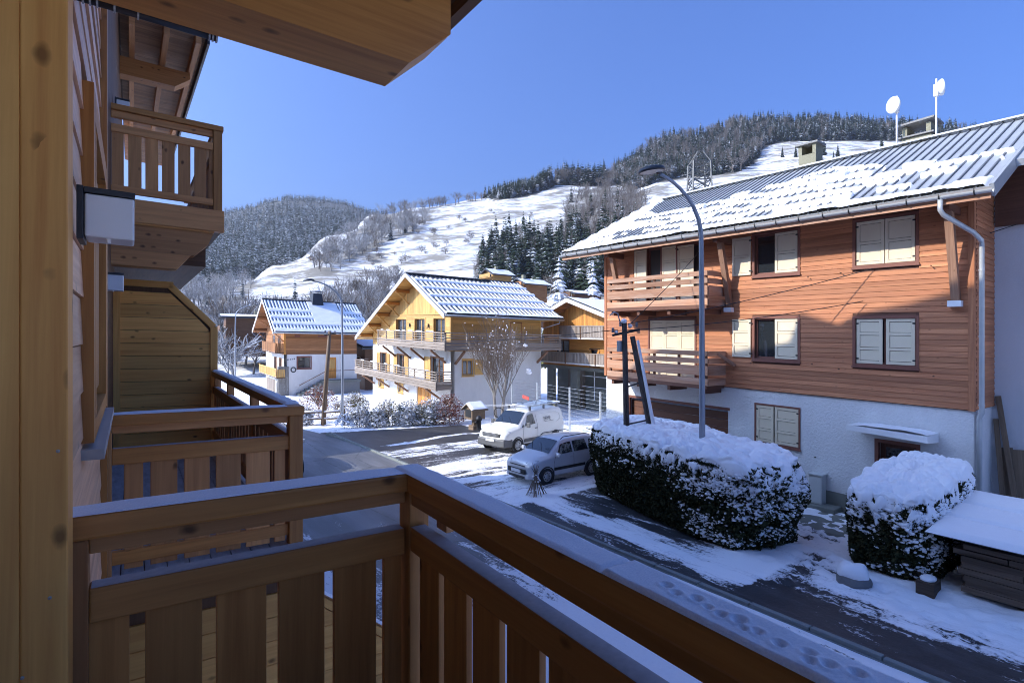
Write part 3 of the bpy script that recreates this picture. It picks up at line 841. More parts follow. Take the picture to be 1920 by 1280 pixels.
def tree_from(proto, name, label, loc, h, w, mat, trunk_r=.012, group=None, bark='bark', zf=0.0):
    t = thing(name, label, 'tree', loc, group)
    me = proto
    o = bpy.data.objects.new('crown', me); COL.objects.link(o); o.parent = t
    o.scale = (h * w, h * w, h); o.rotation_euler = (0, 0, TR.uniform(0, 6.28))
    k = MB(); k.tube([(loc[0], loc[1], loc[2] - .3), (loc[0], loc[1], loc[2] + h * .9)], [h * trunk_r, h * .003], 6)
    k.part('trunk', M[bark], t, smooth=True)
    return t
def proto_mesh(name, vf, mat):
    me = bpy.data.meshes.new(name); fill(me, *vf)
    at = me.attributes.new('rnd', 'FLOAT', 'FACE'); at.data.foreach_set('value', np.random.RandomState(3).rand(len(me.polygons)).astype(np.float32))
    me.materials.append(mat); return me
def build_single_trees():
    pn = [proto_mesh('spruce_crown', v, M['spruce']) for v in P_SPR_NEAR]
    ps = proto_mesh('snowy_spruce_crown', P_SPR_NEAR[1], M['spruce_snow'])
    pf = [proto_mesh('frosted_spruce_crown', v, M['spruce_frost']) for v in P_SPR_MID[:2]]
    # dark row behind the golden chalet
    row = [(905, 505, 16), (922, 500, 19), (940, 512, 17), (958, 508, 18), (975, 520, 17), (990, 515, 20), (1010, 505, 18), (1026, 515, 21), (1046, 522, 19), (1064, 512, 18), (1085, 518, 22), (1104, 515, 19), (1122, 512, 21), (1142, 505, 19), (1032, 545, 13), (1072, 540, 15), (1128, 540, 16)]
    for i, (px, y, h) in enumerate(row):
        p = on_hill(px, y)
        tree_from(pn[i % 3], 'spruce_tree', 'tall dark spruce in the row behind the golden chalet and the brown chalet', p[:3], h, TR.uniform(1.15, 1.45), None, group='dark spruces behind the chalets')
    # trees standing alone on the top snowfield
    which = ('leftmost spruce of the row on the bright snowfield above the roof', 'second spruce from the left on the bright top snowfield', 'middle spruce of the row on the top snowfield, left of the tallest', 'tallest spruce on the top snowfield above the roof', 'right end spruce of the row on the top snowfield', 'smallest young spruce on the top snowfield, next to the right end one')
    for i, (px, y, h) in enumerate([(1467, 296, 10), (1492, 296, 11), (1520, 293, 13), (1545, 292, 14), (1571, 296, 11), (1563, 297, 6)]):
        p = on_hill(px, y)
        tree_from(pn[i % 3], 'spruce_tree', which[i], p[:3], h, 1.05, None, group='spruces on the top snowfield')
    p = on_hill(1653, 282); tree_from(pn[0], 'spruce_tree', 'lone spruce on the top snowfield beside the mast of the lower dish aerial', p[:3], 13, 1.1, None)
    p = on_hill(392, 572); tree_from(pf[0], 'spruce_tree', 'broad frosted spruce on the low white meadow at far left, nearest the wooden screen', p[:3], 13, 1.15, None)
    p = on_hill(455, 560); tree_from(pf[1], 'spruce_tree', 'frosted spruce right of the broad one on the low white meadow', p[:3], 10.5, 1.0, None)
    p = on_hill(553, 562); tree_from(pf[1], 'spruce_tree', 'small dark spruce on the meadow above the left chalet chimney', p[:3], 9.5, 1.0, None)
    p = on_hill(732, 452); tree_from(pf[0], 'spruce_tree', 'dark spruce between bare trees high on the middle hillside', p[:3], 16, .95, None)
    p = on_hill(760, 440); tree_from(pn[2], 'spruce_tree', 'narrow spruce at the right edge of the bare wood on the hillside', p[:3], 11, .95, None)
    p = on_hill(1108, 405); tree_from(pn[1], 'spruce_tree', 'spruce rising from the bare wood left of the street lamp head', p[:3], 17, 1.0, None)
    x, y = from_bearing((1048 - 960) / 1020, 84); tree_from(ps, 'snowy_spruce', 'snow laden spruce right of the columnar thuja behind the amber chalet', (x, y, hill_z(x, y) + 2.2), 16.0, 1.35, None)
    x, y = from_bearing((1112 - 960) / 1020, 78); tree_from(ps, 'snowy_spruce', 'snow dusted spruce beside the left wall of the brown chalet', (x, y, hill_z(x, y) + 2), 14.5, 1.35, None)
    V, F = P_SPR_NEAR[0]; V = V.copy(); V[:, 0] *= .5; V[:, 1] *= .5
    pt = proto_mesh('thuja_crown', (V, F), M['larch_green'])
    x, y = from_bearing((1022 - 960) / 1020, 76); tree_from(pt, 'columnar_thuja', 'slim olive green columnar thuja behind the golden chalet roof end', (x, y, hill_z(x, y) + 2), 9.2, 1.0, None)
build_single_trees()
# ------------------------------------------------------------------ building kit
def free_spans(a, b, holes):
    """parts of a..b not covered by holes [(h0, h1)]."""
    out = []; x = a
    for h0, h1 in sorted(holes):
        if h1 <= x: continue
        if h0 >= b: break
        if h0 > x + .02: out.append((x, h0))
        x = max(x, h1)
    if x < b - .02: out.append((x, b))
    return out
def wall_with_holes(mb, P, a0, a1, z0, z1, holes, t):
    """P(a, z, d): point on the wall, d = depth inwards."""
    A = sorted({a0, a1, *[h[0] for h in holes], *[h[1] for h in holes]}); Z = sorted({z0, z1, *[h[2] for h in holes], *[h[3] for h in holes]})
    A = [x for x in A if a0 <= x <= a1]; Z = [x for x in Z if z0 <= x <= z1]
    for i in range(len(A) - 1):
        for j in range(len(Z) - 1):
            ca, cz = (A[i] + A[i + 1]) / 2, (Z[j] + Z[j + 1]) / 2
            if any(h[0] < ca < h[1] and h[2] < cz < h[3] for h in holes): continue
            q = [(A[i], Z[j]), (A[i + 1], Z[j]), (A[i + 1], Z[j + 1]), (A[i], Z[j + 1])]
            mb.quad([P(a, z, 0) for a, z in q]); mb.quad([P(a, z, t) for a, z in reversed(q)])
    for h in holes:
        q = [(h[0], h[2]), (h[1], h[2]), (h[1], h[3]), (h[0], h[3])]
        for k in range(4):
            a, b = q[k], q[(k + 1) % 4]
            mb.quad([P(*a, 0), P(*b, 0), P(*b, t), P(*a, t)])
def planks(parent, fr, mat, axis, fixed, a0, a1, z0, z1, pitch, holes, proud=.022, name='plank', along_z=False, sign=-1, jit=.002):
    """horizontal (or upright) boards on a wall. axis: 'y' wall at x=fixed running in y; 'x' wall at y=fixed running in x. sign: outward direction."""
    n = max(1, round(((a1 - a0) if along_z else (z1 - z0)) / pitch)); pt = ((a1 - a0) if along_z else (z1 - z0)) / n
    for k in range(n):
        if along_z:
            b0 = a0 + k * pt; b1 = b0 + pt
            spans = free_spans(z0(b0) if callable(z0) else z0, z1(b0 + pt / 2) if callable(z1) else z1, [(h[2], h[3]) for h in holes if h[0] < b1 - .02 and h[1] > b0 + .02])
        else:
            b0 = z0 + k * pt; b1 = b0 + pt
            spans = free_spans(a0, a1, [(h[0], h[1]) for h in holes if h[2] < b1 - .02 and h[3] > b0 + .02])
        for s0, s1 in spans:
            mb = MB(fr); j = R.uniform(0, jit)
            lo, hi = fixed + sign * (proud + j), fixed + sign * (.007 + j); bk = fixed + sign * .001
            if along_z:
                g = .004
                if axis == 'y': mb.box(min(lo, bk), max(lo, bk), b0 + g, b1 - g, s0, s1, grain=2)
                else: mb.box(b0 + g, b1 - g, min(lo, bk), max(lo, bk), s0, s1, grain=2)
            else:
                zt = b1 - .003
                if axis == 'y': c = [(lo, s0, b0), (bk, s0, b0), (bk, s1, b0), (lo, s1, b0), (hi, s0, zt), (bk, s0, zt), (bk, s1, zt), (hi, s1, zt)]; g = 1
                else: c = [(s0, bk, b0), (s0, lo, b0), (s1, lo, b0), (s1, bk, b0), (s0, bk, zt), (s0, hi, zt), (s1, hi, zt), (s1, bk, zt)]; g = 1
                mb.hexa(c, grain=1 if axis == 'y' else 1)
                if axis == 'x': pass
            mb.part(name, mat, parent)
def wall_pt(fr_axis, fixed):
    if fr_axis == 'y': return lambda a, z, d: (fixed + d, a, z)
    return lambda a, z, d: (a, fixed + d, z)
def pbox(mb, axis, fixed, a0, a1, z0, z1, d0, d1, **k):
    """box on a wall, d measured inwards (+) or outwards (-)."""
    if axis == 'y': mb.box(fixed + d0, fixed + d1, a0, a1, z0, z1, **k)
    else: mb.box(a0, a1, fixed + d0, fixed + d1, z0, z1, **k)
def window(parent, fr, axis, fixed, a0, a1, z0, z1, mframe, fw=.07, depth=.10, mull=1, cross=0, curtain=False, sill=True, name='window', mglass='glass', proud=.03, trim=True):
    f = MB(fr)
    if trim:
        for (b0, b1, c0, c1) in ((a0 - fw, a1 + fw, z1, z1 + fw), (a0 - fw, a1 + fw, z0 - fw, z0), (a0 - fw, a0, z0, z1), (a1, a1 + fw, z0, z1)):
            pbox(f, axis, fixed, b0, b1, c0, c1, -proud, -.004)
    w = .055
    for (b0, b1, c0, c1) in ((a0, a1, z1 - w, z1), (a0, a1, z0, z0 + w), (a0, a0 + w, z0 + w, z1 - w), (a1 - w, a1, z0 + w, z1 - w)):
        pbox(f, axis, fixed, b0, b1, c0, c1, depth - .03, depth + .03)
    for k in range(mull):
        m = a0 + (a1 - a0) * (k + 1) / (mull + 1); pbox(f, axis, fixed, m - .035, m + .035, z0 + w, z1 - w, depth - .028, depth + .028)
    for k in range(cross):
        m = z0 + (z1 - z0) * (k + 1) / (cross + 1); pbox(f, axis, fixed, a0 + w, a1 - w, m - .014, m + .014, depth - .02, depth + .02)
    fo = f.part(name, mframe, parent)
    xs = [a0 + w] + [v for k in range(mull) for v in (a0 + (a1 - a0) * (k + 1) / (mull + 1) - .035, a0 + (a1 - a0) * (k + 1) / (mull + 1) + .035)] + [a1 - w]
    for k in range(0, len(xs), 2):
        g = MB(fr); pbox(g, axis, fixed, xs[k], xs[k + 1], z0 + w, z1 - w, depth - .004, depth + .004); g.part('pane', M[mglass], fo)
        if curtain:
            g = MB(fr); n = 10
            for q in range(n):
                u0 = lerp(xs[k], xs[k + 1], q / n); u1 = lerp(xs[k], xs[k + 1], (q + 1) / n); d0 = depth + .05 + (.02 if q % 2 else 0); d1 = depth + .05 + (0 if q % 2 else .02)
                P = wall_pt(axis, fixed); g.quad([P(u0, z0 + w, d0), P(u1, z0 + w, d1), P(u1, z1 - w, d1), P(u0, z1 - w, d0)])
            g.part('curtain', M['curtain'], fo)
    if sill:
        s = MB(fr); pbox(s, axis, fixed, a0 - fw - .02, a1 + fw + .02, z0 - fw - .035, z0 - fw, -proud - .035, 0); s.part('sill', mframe, fo)
    return fo
def shutter(parent, fr, axis, fixed, a0, a1, z0, z1, d, mat, panels=3, label=None, hinge=0, braced=False):
    """panelled leaf, its back at depth -d in front of the wall."""
    s = MB(fr); w = .075; t = .03
    for (b0, b1, c0, c1) in ((a0, a0 + w, z0, z1), (a1 - w, a1, z0, z1)): pbox(s, axis, fixed, b0, b1, c0, c1, -d - t, -d)
    zs = [z0 + (z1 - z0) * k / panels for k in range(panels + 1)]
    for k, z in enumerate(zs):
        lo, hi = (z, z + w) if k == 0 else ((z - w, z) if k == panels else (z - w * .45, z + w * .45))
        pbox(s, axis, fixed, a0 + w, a1 - w, lo, hi, -d - t + .001, -d)
    for k in range(panels): pbox(s, axis, fixed, a0 + w + .008, a1 - w - .008, zs[k] + (w if k == 0 else w * .45) + .009, zs[k + 1] - (w if k == panels - 1 else w * .45) - .009, -d - t + .016, -d)
    o = s.part('shutter', mat, parent, label)
    if hinge:
        h = MB(fr); a = a0 if hinge < 0 else a1
        for z in (z0 + .12, z1 - .12): pbox(h, axis, fixed, a - .05, a + .05, z - .02, z + .02, -d - t - .008, -d - t)
        h.part('hinge', M['iron'], o)
    return o
def snow_sheet(parent, P, L, W, nl, nw, hf, mat, name='snow_cover', eps=.006):
    """snow lying on a slope. P(l, w, h): point; hf(l, w): depth (0 = none)."""
    H = [[hf(L * i / nl, W * j / nw) for j in range(nw + 1)] for i in range(nl + 1)]
    V, F, ids = [], [], {}
    def vid(i, j):
        if (i, j) not in ids:
            ids[(i, j)] = len(V); V.append(P(L * i / nl, W * j / nw, max(0.0, H[i][j])))
        return ids[(i, j)]
    for i in range(nl):
        for j in range(nw):
            q = ((i, j), (i + 1, j), (i + 1, j + 1), (i, j + 1))
            if max(H[a][b] for a, b in q) > eps: F.append([vid(a, b) for a, b in q])
    if not F: return None
    mb = MB(); mb.add_arrays(V, F)
    return mb.part(name, mat, parent, smooth=True, kind='stuff')
def hsh(i, j):
    v = math.sin(i * 127.1 + j * 311.7) * 43758.5453; return v - math.floor(v)
def nz(x, y, z=0.0): return mnoise.noise((x, y, z))

# ------------------------------------------------------------------ the brown chalet on the right
def build_brown_chalet():
    fr = Fr((15.92, 3.667, 0), (1, 0, -.008), (0, 1, .022), (0, 0, 1))
    t = thing('timber_chalet', 'large red brown boarded chalet with beige shutters and a half snowy grey sheet roof', 'house', (15.92, 3.667, 0))
    Y = lambda v: v - 3.667
    LEN = 11.49
    # upper boarded storeys
    op = dict(TR=(Y(4.78), Y(6.12), 6.55, 7.70), TM=(Y(7.62), Y(8.92), 6.52, 7.72), T1=(Y(12.45), Y(13.04), 5.62, 7.78), T2=(Y(10.80), Y(11.74), 5.62, 7.74),
              T3=(Y(11.75), Y(12.44), 5.62, 7.78), T4=(Y(13.05), Y(13.62), 5.62, 7.75),
              ML=(Y(11.04), Y(12.94), 3.12, 5.17), MM=(Y(7.62), Y(8.92), 3.98, 5.18), MR=(Y(4.78), Y(6.12), 3.97, 5.15))
    holes = list(op.values())
    w = MB(fr); wall_with_holes(w, wall_pt('y', .03), 0, LEN, 3.0, 8.35, holes, .22); w.part('wall', M['chalet_dark'], t)
    planks(t, fr, M['chalet_siding'], 'y', .03, .10, LEN - .10, 3.02, 8.25, .1335, [(a - .07, b + .07, c - .07, d + .07) for a, b, c, d in holes], .021)
    for y0, y1 in ((-.02, .10), (LEN - .10, LEN + .02)):
        m = MB(fr); m.box(-.012, .10, y0, y1, 3.0, 8.2, grain=2); m.part('corner_board', M['chalet_siding'], t)
    m = MB(fr); m.box(.28, .30, .3, LEN - .3, 3.0, 8.3); m.box(.28, 4, .3, LEN - .3, 5.45, 5.55); m.part('dark_backing', M['interior'], t)  # dark sheet behind the openings, unlit rooms put into its colour
    # white ground floor
    low = [(Y(9.84), Y(14.0), -.2, 2.27), (Y(7.60), Y(8.92), 1.43, 2.58), (Y(4.75), Y(5.64), -.2, 1.99)]
    w = MB(fr); wall_with_holes(w, wall_pt('y', .07), 0, LEN - .02, -.6, 3.0, low, .28); w.part('wall', M['plaster'], t, 'white roughcast ground floor wall')
    m = MB(fr); pbox(m, 'y', .07, 0, Y(4.7), -.6, .42, -.03, 0); pbox(m, 'y', .07, Y(5.7), Y(9.8), -.6, .42, -.03, 0); m.part('plinth', M['concrete'], t)
    g = MB(fr)
    for k in range(9): pbox(g, 'y', .07, Y(9.88), Y(13.96), -.2 + k * .265, -.2 + k * .265 + .255, .16, .20)
    g.part('garage_door', M['chalet_dark'], t)
    m = MB(fr); pbox(m, 'y', .07, Y(13.93), Y(14.08), -.2, 2.34, -.02, .1); pbox(m, 'y', .07, Y(9.78), Y(13.93), 2.25, 2.34, -.015, .1); m.part('garage_frame', M['frame_red'], t)
    d = MB(fr); pbox(d, 'y', .07, Y(4.78), Y(5.61), -.2, 1.95, .14, .18); do = d.part('door', M['chalet_dark'], t)
    d = MB(fr)
    for (b0, b1, c0, c1) in ((4.70, 4.78, -.2, 2.05), (5.61, 5.69, -.2, 2.05), (4.78, 5.61, 1.96, 2.05)): pbox(d, 'y', .07, Y(b0), Y(b1), c0, c1, -.015, .12)
    d.part('door_frame', M['frame_red'], do)
    d = MB(fr); pbox(d, 'y', .07, Y(4.92), Y(5.47), 1.2, 1.85, .128, .139); d.part('pane', M['glass'], do)
    # windows and shutters
    sh = M['shutter']; F = M['frame_red']
    def win(k, **kw): a, b, c, d = op[k]; return window(t, fr, 'y', .03, a, b, c, d, F, **kw)
    wo = win('TR'); shutter(wo, fr, 'y', .03, Y(4.80), Y(5.44), 6.56, 7.69, -.03, sh, 2, hinge=-1); shutter(wo, fr, 'y', .03, Y(5.46), Y(6.10), 6.56, 7.69, -.03, sh, 2, hinge=1)
    wo = win('TM'); shutter(wo, fr, 'y', .03, Y(7.64), Y(8.30), 6.53, 7.71, -.03, sh, 2, hinge=-1); shutter(wo, fr, 'y', .03, Y(9.03), Y(9.64), 6.53, 7.71, .03, sh, 2, 'shutter folded back flat on the boards', hinge=-1)
    wo = win('MM', curtain=True); shutter(wo, fr, 'y', .03, Y(7.64), Y(8.30), 3.99, 5.17, -.03, sh, 3, hinge=-1); shutter(wo, fr, 'y', .03, Y(9.03), Y(9.64), 3.99, 5.17, .03, sh, 3, 'shutter folded back flat on the boards', hinge=-1)
    wo = win('MR'); shutter(wo, fr, 'y', .03, Y(4.80), Y(5.42), 3.98, 5.14, -.03, sh, 3, hinge=-1); shutter(wo, fr, 'y', .03, Y(5.50), Y(6.10), 3.98, 5.14, -.03, sh, 3, 'left leaf slightly ajar', hinge=1)
    wo = win('T1', sill=False, mull=0, fw=.05, mglass='interior'); shutter(wo, fr, 'y', .03, Y(13.06), Y(13.62), 5.63, 7.77, .03, sh, 4)  # both door openings: dark sheets, not glass, coloured like the unlit room
    wo = win('T2', sill=False, mull=0, fw=.05, mglass='interior'); shutter(wo, fr, 'y', .03, Y(11.09), Y(11.74), 5.63, 7.73, -.02, sh, 4, hinge=1); shutter(wo, fr, 'y', .03, Y(11.77), Y(12.43), 5.63, 7.77, -.02, sh, 4, hinge=-1)
    wo = win('ML', sill=False, mull=2)
    for k in range(3): shutter(wo, fr, 'y', .03, Y(11.05) + k * .632, Y(11.05) + k * .632 + .622, 3.13, 5.16, -.03, sh, 4)
    fr2 = Fr(fr.P(.07, 0, 0), fr.ex, fr.ey, fr.ez)
    wo = window(t, fr2, 'y', 0, Y(7.62), Y(8.90), 1.45, 2.56, F, fw=.05, proud=.02)
    shutter(wo, fr2, 'y', 0, Y(7.63), Y(8.32), 1.46, 2.55, -.02, sh, 3, hinge=-1); shutter(wo, fr2, 'y', 0, Y(8.36), Y(8.89), 1.46, 2.55, -.02, sh, 3, hinge=1)
    for y, z in ((9.75, 6.72), (7.3, 6.33), (4.45, 6.40), (6.45, 6.38), (9.0, 3.83), (7.2, 3.90), (6.5, 3.80), (4.4, 3.75), (9.2, 1.40), (7.15, 1.28)):
        h = MB(fr); x = -.03 if z > 3 else .06; h.bar((x, Y(y), z), (x - .07, Y(y), z), .02, .02); h.bar((x - .07, Y(y), z - .05), (x - .07, Y(y), z + .06), .018, .02); h.part('shutter_catch', M['iron'], t)
    # return wall and set back wing
    w = MB(fr); w.hexa([(.30, .02, 3.0), (1.81, .02, 3.0), (1.81, .25, 3.0), (.30, .25, 3.0), (.30, .02, 8.33), (1.81, .02, 9.1), (1.81, .25, 9.1), (.30, .25, 8.33)]); w.part('wall', M['chalet_dark'], t)
    planks(t, fr, M['chalet_siding'], 'x', .02, .10, 1.80, 3.02, 8.22, .1335, [], .022)
    w = MB(fr); w.box(.352, 1.81, .06, .3, -.6, 3.0); w.part('wall', M['plaster'], t)
    w = MB(fr); w.box(1.812, 2.1, -7.0, .058, -.6, 7.45); w.part('wing_wall', M['plaster_grey'], t, 'blank grey white wing wall right of the drainpipe')
    w = MB(fr); w.box(1.70, 2.1, -7.0, -.02, 7.45, 8.95); w.part('wing_gable', M['chalet_dark'], t)
    # unseen sides
    w = MB(fr); w.box(.3, 10.9, LEN - .3, LEN, -.6, 8.2); w.box(10.6, 10.9, -7, LEN - .3, -.6, 8.2); w.part('wall', M['plaster'], t)
    w = MB(fr); w.prism([(.3, LEN - .28, 8.2), (10.7, LEN - .28, 8.2), (5.2, LEN - .28, 10.8)], (0, .25, 0)); w.part('gable_wall', M['chalet_dark'], t)
    # roof: eave at x=-1.0 z=7.86, ridge x=5.0 z=10.97
    y0, y1 = Y(3.15), Y(16.58); ex, ez, rx, rz = -1.0, 7.875, 5.0, 10.98; TH = .16
    L = math.hypot(rx - ex, rz - ez); cx, cz = (rx - ex) / L, (rz - ez) / L
    def RP(l, w_, h=0.0): return (ex + cx * l - cz * h, y0 + w_, ez + cz * l + cx * h)
    r = MB(fr); r.prism([RP(0, 0, -TH), RP(0, 0, 0), RP(L, 0, 0), (2 * rx - ex, y0, ez), (2 * rx - ex, y0, ez - TH), RP(L, 0, -TH)], (0, y1 - y0, 0))
    ro = r.part('roof', M['roof_metal'], t)
    r = MB(fr); a, b = 1.95, L; r.prism([RP(a, -7.2, -TH), RP(a, -7.2, 0), RP(b, -7.2, 0), RP(b, -7.2, -TH)], (0, 7.19, 0)); r.part('roof', M['roof_metal'], t, 'part of the roof over the set back wing')
    r = MB(fr); r.prism([RP(.04, .03, -TH - .03), RP(.04, .03, -TH - .004), RP(L, .03, -TH - .004), RP(L, .03, -TH - .03)], (0, y1 - y0 - .06, 0)); r.part('soffit', M['soffit'], t)
    W = y1 - y0; n = 54
    for k in range(n + 1):
        s = MB(fr); yy = W * k / n; j = R.uniform(-.008, .008)
        s.hexa([RP(.02, yy - .024 + j, .001), RP(L, yy - .024 + j, .001), RP(L, yy + .024 + j, .001), RP(.02, yy + .024 + j, .001),
                RP(.02, yy - .016 + j, .036), RP(L, yy - .016 + j, .036), RP(L, yy + .016 + j, .036), RP(.02, yy + .016 + j, .036)])
        s.part('roof_rib', M['roof_seam'], ro)
    for k in range(-28, 0):
        s = MB(fr); yy = k * W / n
        s.hexa([RP(1.98, yy - .032, .001), RP(L, yy - .032, .001), RP(L, yy + .032, .001), RP(1.98, yy + .032, .001), RP(1.98, yy - .022, .042), RP(L, yy - .022, .042), RP(L, yy + .022, .042), RP(1.98, yy + .022, .042)])
        s.part('roof_rib', M['roof_seam'], ro)
    s = MB(fr); s.bar(RP(L, -.05, .05), RP(L, W + .05, .05), .34, .05); s.part('ridge_cap', M['roof_metal'], ro)
    for yy in (-.03, W + .03):
        s = MB(fr); s.hexa([RP(-.02, yy - .03, -TH - .06), RP(L, yy - .03, -TH - .06), RP(L, yy + .03, -TH - .06), RP(-.02, yy + .03, -TH - .06), RP(-.02, yy - .03, .06), RP(L, yy - .03, .06), RP(L, yy + .03, .06), RP(-.02, yy + .03, .06)]); s.part('verge_board', M['zinc'], ro)
    rows = [.5, 1.15, 1.8, 2.45, 3.1, 3.75, 4.4]
    def depth(l, w_):
        far = w_ / W
        top = lerp(3.9, 5.9, sstep(.12, .45, far)) - 1.2 * sstep(.40, .55, far) * (1 - sstep(.80, .97, far)) - .5 * sstep(.55, .8, far) * (1 - sstep(.9, .98, far)) + 2.4 * sstep(.92, 1.0, far)
        top += .6 * nz(w_ * .9, 3.1)
        base = sstep(0, .5, top - l)
        n1 = nz(w_ * .55, l * 1.6, 1.0) + .6 * nz(w_ * 1.9, l * 3.2, 4.0) + .35 * nz(w_ * 4.5, l * 6, 9.0)
        ri = math.floor(w_ * n / W); ph = l / .78 + .30 * hsh(ri // 3, 7) + .12 * hsh(ri, 3) + .18 * nz(w_ * .7, l * .4, 2.0); row = math.floor(ph); f = ph - row
        cell = math.floor((ri + 3 * hsh(row, 11)) / 2.6); g = (.08 + .74 * hsh(cell * 3 + 1, row + 5) ** .8 + .12 * hsh(ri, row)) * sstep(.30, .9, l) + .06 * sstep(1.2, 4.5, l) + .5 * max(0.0, nz(w_ * .3, l * .45, 20.0))
        g *= 1 - .85 * sstep(.90, .98, far)
        if far < .30: g += (.9 * max(0.0, nz(w_ * .6, l * .9, 33.0) + .2)) * sstep(.5, 1.2, l) * (1 - far / .34)
        if f < g: d = -.03
        else:
            q = (f - g) / max(.05, 1 - g); d = (.035 + .065 * math.sin(math.pi * min(1, q * .98 + .02)) ** .6) * (.8 + .4 * hsh(row, ri // 2)) + .03 * n1
        if l < .45: d = max(d, .085 + .03 * n1)
        return d * base - .04 * (1 - base) - (.10 if w_ < .1 else 0)
    snow_sheet(t, lambda l, w_, h: fr.P(*RP(l, w_, h)), L - .2, W, 90, 330, depth, M['snow'], 'roof_snow')
    # gutter
    gz0 = 7.80
    g = MB(fr); pts = [(-1.06 - .075 * math.cos(a), -.075 * math.sin(a)) for a in [math.pi * k / 8 for k in range(9)]]
    for k in range(8):
        (xa, za), (xb, zb) = pts[k], pts[k + 1]; g.quad([(xa, y0 - .05, gz0 + za), (xb, y0 - .05, gz0 + zb), (xb, y1 + .05, gz0 + zb), (xa, y1 + .05, gz0 + za)])
    go = g.part('gutter', M['zinc'], t, smooth=True)
    y = y0 + .25
    while y < y1:
        h = MB(fr); h.ring((-1.06, y, gz0), (0, 1, 0), [(.084, -.016), (.084, .016)], 10, a0=math.pi * -.02, a1=math.pi * 1.02) if False else None
        ps = [(-1.06 - .082 * math.cos(a), y, gz0 - .082 * math.sin(a)) for a in [math.pi * k / 6 for k in range(7)]]
        h.tube(ps, .013, 5); h.bar((-1.145, y, gz0), (-1.14, y, gz0 + .05), .025, .012); h.part('gutter_hook', M['iron'], go)
        y += .61
    m = MB(fr); m.box(-1.0, -.965, y0, y1, 7.62, 7.83); m.part('fascia', M['chalet_rail'], t)
    p = MB(fr); p.tube([(-1.06, Y(4.0), 7.74), (-1.06, Y(4.0), 7.50), (-1.0, Y(3.96), 7.40), (-.45, Y(3.56), 7.02), (-.12, Y(3.50), 6.88), (-.09, Y(3.50), 6.75), (-.09, Y(3.50), 3.12), (-.05, Y(3.50), 3.0), (.0, Y(3.56), 2.88), (.0, Y(3.56), 2.75), (.0, Y(3.56), .3)], .052, 10)
    po = p.part('downpipe', M['zinc'], t, smooth=True)
    for z in (6.2, 4.7, 3.15):
        h = MB(fr); h.tube([(-.09, Y(3.50), z), (-.09, Y(3.50), z + .03)], .06, 10); h.part('pipe_collar', M['zinc'], po)
    # struts under the eaves
    for yv, zt in ((14.26, 7.55), (9.72, 7.55), (3.98, 7.55)):
        s = MB(fr); s.bar((-.02, Y(yv), 5.55), (-.56, Y(yv), zt), .16, .15, up=(1, 0, .25)); so = s.part('eave_strut', M['strut'], t)
        s = MB(fr); s.box(-.85, .03, Y(yv) - .08, Y(yv) + .08, zt - .02, zt + .16); s.part('bracket_beam', M['chalet_dark'], so)
        s = MB(fr); s.box(-.17, -.005, Y(yv) - .13, Y(yv) + .13, 5.40, 5.54); s.part('bearing_block', M['white_paint'], so)
    # balconies
    def balcony(z0, label):
        f = MB(fr); f.box(-.98, -.0, Y(9.93), Y(14.1), z0 - .12, z0); fo = f.part('balcony', M['chalet_dark'], t, label)
        for y in (10.0, 11.0, 12.0, 13.0, 14.0):
            p = MB(fr); p.box(-.93, -.86, Y(y) - .035, Y(y) + .035, z0, z0 + 1.02, grain=2); p.part('post', M['chalet_dark'], fo)
        for a, b in ((-.02, .20), (.30, .60), (.67, .83), (.91, 1.06)):
            p = MB(fr); p.box(-.975, -.935, Y(9.90), Y(14.12), z0 + a, z0 + b, grain=1); p.part('rail_board', M['chalet_rail'], fo, bevel=.004)
            p = MB(fr); p.box(-.93, -.01, Y(9.88), Y(9.92), z0 + a, z0 + b, grain=0); p.part('rail_board', M['chalet_rail'], fo)
            p = MB(fr); p.box(-.93, -.01, Y(14.10), Y(14.14), z0 + a, z0 + b, grain=0); p.part('rail_board', M['chalet_rail'], fo)
        if z0 < 4:
            p = MB(fr); p.bar((-.02, Y(9.55), z0 + .62), (-.5, Y(9.84), z0 + .98), .05, .10); p.part('brace', M['chalet_rail'], fo)
        for y in (10.1, 11.4, 12.7, 13.9):
            p = MB(fr); p.box(-.9, .0, Y(y) - .06, Y(y) + .06, z0 - .28, z0 - .12); p.part('joist', M['chalet_dark'], fo)
    balcony(5.60, 'upper balcony, mostly in sun'); balcony(3.09, 'lower balcony, half in shadow')
    # door canopy
    c = MB(fr); c.hexa([(-.72, Y(4.33), 2.22), (.06, Y(4.33), 2.16), (.06, Y(6.05), 2.20), (-.72, Y(6.05), 2.28), (-.72, Y(4.33), 2.38), (.06, Y(4.33), 2.40), (.06, Y(6.05), 2.42), (-.72, Y(6.05), 2.42)])
    co = c.part('door_canopy', M['white_paint'], t, bevel=.008)
    snow_sheet(co, lambda l, w_, h: fr.P(-.71 + l, Y(4.34) + w_, 2.395 + h), .75, 1.7, 8, 20, lambda l, w_: .05 * (1 - (2 * w_ / 1.7 - 1) ** 6) + .02 * nz(l * 4, w_ * 3), M['snow'])
    # chimneys
    c = MB(fr); c.box(5.45, 6.0, Y(9.55), Y(10.2), 10.5, 11.62); c1 = c.part('chimney', M['chim'], t, 'small square chimney', bevel=.01)
    c = MB(fr); c.box(5.36, 6.09, Y(9.46), Y(10.29), 11.98, 12.05); c.part('chimney_cap', M['stone'], c1)
    for y0_, y1_ in ((9.55, 9.68), (10.07, 10.2), ):
        c = MB(fr); c.box(5.45, 6.0, Y(y0_), Y(y1_), 11.62, 11.98); c.part('chimney_pier', M['chim'], c1)
    c = MB(fr); c.box(5.9, 6.0, Y(9.68), Y(10.07), 11.62, 11.98); c.part('chimney_pier', M['chim'], c1)
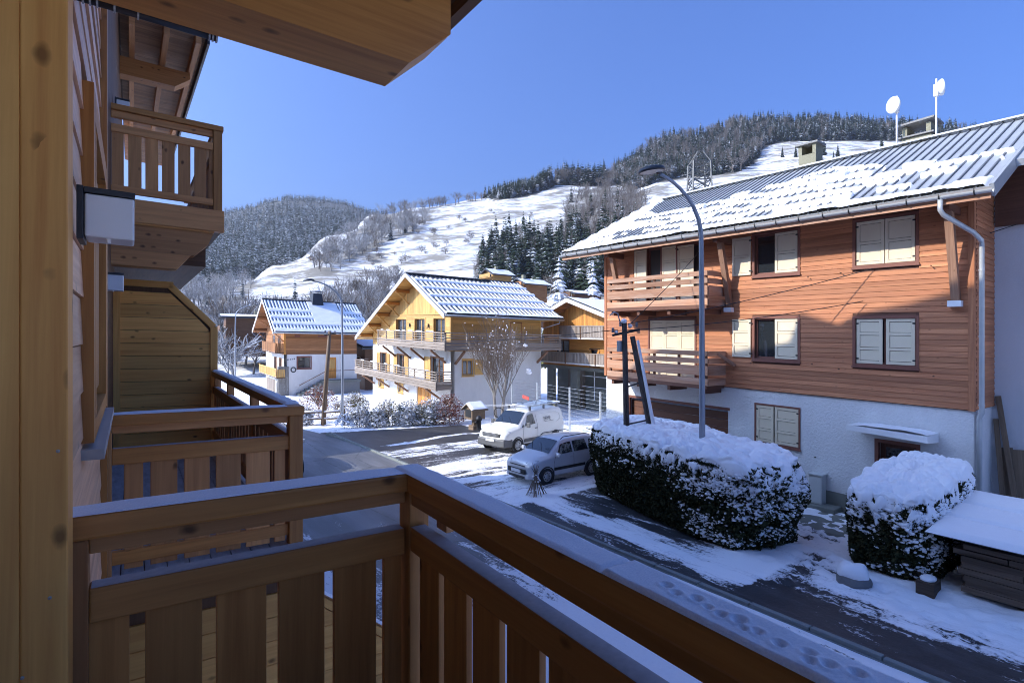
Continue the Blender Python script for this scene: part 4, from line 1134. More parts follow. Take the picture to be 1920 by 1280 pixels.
    c = MB(fr); c.box(5.35, 6.05, Y(5.95), Y(6.78), 10.4, 11.30); c2 = c.part('chimney', M['chim'], t, 'wide ridge chimney with an open hooded top', bevel=.01)
    c = MB(fr); c.box(5.27, 6.13, Y(5.88), Y(6.86), 11.31, 11.36); c.part('chimney_slab', M['stone'], c2)
    for y0_, y1_ in ((5.97, 6.10), (6.62, 6.75)):
        c = MB(fr); c.box(5.35, 6.05, Y(y0_), Y(y1_), 11.37, 11.68); c.part('chimney_pier', M['chim'], c2)
    c = MB(fr); c.hexa([(5.2, Y(5.85), 11.75), (6.2, Y(5.85), 11.75), (6.2, Y(6.9), 11.69), (5.2, Y(6.9), 11.69), (5.2, Y(5.85), 11.81), (6.2, Y(5.85), 11.81), (6.2, Y(6.9), 11.75), (5.2, Y(6.9), 11.75)]); c.part('chimney_cap', M['stone'], c2)
    # dish aerials stand on the ridge
    def dish(x, y, z0, zc, face, r, label):
        d = thing('dish_aerial', label, 'antenna', fr.P(x, Y(y), z0))
        m = MB(fr); m.tube([(x, Y(y), z0 - .5), (x, Y(y), zc + .3)], .028, 8); m.part('mast', M['white_paint'], d, smooth=True)
        m = MB(fr); fx = vnorm(face); c0 = vadd((x, Y(y), zc), vmul(fx, .10))
        m.ring(c0, fx, [(.001, -.11), (r * .5, -.085), (r * .85, -.03), (r, .02), (r, .05), (r * .98, .065), (r * .6, .085), (.001, .10)], 24)
        m.part('dish', M['white_diff'], d, smooth=True)
        m = MB(fr); m.box(x - .06, x + .06, Y(y) - .06, Y(y) + .06, zc - .25, zc + .12); m.part('radio_box', M['white_paint'], d)
    dish(5.1, 6.83, 10.95, 12.40, (-1, .55, -.05), .27, 'white dish aerial facing us, the lower one, further left on the roof ridge')
    dish(5.1, 5.76, 11.0, 12.58, (.55, -1, .12), .25, 'white dish aerial turned to the right, higher one above the wide chimney')
build_brown_chalet()
# ------------------------------------------------------------------ the golden chalet in the middle
def gable_roof(t, fr, x0, x1, ya, za, yr, zr, yb, zb, th, mroof, msoffit, mverge):
    """ridge along x. (ya, za) right eave, (yr, zr) ridge, (yb, zb) left eave. returns plane functions."""
    r = MB(fr); r.prism([(x0, ya, za - th), (x0, ya, za), (x0, yr, zr), (x0, yb, zb), (x0, yb, zb - th), (x0, yr, zr - th)], (x1 - x0, 0, 0))
    ro = r.part('roof', mroof, t)
    for (y0, z0, s) in ((ya, za, 1), (yb, zb, -1)):
        n = 14
        for k in range(n):
            a, b = k / n, (k + 1) / n - .004
            m = MB(fr); c = []
            for dz in (-th - .028, -th - .004):
                for (x, tt) in ((x0 + .03, a), (x1 - .03, a), (x1 - .03, b), (x0 + .03, b)):
                    c.append((x, lerp(y0, yr, tt), lerp(z0, zr, tt) + dz))
            m.hexa(c, grain=0); m.part('soffit_board', msoffit, ro)
        v = MB(fr); L = math.hypot(yr - y0, zr - z0)
        v.hexa([(x0 - .05, y0, z0 - th - .12), (x0, y0, z0 - th - .12), (x0, yr, zr - th - .12), (x0 - .05, yr, zr - th - .12), (x0 - .05, y0, z0 + .03), (x0, y0, z0 + .03), (x0, yr, zr + .03), (x0 - .05, yr, zr + .03)], grain=1)
        v.part('verge_board', mverge, ro)
    m = MB(fr); m.bar((x0 - .05, yr, zr + .03), (x1, yr, zr + .03), .3, .06); m.part('ridge_cap', mroof, ro)
    return ro
def roof_plane(x0, ya, za, yr, zr):
    L = math.hypot(yr - ya, zr - za); c, s = abs(yr - ya) / L, (zr - za) / L; sg = 1 if yr > ya else -1
    return L, (lambda l, w, h=0.0: (x0 + w, ya + sg * c * l - sg * s * h, za + s * l + c * h))
def slat_balcony(t, fr, mat, x, y0, y1, z0, z1, side_to, ends=('r',), nrail=4, nboard=3, label=None, bracket=True, floor_mat=None):
    """balcony along a gable: thin rails above, solid boards below, snow along the floor edge."""
    f = MB(fr); f.box(x + .04, side_to, y0 + .04, y1 - .04, z0 + .02, z0 + .16); fo = f.part('balcony', floor_mat or mat, t, label)
    H = z1 - z0; hb = .48 * H / nboard; k = int((y1 - y0) / 1.7) + 1
    for i in range(k + 1):
        yy = lerp(y0 + .05, y1 - .05, i / k); p = MB(fr); p.box(x + .045, x + .12, yy - .05, yy + .05, z0 - .06, z1, grain=2); p.part('post', mat, fo)
    def run(place):
        for i in range(nboard):
            p = place(z0 + i * hb + .012, z0 + (i + 1) * hb - .008, .04); p.part('rail_board', mat, fo)
        for i in range(nrail):
            zc = lerp(z0 + .5 * H + .06, z1 - .03, i / (nrail - 1)); hh = .05 if i < nrail - 1 else .07
            p = place(zc - hh / 2, zc + hh / 2, .04 if i < nrail - 1 else .09); p.part('rail', mat, fo)
    def front(a, b, th):
        p = MB(fr); p.box(x - th / 2, x + th / 2, y0, y1, a, b, grain=1); return p
    run(front)
    for e in ends:
        ye = y0 if e == 'r' else y1
        def side(a, b, th, ye=ye):
            p = MB(fr); p.box(x + .05, side_to, ye - th / 2, ye + th / 2, a, b, grain=0); return p
        run(side)
    return fo
def bracket(t, fr, mat, p0, p1, w=.13):
    b = MB(fr); b.bar(p0, p1, w, w, up=(0, 0, 1) if abs(p0[2] - p1[2]) < 3 else (1, 0, 0)); b.part('bracket', mat, t)

def build_golden_chalet():
    fr = Fr((18.27, 31.28, 0), (1, 0, -.008), (0, 1, .033), (0, 0, 1))
    t = thing('golden_chalet', 'golden wooden chalet with snow striped roof, two silvery balconies and white lower storeys', 'house', (18.27, 31.28, 0))
    Y = lambda v: v - 31.28
    G = M['gold']; LY = 13.1; LX = 7.75
    ud = [(Y(37.95), Y(39.75), 4.18, 6.08), (Y(34.95), Y(36.55), 4.18, 6.10), (Y(32.05), Y(33.65), 4.18, 6.12)]
    ld = [(Y(41.55), Y(42.75), 1.62, 3.30), (Y(38.2), Y(39.45), 1.62, 3.33), (Y(32.25), Y(34.0), 1.62, 3.42)]
    gd = [(Y(42.1), Y(43.1), .45, 1.25), (Y(38.45), Y(39.4), .40, 1.22), (Y(34.0), Y(36.2), -.6, 1.15)]
    w = MB(fr); wall_with_holes(w, wall_pt('y', 0), 0, LY, -1.2, 3.95, ld + gd, .3); w.part('wall', M['plaster_cream'], t, 'white rendered gable wall in sun')
    wood = [(0, LY, 3.95, 6.42)]
    w = MB(fr); wall_with_holes(w, wall_pt('y', .03), 0, LY, 3.95, 6.42, ud, .3); w.part('wall', G, t)
    planks(t, fr, G, 'y', .03, .14, LY, 3.98, 6.40, .2, [(a - .1, b + .1, c - .1, d + .1) for a, b, c, d in ud], .022)
    m = MB(fr); m.box(-.02, .14, -.02, .14, 3.95, 6.40, grain=2); m.part('corner_post', G, t)
    # upright boards in the gable
    yr, zr, ya, za, yb, zb = Y(35.75), 9.33, Y(30.15), 6.36, Y(45.55), 4.52
    def top(y): return (lerp(za, zr, (y - ya) / (yr - ya)) if y < yr else lerp(zr, zb, (y - yr) / (yb - yr))) - .24
    w = MB(fr); w.prism([(.06, .05, 6.4), (.06, yr, top(yr)), (.06, Y(41.6), top(Y(41.6)))], (.2, 0, 0)); w.part('gable_wall', G, t)
    planks(t, fr, G, 'y', .06, .12, Y(41.3), lambda y: 6.46, top, .19, [], .03, 'gable_board', True)
    planks(t, fr, G, 'y', .05, Y(39.9), Y(44.3), lambda y: 4.2, lambda y: min(6.4, top(y)), .19, [], .02, 'gable_board', True)
    m = MB(fr); m.box(-.03, .06, 0, Y(41.2), 6.38, 6.46, grain=1); m.part('string_board', G, t)
    for a, b, c, d in ud: window(t, fr, 'y', .03, a, b, c, d, G, fw=.10, depth=.16, mull=1, curtain=False, sill=False)
    for i, (a, b, c, d) in enumerate(ld):
        wo = window(t, fr, 'y', 0, a, b, c, d, M['brown_board'], fw=.07, depth=.18, mull=1, sill=False, trim=True, curtain=True)
        s = (b - a) * .52
        shutter(wo, fr, 'y', 0, b + .03, b + .03 + s, c, d, .02, G, 2)
        if i < 2: shutter(wo, fr, 'y', 0, a - .03 - s, a - .03, c, d, .02, G, 2)
    for i, (a, b, c, d) in enumerate(gd[:2]):
        wo = window(t, fr, 'y', 0, a, b, c, d, G, fw=.06, depth=.14, mull=0, curtain=False)
        shutter(wo, fr, 'y', 0, a + .02, lerp(a, b, .5), c, d, -.02, G, 1)
    d0 = MB(fr); a, b, c, d = gd[2]; pbox(d0, 'y', 0, a, b, c, d, .12, .16); do = d0.part('door', M['amber'], t)
    for k in range(4):
        m = MB(fr); pbox(m, 'y', 0, lerp(a, b, k / 4) + .03, lerp(a, b, (k + 1) / 4) - .03, c + .1, d - .08, .09, .119); m.part('door_board', M['amber'], do)
    # side wall
    sw = [(Y(31.28) + .85, .85 + .95, 2.30, 3.32)]
    hol = [(.95, 1.75, 2.35, 3.35)]
    w = MB(fr); wall_with_holes(w, wall_pt('x', 0), .302, LX, -1.2, 3.95, hol, .3); w.part('wall', M['plaster_cream'], t, 'white rendered side wall in shade')
    wo = window(t, fr, 'x', 0, .95, 1.75, 2.35, 3.35, G, fw=.10, depth=.14, mull=1); shutter(wo, fr, 'x', 0, 1.88, 2.55, 2.33, 3.37, .02, G, 2)
    w = MB(fr); w.box(.33, LX, .03, .3, 3.95, 6.3); w.part('wall', G, t)
    planks(t, fr, G, 'x', .03, .14, LX - .1, 3.98, 6.2, .2, [(4.9, 6.0, 4.0, 6.0)], .022)
    wo = window(t, fr, 'x', .03, 5.0, 5.9, 4.15, 5.95, M['brown_board'], fw=.09, depth=.12, mull=0, sill=False)
    m = MB(fr); m.box(LX - .1, LX + .02, -.0, .12, 3.95, 6.2, grain=2); m.part('corner_post', G, t)
    w = MB(fr); w.box(LX - .28, LX, .31, LY, -1.2, 6.0); w.box(.31, LX - .28, LY - .3, LY, -1.2, 4.4); w.part('wall', M['plaster_cream'], t)
    # roof
    x0, x1 = -1.1, 9.0
    ro = gable_roof(t, fr, x0, x1, ya, za, yr, zr, yb, zb, .16, M['roof_dark'], M['gold'], M['ivory'])
    L, RP = roof_plane(x0, ya, za, yr, zr); W = x1 - x0; n = 27
    for k in range(n + 1):
        s = MB(fr); xx = W * k / n
        s.hexa([RP(.02, xx - .03, .001), RP(L, xx - .03, .001), RP(L, xx + .03, .001), RP(.02, xx + .03, .001), RP(.02, xx - .018, .05), RP(L, xx - .018, .05), RP(L, xx + .018, .05), RP(.02, xx + .018, .05)])
        s.part('roof_rib', M['roof_dark'], ro)
    def depth(l, w_):
        band = (l / L) * 5.0; b = band - math.floor(band)
        rib = math.sin(math.pi * w_ * n / W) ** 2
        solid = 1 - sstep(.22, .34, b + .07 * nz(w_ * 2, l))
        d = .115 * solid + (1 - solid) * (.12 * rib - .05)
        d += .016 * nz(w_ * 1.4, l * 1.5)
        if l > L - .55 - .2 * nz(w_ * .7, 2.0) + (.6 if w_ > 7.3 else 0): d = 0
        return d if .12 < w_ else .03
    snow_sheet(t, lambda l, w_, h: fr.P(*RP(l, w_, h + .008)), L - .05, W, 80, 228, depth, M['snow'], 'roof_snow')
    # purlins with struts under the left rake, and a gutter
    for k, f in enumerate((.1, .28, .46, .64, .82)):
        y = lerp(yb, yr, f); z = lerp(zb, zr, f) - .32
        m = MB(fr); m.box(-1.05, .2, y - .1, y + .1, z - .12, z + .1, grain=0); po = m.part('purlin', M['amber'], t)
        if f > .2:
            m = MB(fr); m.bar((-.95, y, z - .08), (.02, y, z - .95), .09, .09, up=(0, 1, 0)); m.part('purlin_strut', M['gold'], po)
    for f in (.35, .7):
        y = lerp(ya, yr, f); z = lerp(za, zr, f) - .32
        m = MB(fr); m.box(-1.05, .2, y - .1, y + .1, z - .12, z + .1, grain=0); m.part('purlin', M['amber'], t)
    g = MB(fr); g.tube([(x0, ya - .06, za - .07), (x1, ya - .06, za - .07)], .065, 8); go = g.part('gutter', M['galv'], t, smooth=True)
    g = MB(fr); g.tube([(x1 - .4, ya - .05, za - .1), (x1 - .4, ya + .0, za - .32), (LX + .06, -.04, za - .75), (LX + .06, -.04, 3.9)], .04, 8); g.part('downpipe', M['galv'], go, smooth=True)
    # balconies
    S = M['silver']
    up = slat_balcony(t, fr, S, -1.2, Y(29.95), Y(40.6), 4.05, 5.20, -.0, (), 4, 3, 'upper balcony wrapping round the corner')
    # its run along the side wall
    ys = Y(30.0)
    f = MB(fr); f.box(-1.15, 8.6, ys + .04, -.0, 4.07, 4.21); f.part('balcony_floor', S, up)
    for i in range(3):
        p = MB(fr); p.box(-1.2, 8.65, ys - .02, ys + .02, 4.05 + i * .184 + .01, 4.05 + (i + 1) * .184 - .008, grain=0); p.part('rail_board', S, up)
    for i in range(4):
        zc = lerp(4.69, 5.17, i / 3); p = MB(fr); p.box(-1.2, 8.65, ys - .02, ys + .02, zc - .025, zc + .03, grain=0); p.part('rail', S, up)
    for i in range(7):
        p = MB(fr); xx = lerp(-1.1, 8.55, i / 6); p.box(xx - .05, xx + .05, ys + .022, ys + .1, 3.98, 5.2, grain=2); p.part('post', S, up)
    p = MB(fr)
    for a, b in ((4.05, 4.6), (4.68, 4.74), (4.84, 4.9), (5.0, 5.06), (5.14, 5.2)): p.box(8.61, 8.65, ys + .03, 0, a, b, grain=1)
    p.part('end_panel', S, up)
    lo = slat_balcony(t, fr, S, -1.2, Y(31.1), Y(45.4), 1.42, 2.62, -.0, ('r', 'l'), 4, 3, 'lower balcony')
    for y in (39.8, 37.2, 35.0, 32.0): bracket(t, fr, M['strut'], (0, Y(y), 3.15), (-1.1, Y(y), 3.98))
    for y in (44.0, 41.0, 37.6, 32.6): bracket(t, fr, M['strut'], (0, Y(y), .62), (-1.1, Y(y), 1.36))
    for x in (.35, 7.4): bracket(t, fr, M['strut'], (x, 0, 3.1), (x, Y(30.1), 3.98))
    for z, n_ in ((5.24, 7), (2.66, 6)):
        m = MB(fr)
        for k in range(n_):
            y = lerp(Y(31), Y(40) if z > 4 else Y(45), (k + R.random()) / n_); m.ball((-1.2, y, z), .05, R.uniform(.2, .6), .035, 8, 4)
        m.part('rail_snow', M['snow'], t, smooth=True, kind='stuff')
    for y in (34.3, 37.25):
        m = MB(fr); m.box(-.09, -.03, Y(y) - .05, Y(y) + .05, 5.5, 5.75); m.bar((-.06, Y(y), 5.5), (-.2, Y(y), 5.42), .03, .03); m.part('wall_lantern', M['iron'], t)
build_golden_chalet()

# ------------------------------------------------------------------ the left chalet
def build_left_chalet():
    fr = Fr((13.62, 54.71, 0), (1, 0, -.009), (0, 1, .03), (0, 0, 1))
    t = thing('small_chalet', 'small chalet at left with brown boarded upper floor, white ground floor and dark chimney', 'house', (13.62, 54.71, 0))
    LX, LY = 7.15, 7.3; B = M['brown_board']
    hol = [(1.25, 2.5, 2.02, 3.1), (4.2, 5.05, .93, 3.06)]
    w = MB(fr); wall_with_holes(w, wall_pt('x', 0), .302, LX, -1.2, 3.36, hol, .3); w.part('wall', M['plaster_cream'], t, 'shaded white front wall')
    w = MB(fr); wall_with_holes(w, wall_pt('y', 0), 0, LY, -1.2, 3.36, [(.9, 1.7, 1.3, 2.9), (2.8, 3.7, 1.3, 2.9)], .3); w.part('wall', M['plaster_cream'], t, 'sunlit white gable wall')
    for a, b in ((.9, 1.7), (2.8, 3.7)): window(t, fr, 'y', 0, a, b, 1.3, 2.9, B, fw=.08, depth=.12, sill=False)
    window(t, fr, 'x', 0, *hol[0], M['frame_red'], fw=.09, depth=.12, mull=0)
    d = MB(fr); d.box(4.2, 5.05, .12, .17, .93, 3.06, grain=2); do = d.part('door', M['amber'], t)
    d = MB(fr); d.box(4.35, 4.9, .09, .119, 1.9, 2.8); d.part('door_panel', M['gold'], do)
    w = MB(fr); w.box(.02, LX, .03, LY, 3.36, 5.5); w.part('wall', B, t)
    planks(t, fr, B, 'x', .03, .18, LX, 3.38, 5.45, .19, [], .024)
    planks(t, fr, B, 'y', .02, .16, LY, 3.38, 5.45, .19, [(1.2, 2.2, 3.4, 5.2), (3.4, 4.4, 3.4, 5.2)], .024)
    for a, b in ((1.2, 2.2), (3.4, 4.4)): window(t, fr, 'y', .02, a, b, 3.5, 5.15, M['brown_board'], fw=.06, depth=-.004, mull=1, sill=False)
    m = MB(fr); m.box(-.02, .16, -.01, .18, 3.36, 5.45, grain=2); m.part('corner_post', M['amber'], t)
    m = MB(fr); m.box(1.0, 1.5, -.02, .02, 5.0, 5.25); m.box(3.2, 4.2, -.02, .02, 5.05, 5.25); m.part('vent_panel', M['frame_red'], t)
    # stone pier with render sign, ring and stair
    s = MB(fr); s.box(-.55, .42, -.12, .30, -1.2, 2.2); so = s.part('stone_pier', M['stone'], t, bevel=.02)
    for k in range(9):
        for q in range(3):
            m = MB(fr); x = -.52 + q * .31 + R.uniform(-.02, .02); z = -.45 + k * .29; m.box(x, x + .28, -.15 - R.uniform(0, .02), -.118, z + .015, z + .27); m.part('stone', M['stone'], so, bevel=.015)
    m = MB(fr); m.ring((.86, -.04, 1.88), (0, 1, 0), [(.17, 0), (.22, -.02), (.27, 0), (.22, .02), (.17, 0)], 20); m.part('wall_ring', M['iron'], t)
    # lettering above the pier is only a few strokes long
    m = MB(fr)
    for k, wd in enumerate((.16, .09, .13, .1, .17)): m.box(.25 + k * .16, .25 + k * .16 + wd * .7, -.012, -.002, 2.78 + k * .02, 2.78 + k * .02 + .13)
    m.part('house_lettering', M['print_grey'], t, 'faint dark house name on the white wall')
    for k in range(7):
        m = MB(fr); a = lerp(1.1, 3.7, k / 7); b = lerp(1.1, 3.7, (k + 1) / 7); z = lerp(-.55, .82, (k + 1) / 7); m.box(a, b + .02, -1.1, -.15, z - .2, z); m.part('stair_step', M['concrete'], t)
    m = MB(fr); m.box(3.72, LX, -1.25, -.005, .62, .84); lo = m.part('landing', M['concrete'], t)
    m = MB(fr); m.box(3.8, LX - .1, -1.1, -.05, -1.0, .61); m.part('landing_base', M['stone'], t)
    def rail(pts, n):
        m = MB(fr)
        a, b = pts; m.bar(vadd(a, (0, 0, .95)), vadd(b, (0, 0, .95)), .05, .06); ro = m.part('stair_rail', M['dark_stain'], t)
        for k in range(n):
            p = vlerp(a, b, (k + .5) / n); q = MB(fr); q.bar(vadd(p, (0, 0, .08)), vadd(p, (0, 0, .92)), .05, .03); q.part('baluster', M['dark_stain'], ro)
    rail(((1.1, -1.12, -.5), (3.7, -1.12, .84)), 13); rail(((3.75, -1.22, .86), (LX, -1.22, .86)), 18)
    # balconies on the gable
    def bal(z0, z1, ya_, yb_, mat):
        f = MB(fr); f.box(-.82, -.002, ya_, yb_, z0 - .08, z0); fo = f.part('balcony', M['dark_stain'], t)
        m = MB(fr); m.box(-.86, -.78, ya_, yb_, z1 - .07, z1, grain=1); m.part('rail', mat, fo)
        n = int((yb_ - ya_) / .22)
        for k in range(n):
            y = lerp(ya_ + .02, yb_ - .02, (k + .5) / n); m = MB(fr); m.box(-.84, -.81, y - .08, y + .08, z0 + .03, z1 - .08, grain=2); m.part('picket', mat, fo)
        for k in range(4):
            m = MB(fr); x = -.7 + k * .19; m.box(x - .07, x + .07, ya_ - .03, ya_, z0 + .03, z1 - .08, grain=2); m.part('picket', mat, fo)
        snow_sheet(fo, lambda l, w_, h: fr.P(-.9 + l, ya_ + w_, z0 - .07 + h), .1, yb_ - ya_, 3, 30, lambda l, w_: .1 + .03 * nz(w_ * 2, z0), M['snow'])
    bal(3.55, 4.5, -.1, 5.2, B); bal(1.22, 2.05, -.6, 6.6, M['gold'])
    m = MB(fr)
    for k in range(9): m.box(-.8, -.76, .2 + k * .35, .2 + k * .35 + .3, -1.0, .95, grain=2)
    m.part('screen_board', M['silver'], t, kind='stuff')
    # roof
    ya, za, yr, zr, yb, zb = -.95, 5.52, 3.6, 8.72, 8.2, 5.5; x0, x1 = -1.15, 8.4
    w = MB(fr); w.prism([(.05, 0, 5.45), (.05, yr, zr - .3), (.05, LY, 5.45)], (LX - .2, 0, 0)); w.part('gable_wall', B, t)
    planks(t, fr, B, 'y', .05, .35, LY - .4, lambda y: 5.46, lambda y: (lerp(za, zr, (y - ya) / (yr - ya)) if y < yr else lerp(zr, zb, (y - yr) / (yb - yr))) - .3, .2, [], .025, 'gable_board', True)
    ro = gable_roof(t, fr, x0, x1, ya, za, yr, zr, yb, zb, .16, M['roof_dark'], M['brown_board'], M['ivory'])
    L, RP = roof_plane(x0, ya, za, yr, zr); W = x1 - x0; n = 30
    for k in range(n + 1):
        s = MB(fr); xx = W * k / n
        s.hexa([RP(.02, xx - .03, .001), RP(L, xx - .03, .001), RP(L, xx + .03, .001), RP(.02, xx + .03, .001), RP(.02, xx - .018, .05), RP(L, xx - .018, .05), RP(L, xx + .018, .05), RP(.02, xx + .018, .05)])
        s.part('roof_rib', M['roof_dark'], ro)
    def depth(l, w_):
        band = (l / L) * 5.0; b = band - math.floor(band); rib = math.sin(math.pi * w_ * n / W) ** 2
        top = l > L * .8
        solid = (1 - sstep(.45, .6, b + .1 * nz(w_ * 1.5, l))) if not top else 0.0
        d = .09 * solid + (1 - solid) * (.09 * rib - .02)
        if 4.2 < w_ < 7.2 and l > L * .3: d = .08
        return d + .012 * nz(w_ * 1.3, l * 2) if w_ > .1 and l < L - .18 else 0
    snow_sheet(t, lambda l, w_, h: fr.P(*RP(l, w_, h + .008)), L - .05, W, 60, 150, depth, M['snow'], 'roof_snow')
    for f in (.12, .5):
        y = lerp(yb, yr, f); z = lerp(zb, zr, f) - .3; m = MB(fr); m.box(x0 + .05, .2, y - .09, y + .09, z - .1, z + .1, grain=0); po = m.part('purlin', B, t)
        m = MB(fr); m.bar((x0 + .1, y, z - .06), (.0, y, z - .9), .08, .08, up=(0, 1, 0)); m.part('purlin_strut', B, po)
    y = ya + .4; m = MB(fr); m.bar((x0 + .1, y, za - .05), (.0, .2, 4.6), .08, .08, up=(0, 1, 0)); m.part('purlin_strut', B, t)
    g = MB(fr); g.tube([(x0, ya - .05, za - .08), (x1, ya - .05, za - .08)], .06, 8); g.part('gutter', M['zinc'], t, smooth=True)
    # chimney: tapered sheet metal hood
    c = MB(fr); a, b = .62, .44; cx, cy = 4.1, 3.45
    c.hexa([(cx - a, cy - a, 7.9), (cx + a, cy - a, 7.9), (cx + a, cy + a, 7.9), (cx - a, cy + a, 7.9), (cx - b, cy - b, 9.55), (cx + b, cy - b, 9.55), (cx + b, cy + b, 9.55), (cx - b, cy + b, 9.55)]); co = c.part('chimney', M['anthracite'], t, bevel=.01)
    c = MB(fr); c.box(cx - .52, cx + .52, cy - .52, cy + .52, 9.74, 9.80); c.part('chimney_cap', M['anthracite'], co)
    for i, j in ((-1, -1), (1, -1), (1, 1), (-1, 1)):
        c = MB(fr); c.box(cx + i * .38 - .04, cx + i * .38 + .04, cy + j * .38 - .04, cy + j * .38 + .04, 9.55, 9.74); c.part('cap_leg', M['galv'], co)
    c = MB(fr); c.ball((cx, cy, 9.82), .4, .4, .08, 10, 5); c.part('chimney_snow', M['snow'], co, smooth=True, kind='stuff')
build_left_chalet()

# ------------------------------------------------------------------ the amber chalet behind the fence
def build_amber_chalet():
    fr = Fr((28.66, 26.0, 0), (1, 0, -.008), (0, 1, .02), (0, 0, 1))
    t = thing('amber_chalet', 'amber wooden chalet behind the wire fence, two slatted balconies above a concrete garage floor', 'house', (28.66, 26.0, 0))
    A = M['amber']
    ya, za, yr, zr, yb, zb = -1.2, 6.05, 4.0, 7.72, 9.3, 5.75; x0, x1 = -1.2, 9.0
    hol = [(5.05, 6.6, 3.05, 4.58), (1.85, 2.75, 2.75, 3.95)]
    w = MB(fr); wall_with_holes(w, wall_pt('y', 0), 0, 8.1, 2.6, 5.6, hol, .3); w.part('wall', A, t)
    w = MB(fr); w.prism([(0, 0, 5.6), (0, yr, 7.5), (0, 8.1, 5.6)], (.3, 0, 0)); w.part('gable_wall', A, t)
    planks(t, fr, A, 'y', 0, .02, 8.1, lambda y: 4.85, lambda y: (lerp(za, zr, (y - ya) / (yr - ya)) if y < yr else lerp(zr, zb, (y - yr) / (yb - yr))) - .25, .21, [], .025, 'gable_board', True)
    planks(t, fr, A, 'y', 0, .02, 8.1, 2.75, 4.8, .24, hol, .02)
    window(t, fr, 'y', 0, *hol[0], M['dark_stain'], fw=.07, depth=.12, sill=False); window(t, fr, 'y', 0, *hol[1], M['dark_stain'], fw=.08, depth=.12, mull=0, sill=False)
    a = MB(fr); a.ring((-.03, 2.3, 3.95), (1, 0, 0), [(.36, -.02), (.54, -.02), (.54, .02), (.36, .02)], 16, a0=0, a1=math.pi); a.part('window_arch', M['amber'], t)
    # concrete ground floor
    w = MB(fr); w.box(1.6, 1.9, -3, 8.2, -1.4, 2.55); w.part('wall', M['concrete'], t)
    w = MB(fr); w.box(-.1, 8, -3, 8.3, 2.35, 2.6); w.part('floor_slab', M['concrete'], t)
    for y in (4.15, 6.9):
        p = MB(fr); p.box(0, .3, y, y + .75, -1.4, 2.35); p.part('pillar', M['concrete'], t, bevel=.01)
    d = MB(fr)
    for k in range(11): d.box(1.52, 1.598, 4.9 + k * .175, 4.9 + k * .175 + .165, -1.3, 2.2, grain=2)
    d.part('garage_door', M['silver'], t, kind='stuff')
    g = MB(fr); g.box(.9, .95, -1, 4.1, -1.3, 1.0); g.part('low_wall', M['concrete'], t)
    m = MB(fr)
    for y in (0.2, 1.5, 2.8): m.box(.5, .54, y, y + .05, .2, 2.3)
    for z in (1.1, 1.9): m.box(.5, .54, -1, 4.1, z, z + .05)
    m.part('white_gate_frame', M['white_paint'], t)
    def bal(z0, z1, y0, y1, label):
        f = MB(fr); f.box(-1.05, 0, y0, y1, z0 - .12, z0); fo = f.part('balcony', M['ivory'], t, label)
        m = MB(fr); m.box(-1.08, -.98, y0, y1, z1, z1 + .06, grain=1); m.part('rail', M['silver'], fo)
        n = int((y1 - y0) / .15)
        for k in range(n):
            y = lerp(y0, y1, (k + .5) / n); m = MB(fr); m.box(-1.05, -1.02, y - .06, y + .06, z0 - .02, z1, grain=2); m.part('picket', M['silver'], fo)
        for k in range(6):
            m = MB(fr); x = -1.0 + k * .17; m.box(x, x + .13, y1 - .03, y1, z0 - .02, z1, grain=2); m.part('picket', M['silver'], fo)
        for k in range(4):
            m = MB(fr); y = lerp(y0 + .1, y1 - .1, k / 3); m.box(-1.1, -1.05, y - .03, y + .03, z0 - .1, z1 + .02, grain=2); m.part('post', M['dark_stain'], fo)
    bal(4.82, 5.62, -2, 5.05, 'upper balcony'); bal(2.95, 3.65, -2, 7.5, 'lower balcony')
    ro = gable_roof(t, fr, x0, x1, ya, za, yr, zr, yb, zb, .16, M['roof_dark'], M['brown_board'], M['ivory'])
    L, RP = roof_plane(x0, ya, za, yr, zr)
    snow_sheet(t, lambda l, w_, h: fr.P(*RP(l, w_, h + .006)), L, x1 - x0, 12, 24, lambda l, w_: .10 + .02 * nz(l, w_), M['snow'], 'roof_snow')
    L2, RP2 = roof_plane(x0, yb, zb, yr, zr)
    snow_sheet(t, lambda l, w_, h: fr.P(*RP2(l, w_, h + .006)), L2, x1 - x0, 12, 24, lambda l, w_: .10 + .02 * nz(l, w_), M['snow'], 'roof_snow')
    for f in (.35, .7):
        y = lerp(yb, yr, f); z = lerp(zb, zr, f) - .3; m = MB(fr); m.box(x0 + .05, .2, y - .09, y + .09, z - .1, z + .1, grain=0); m.part('purlin', M['brown_board'], t)
build_amber_chalet()

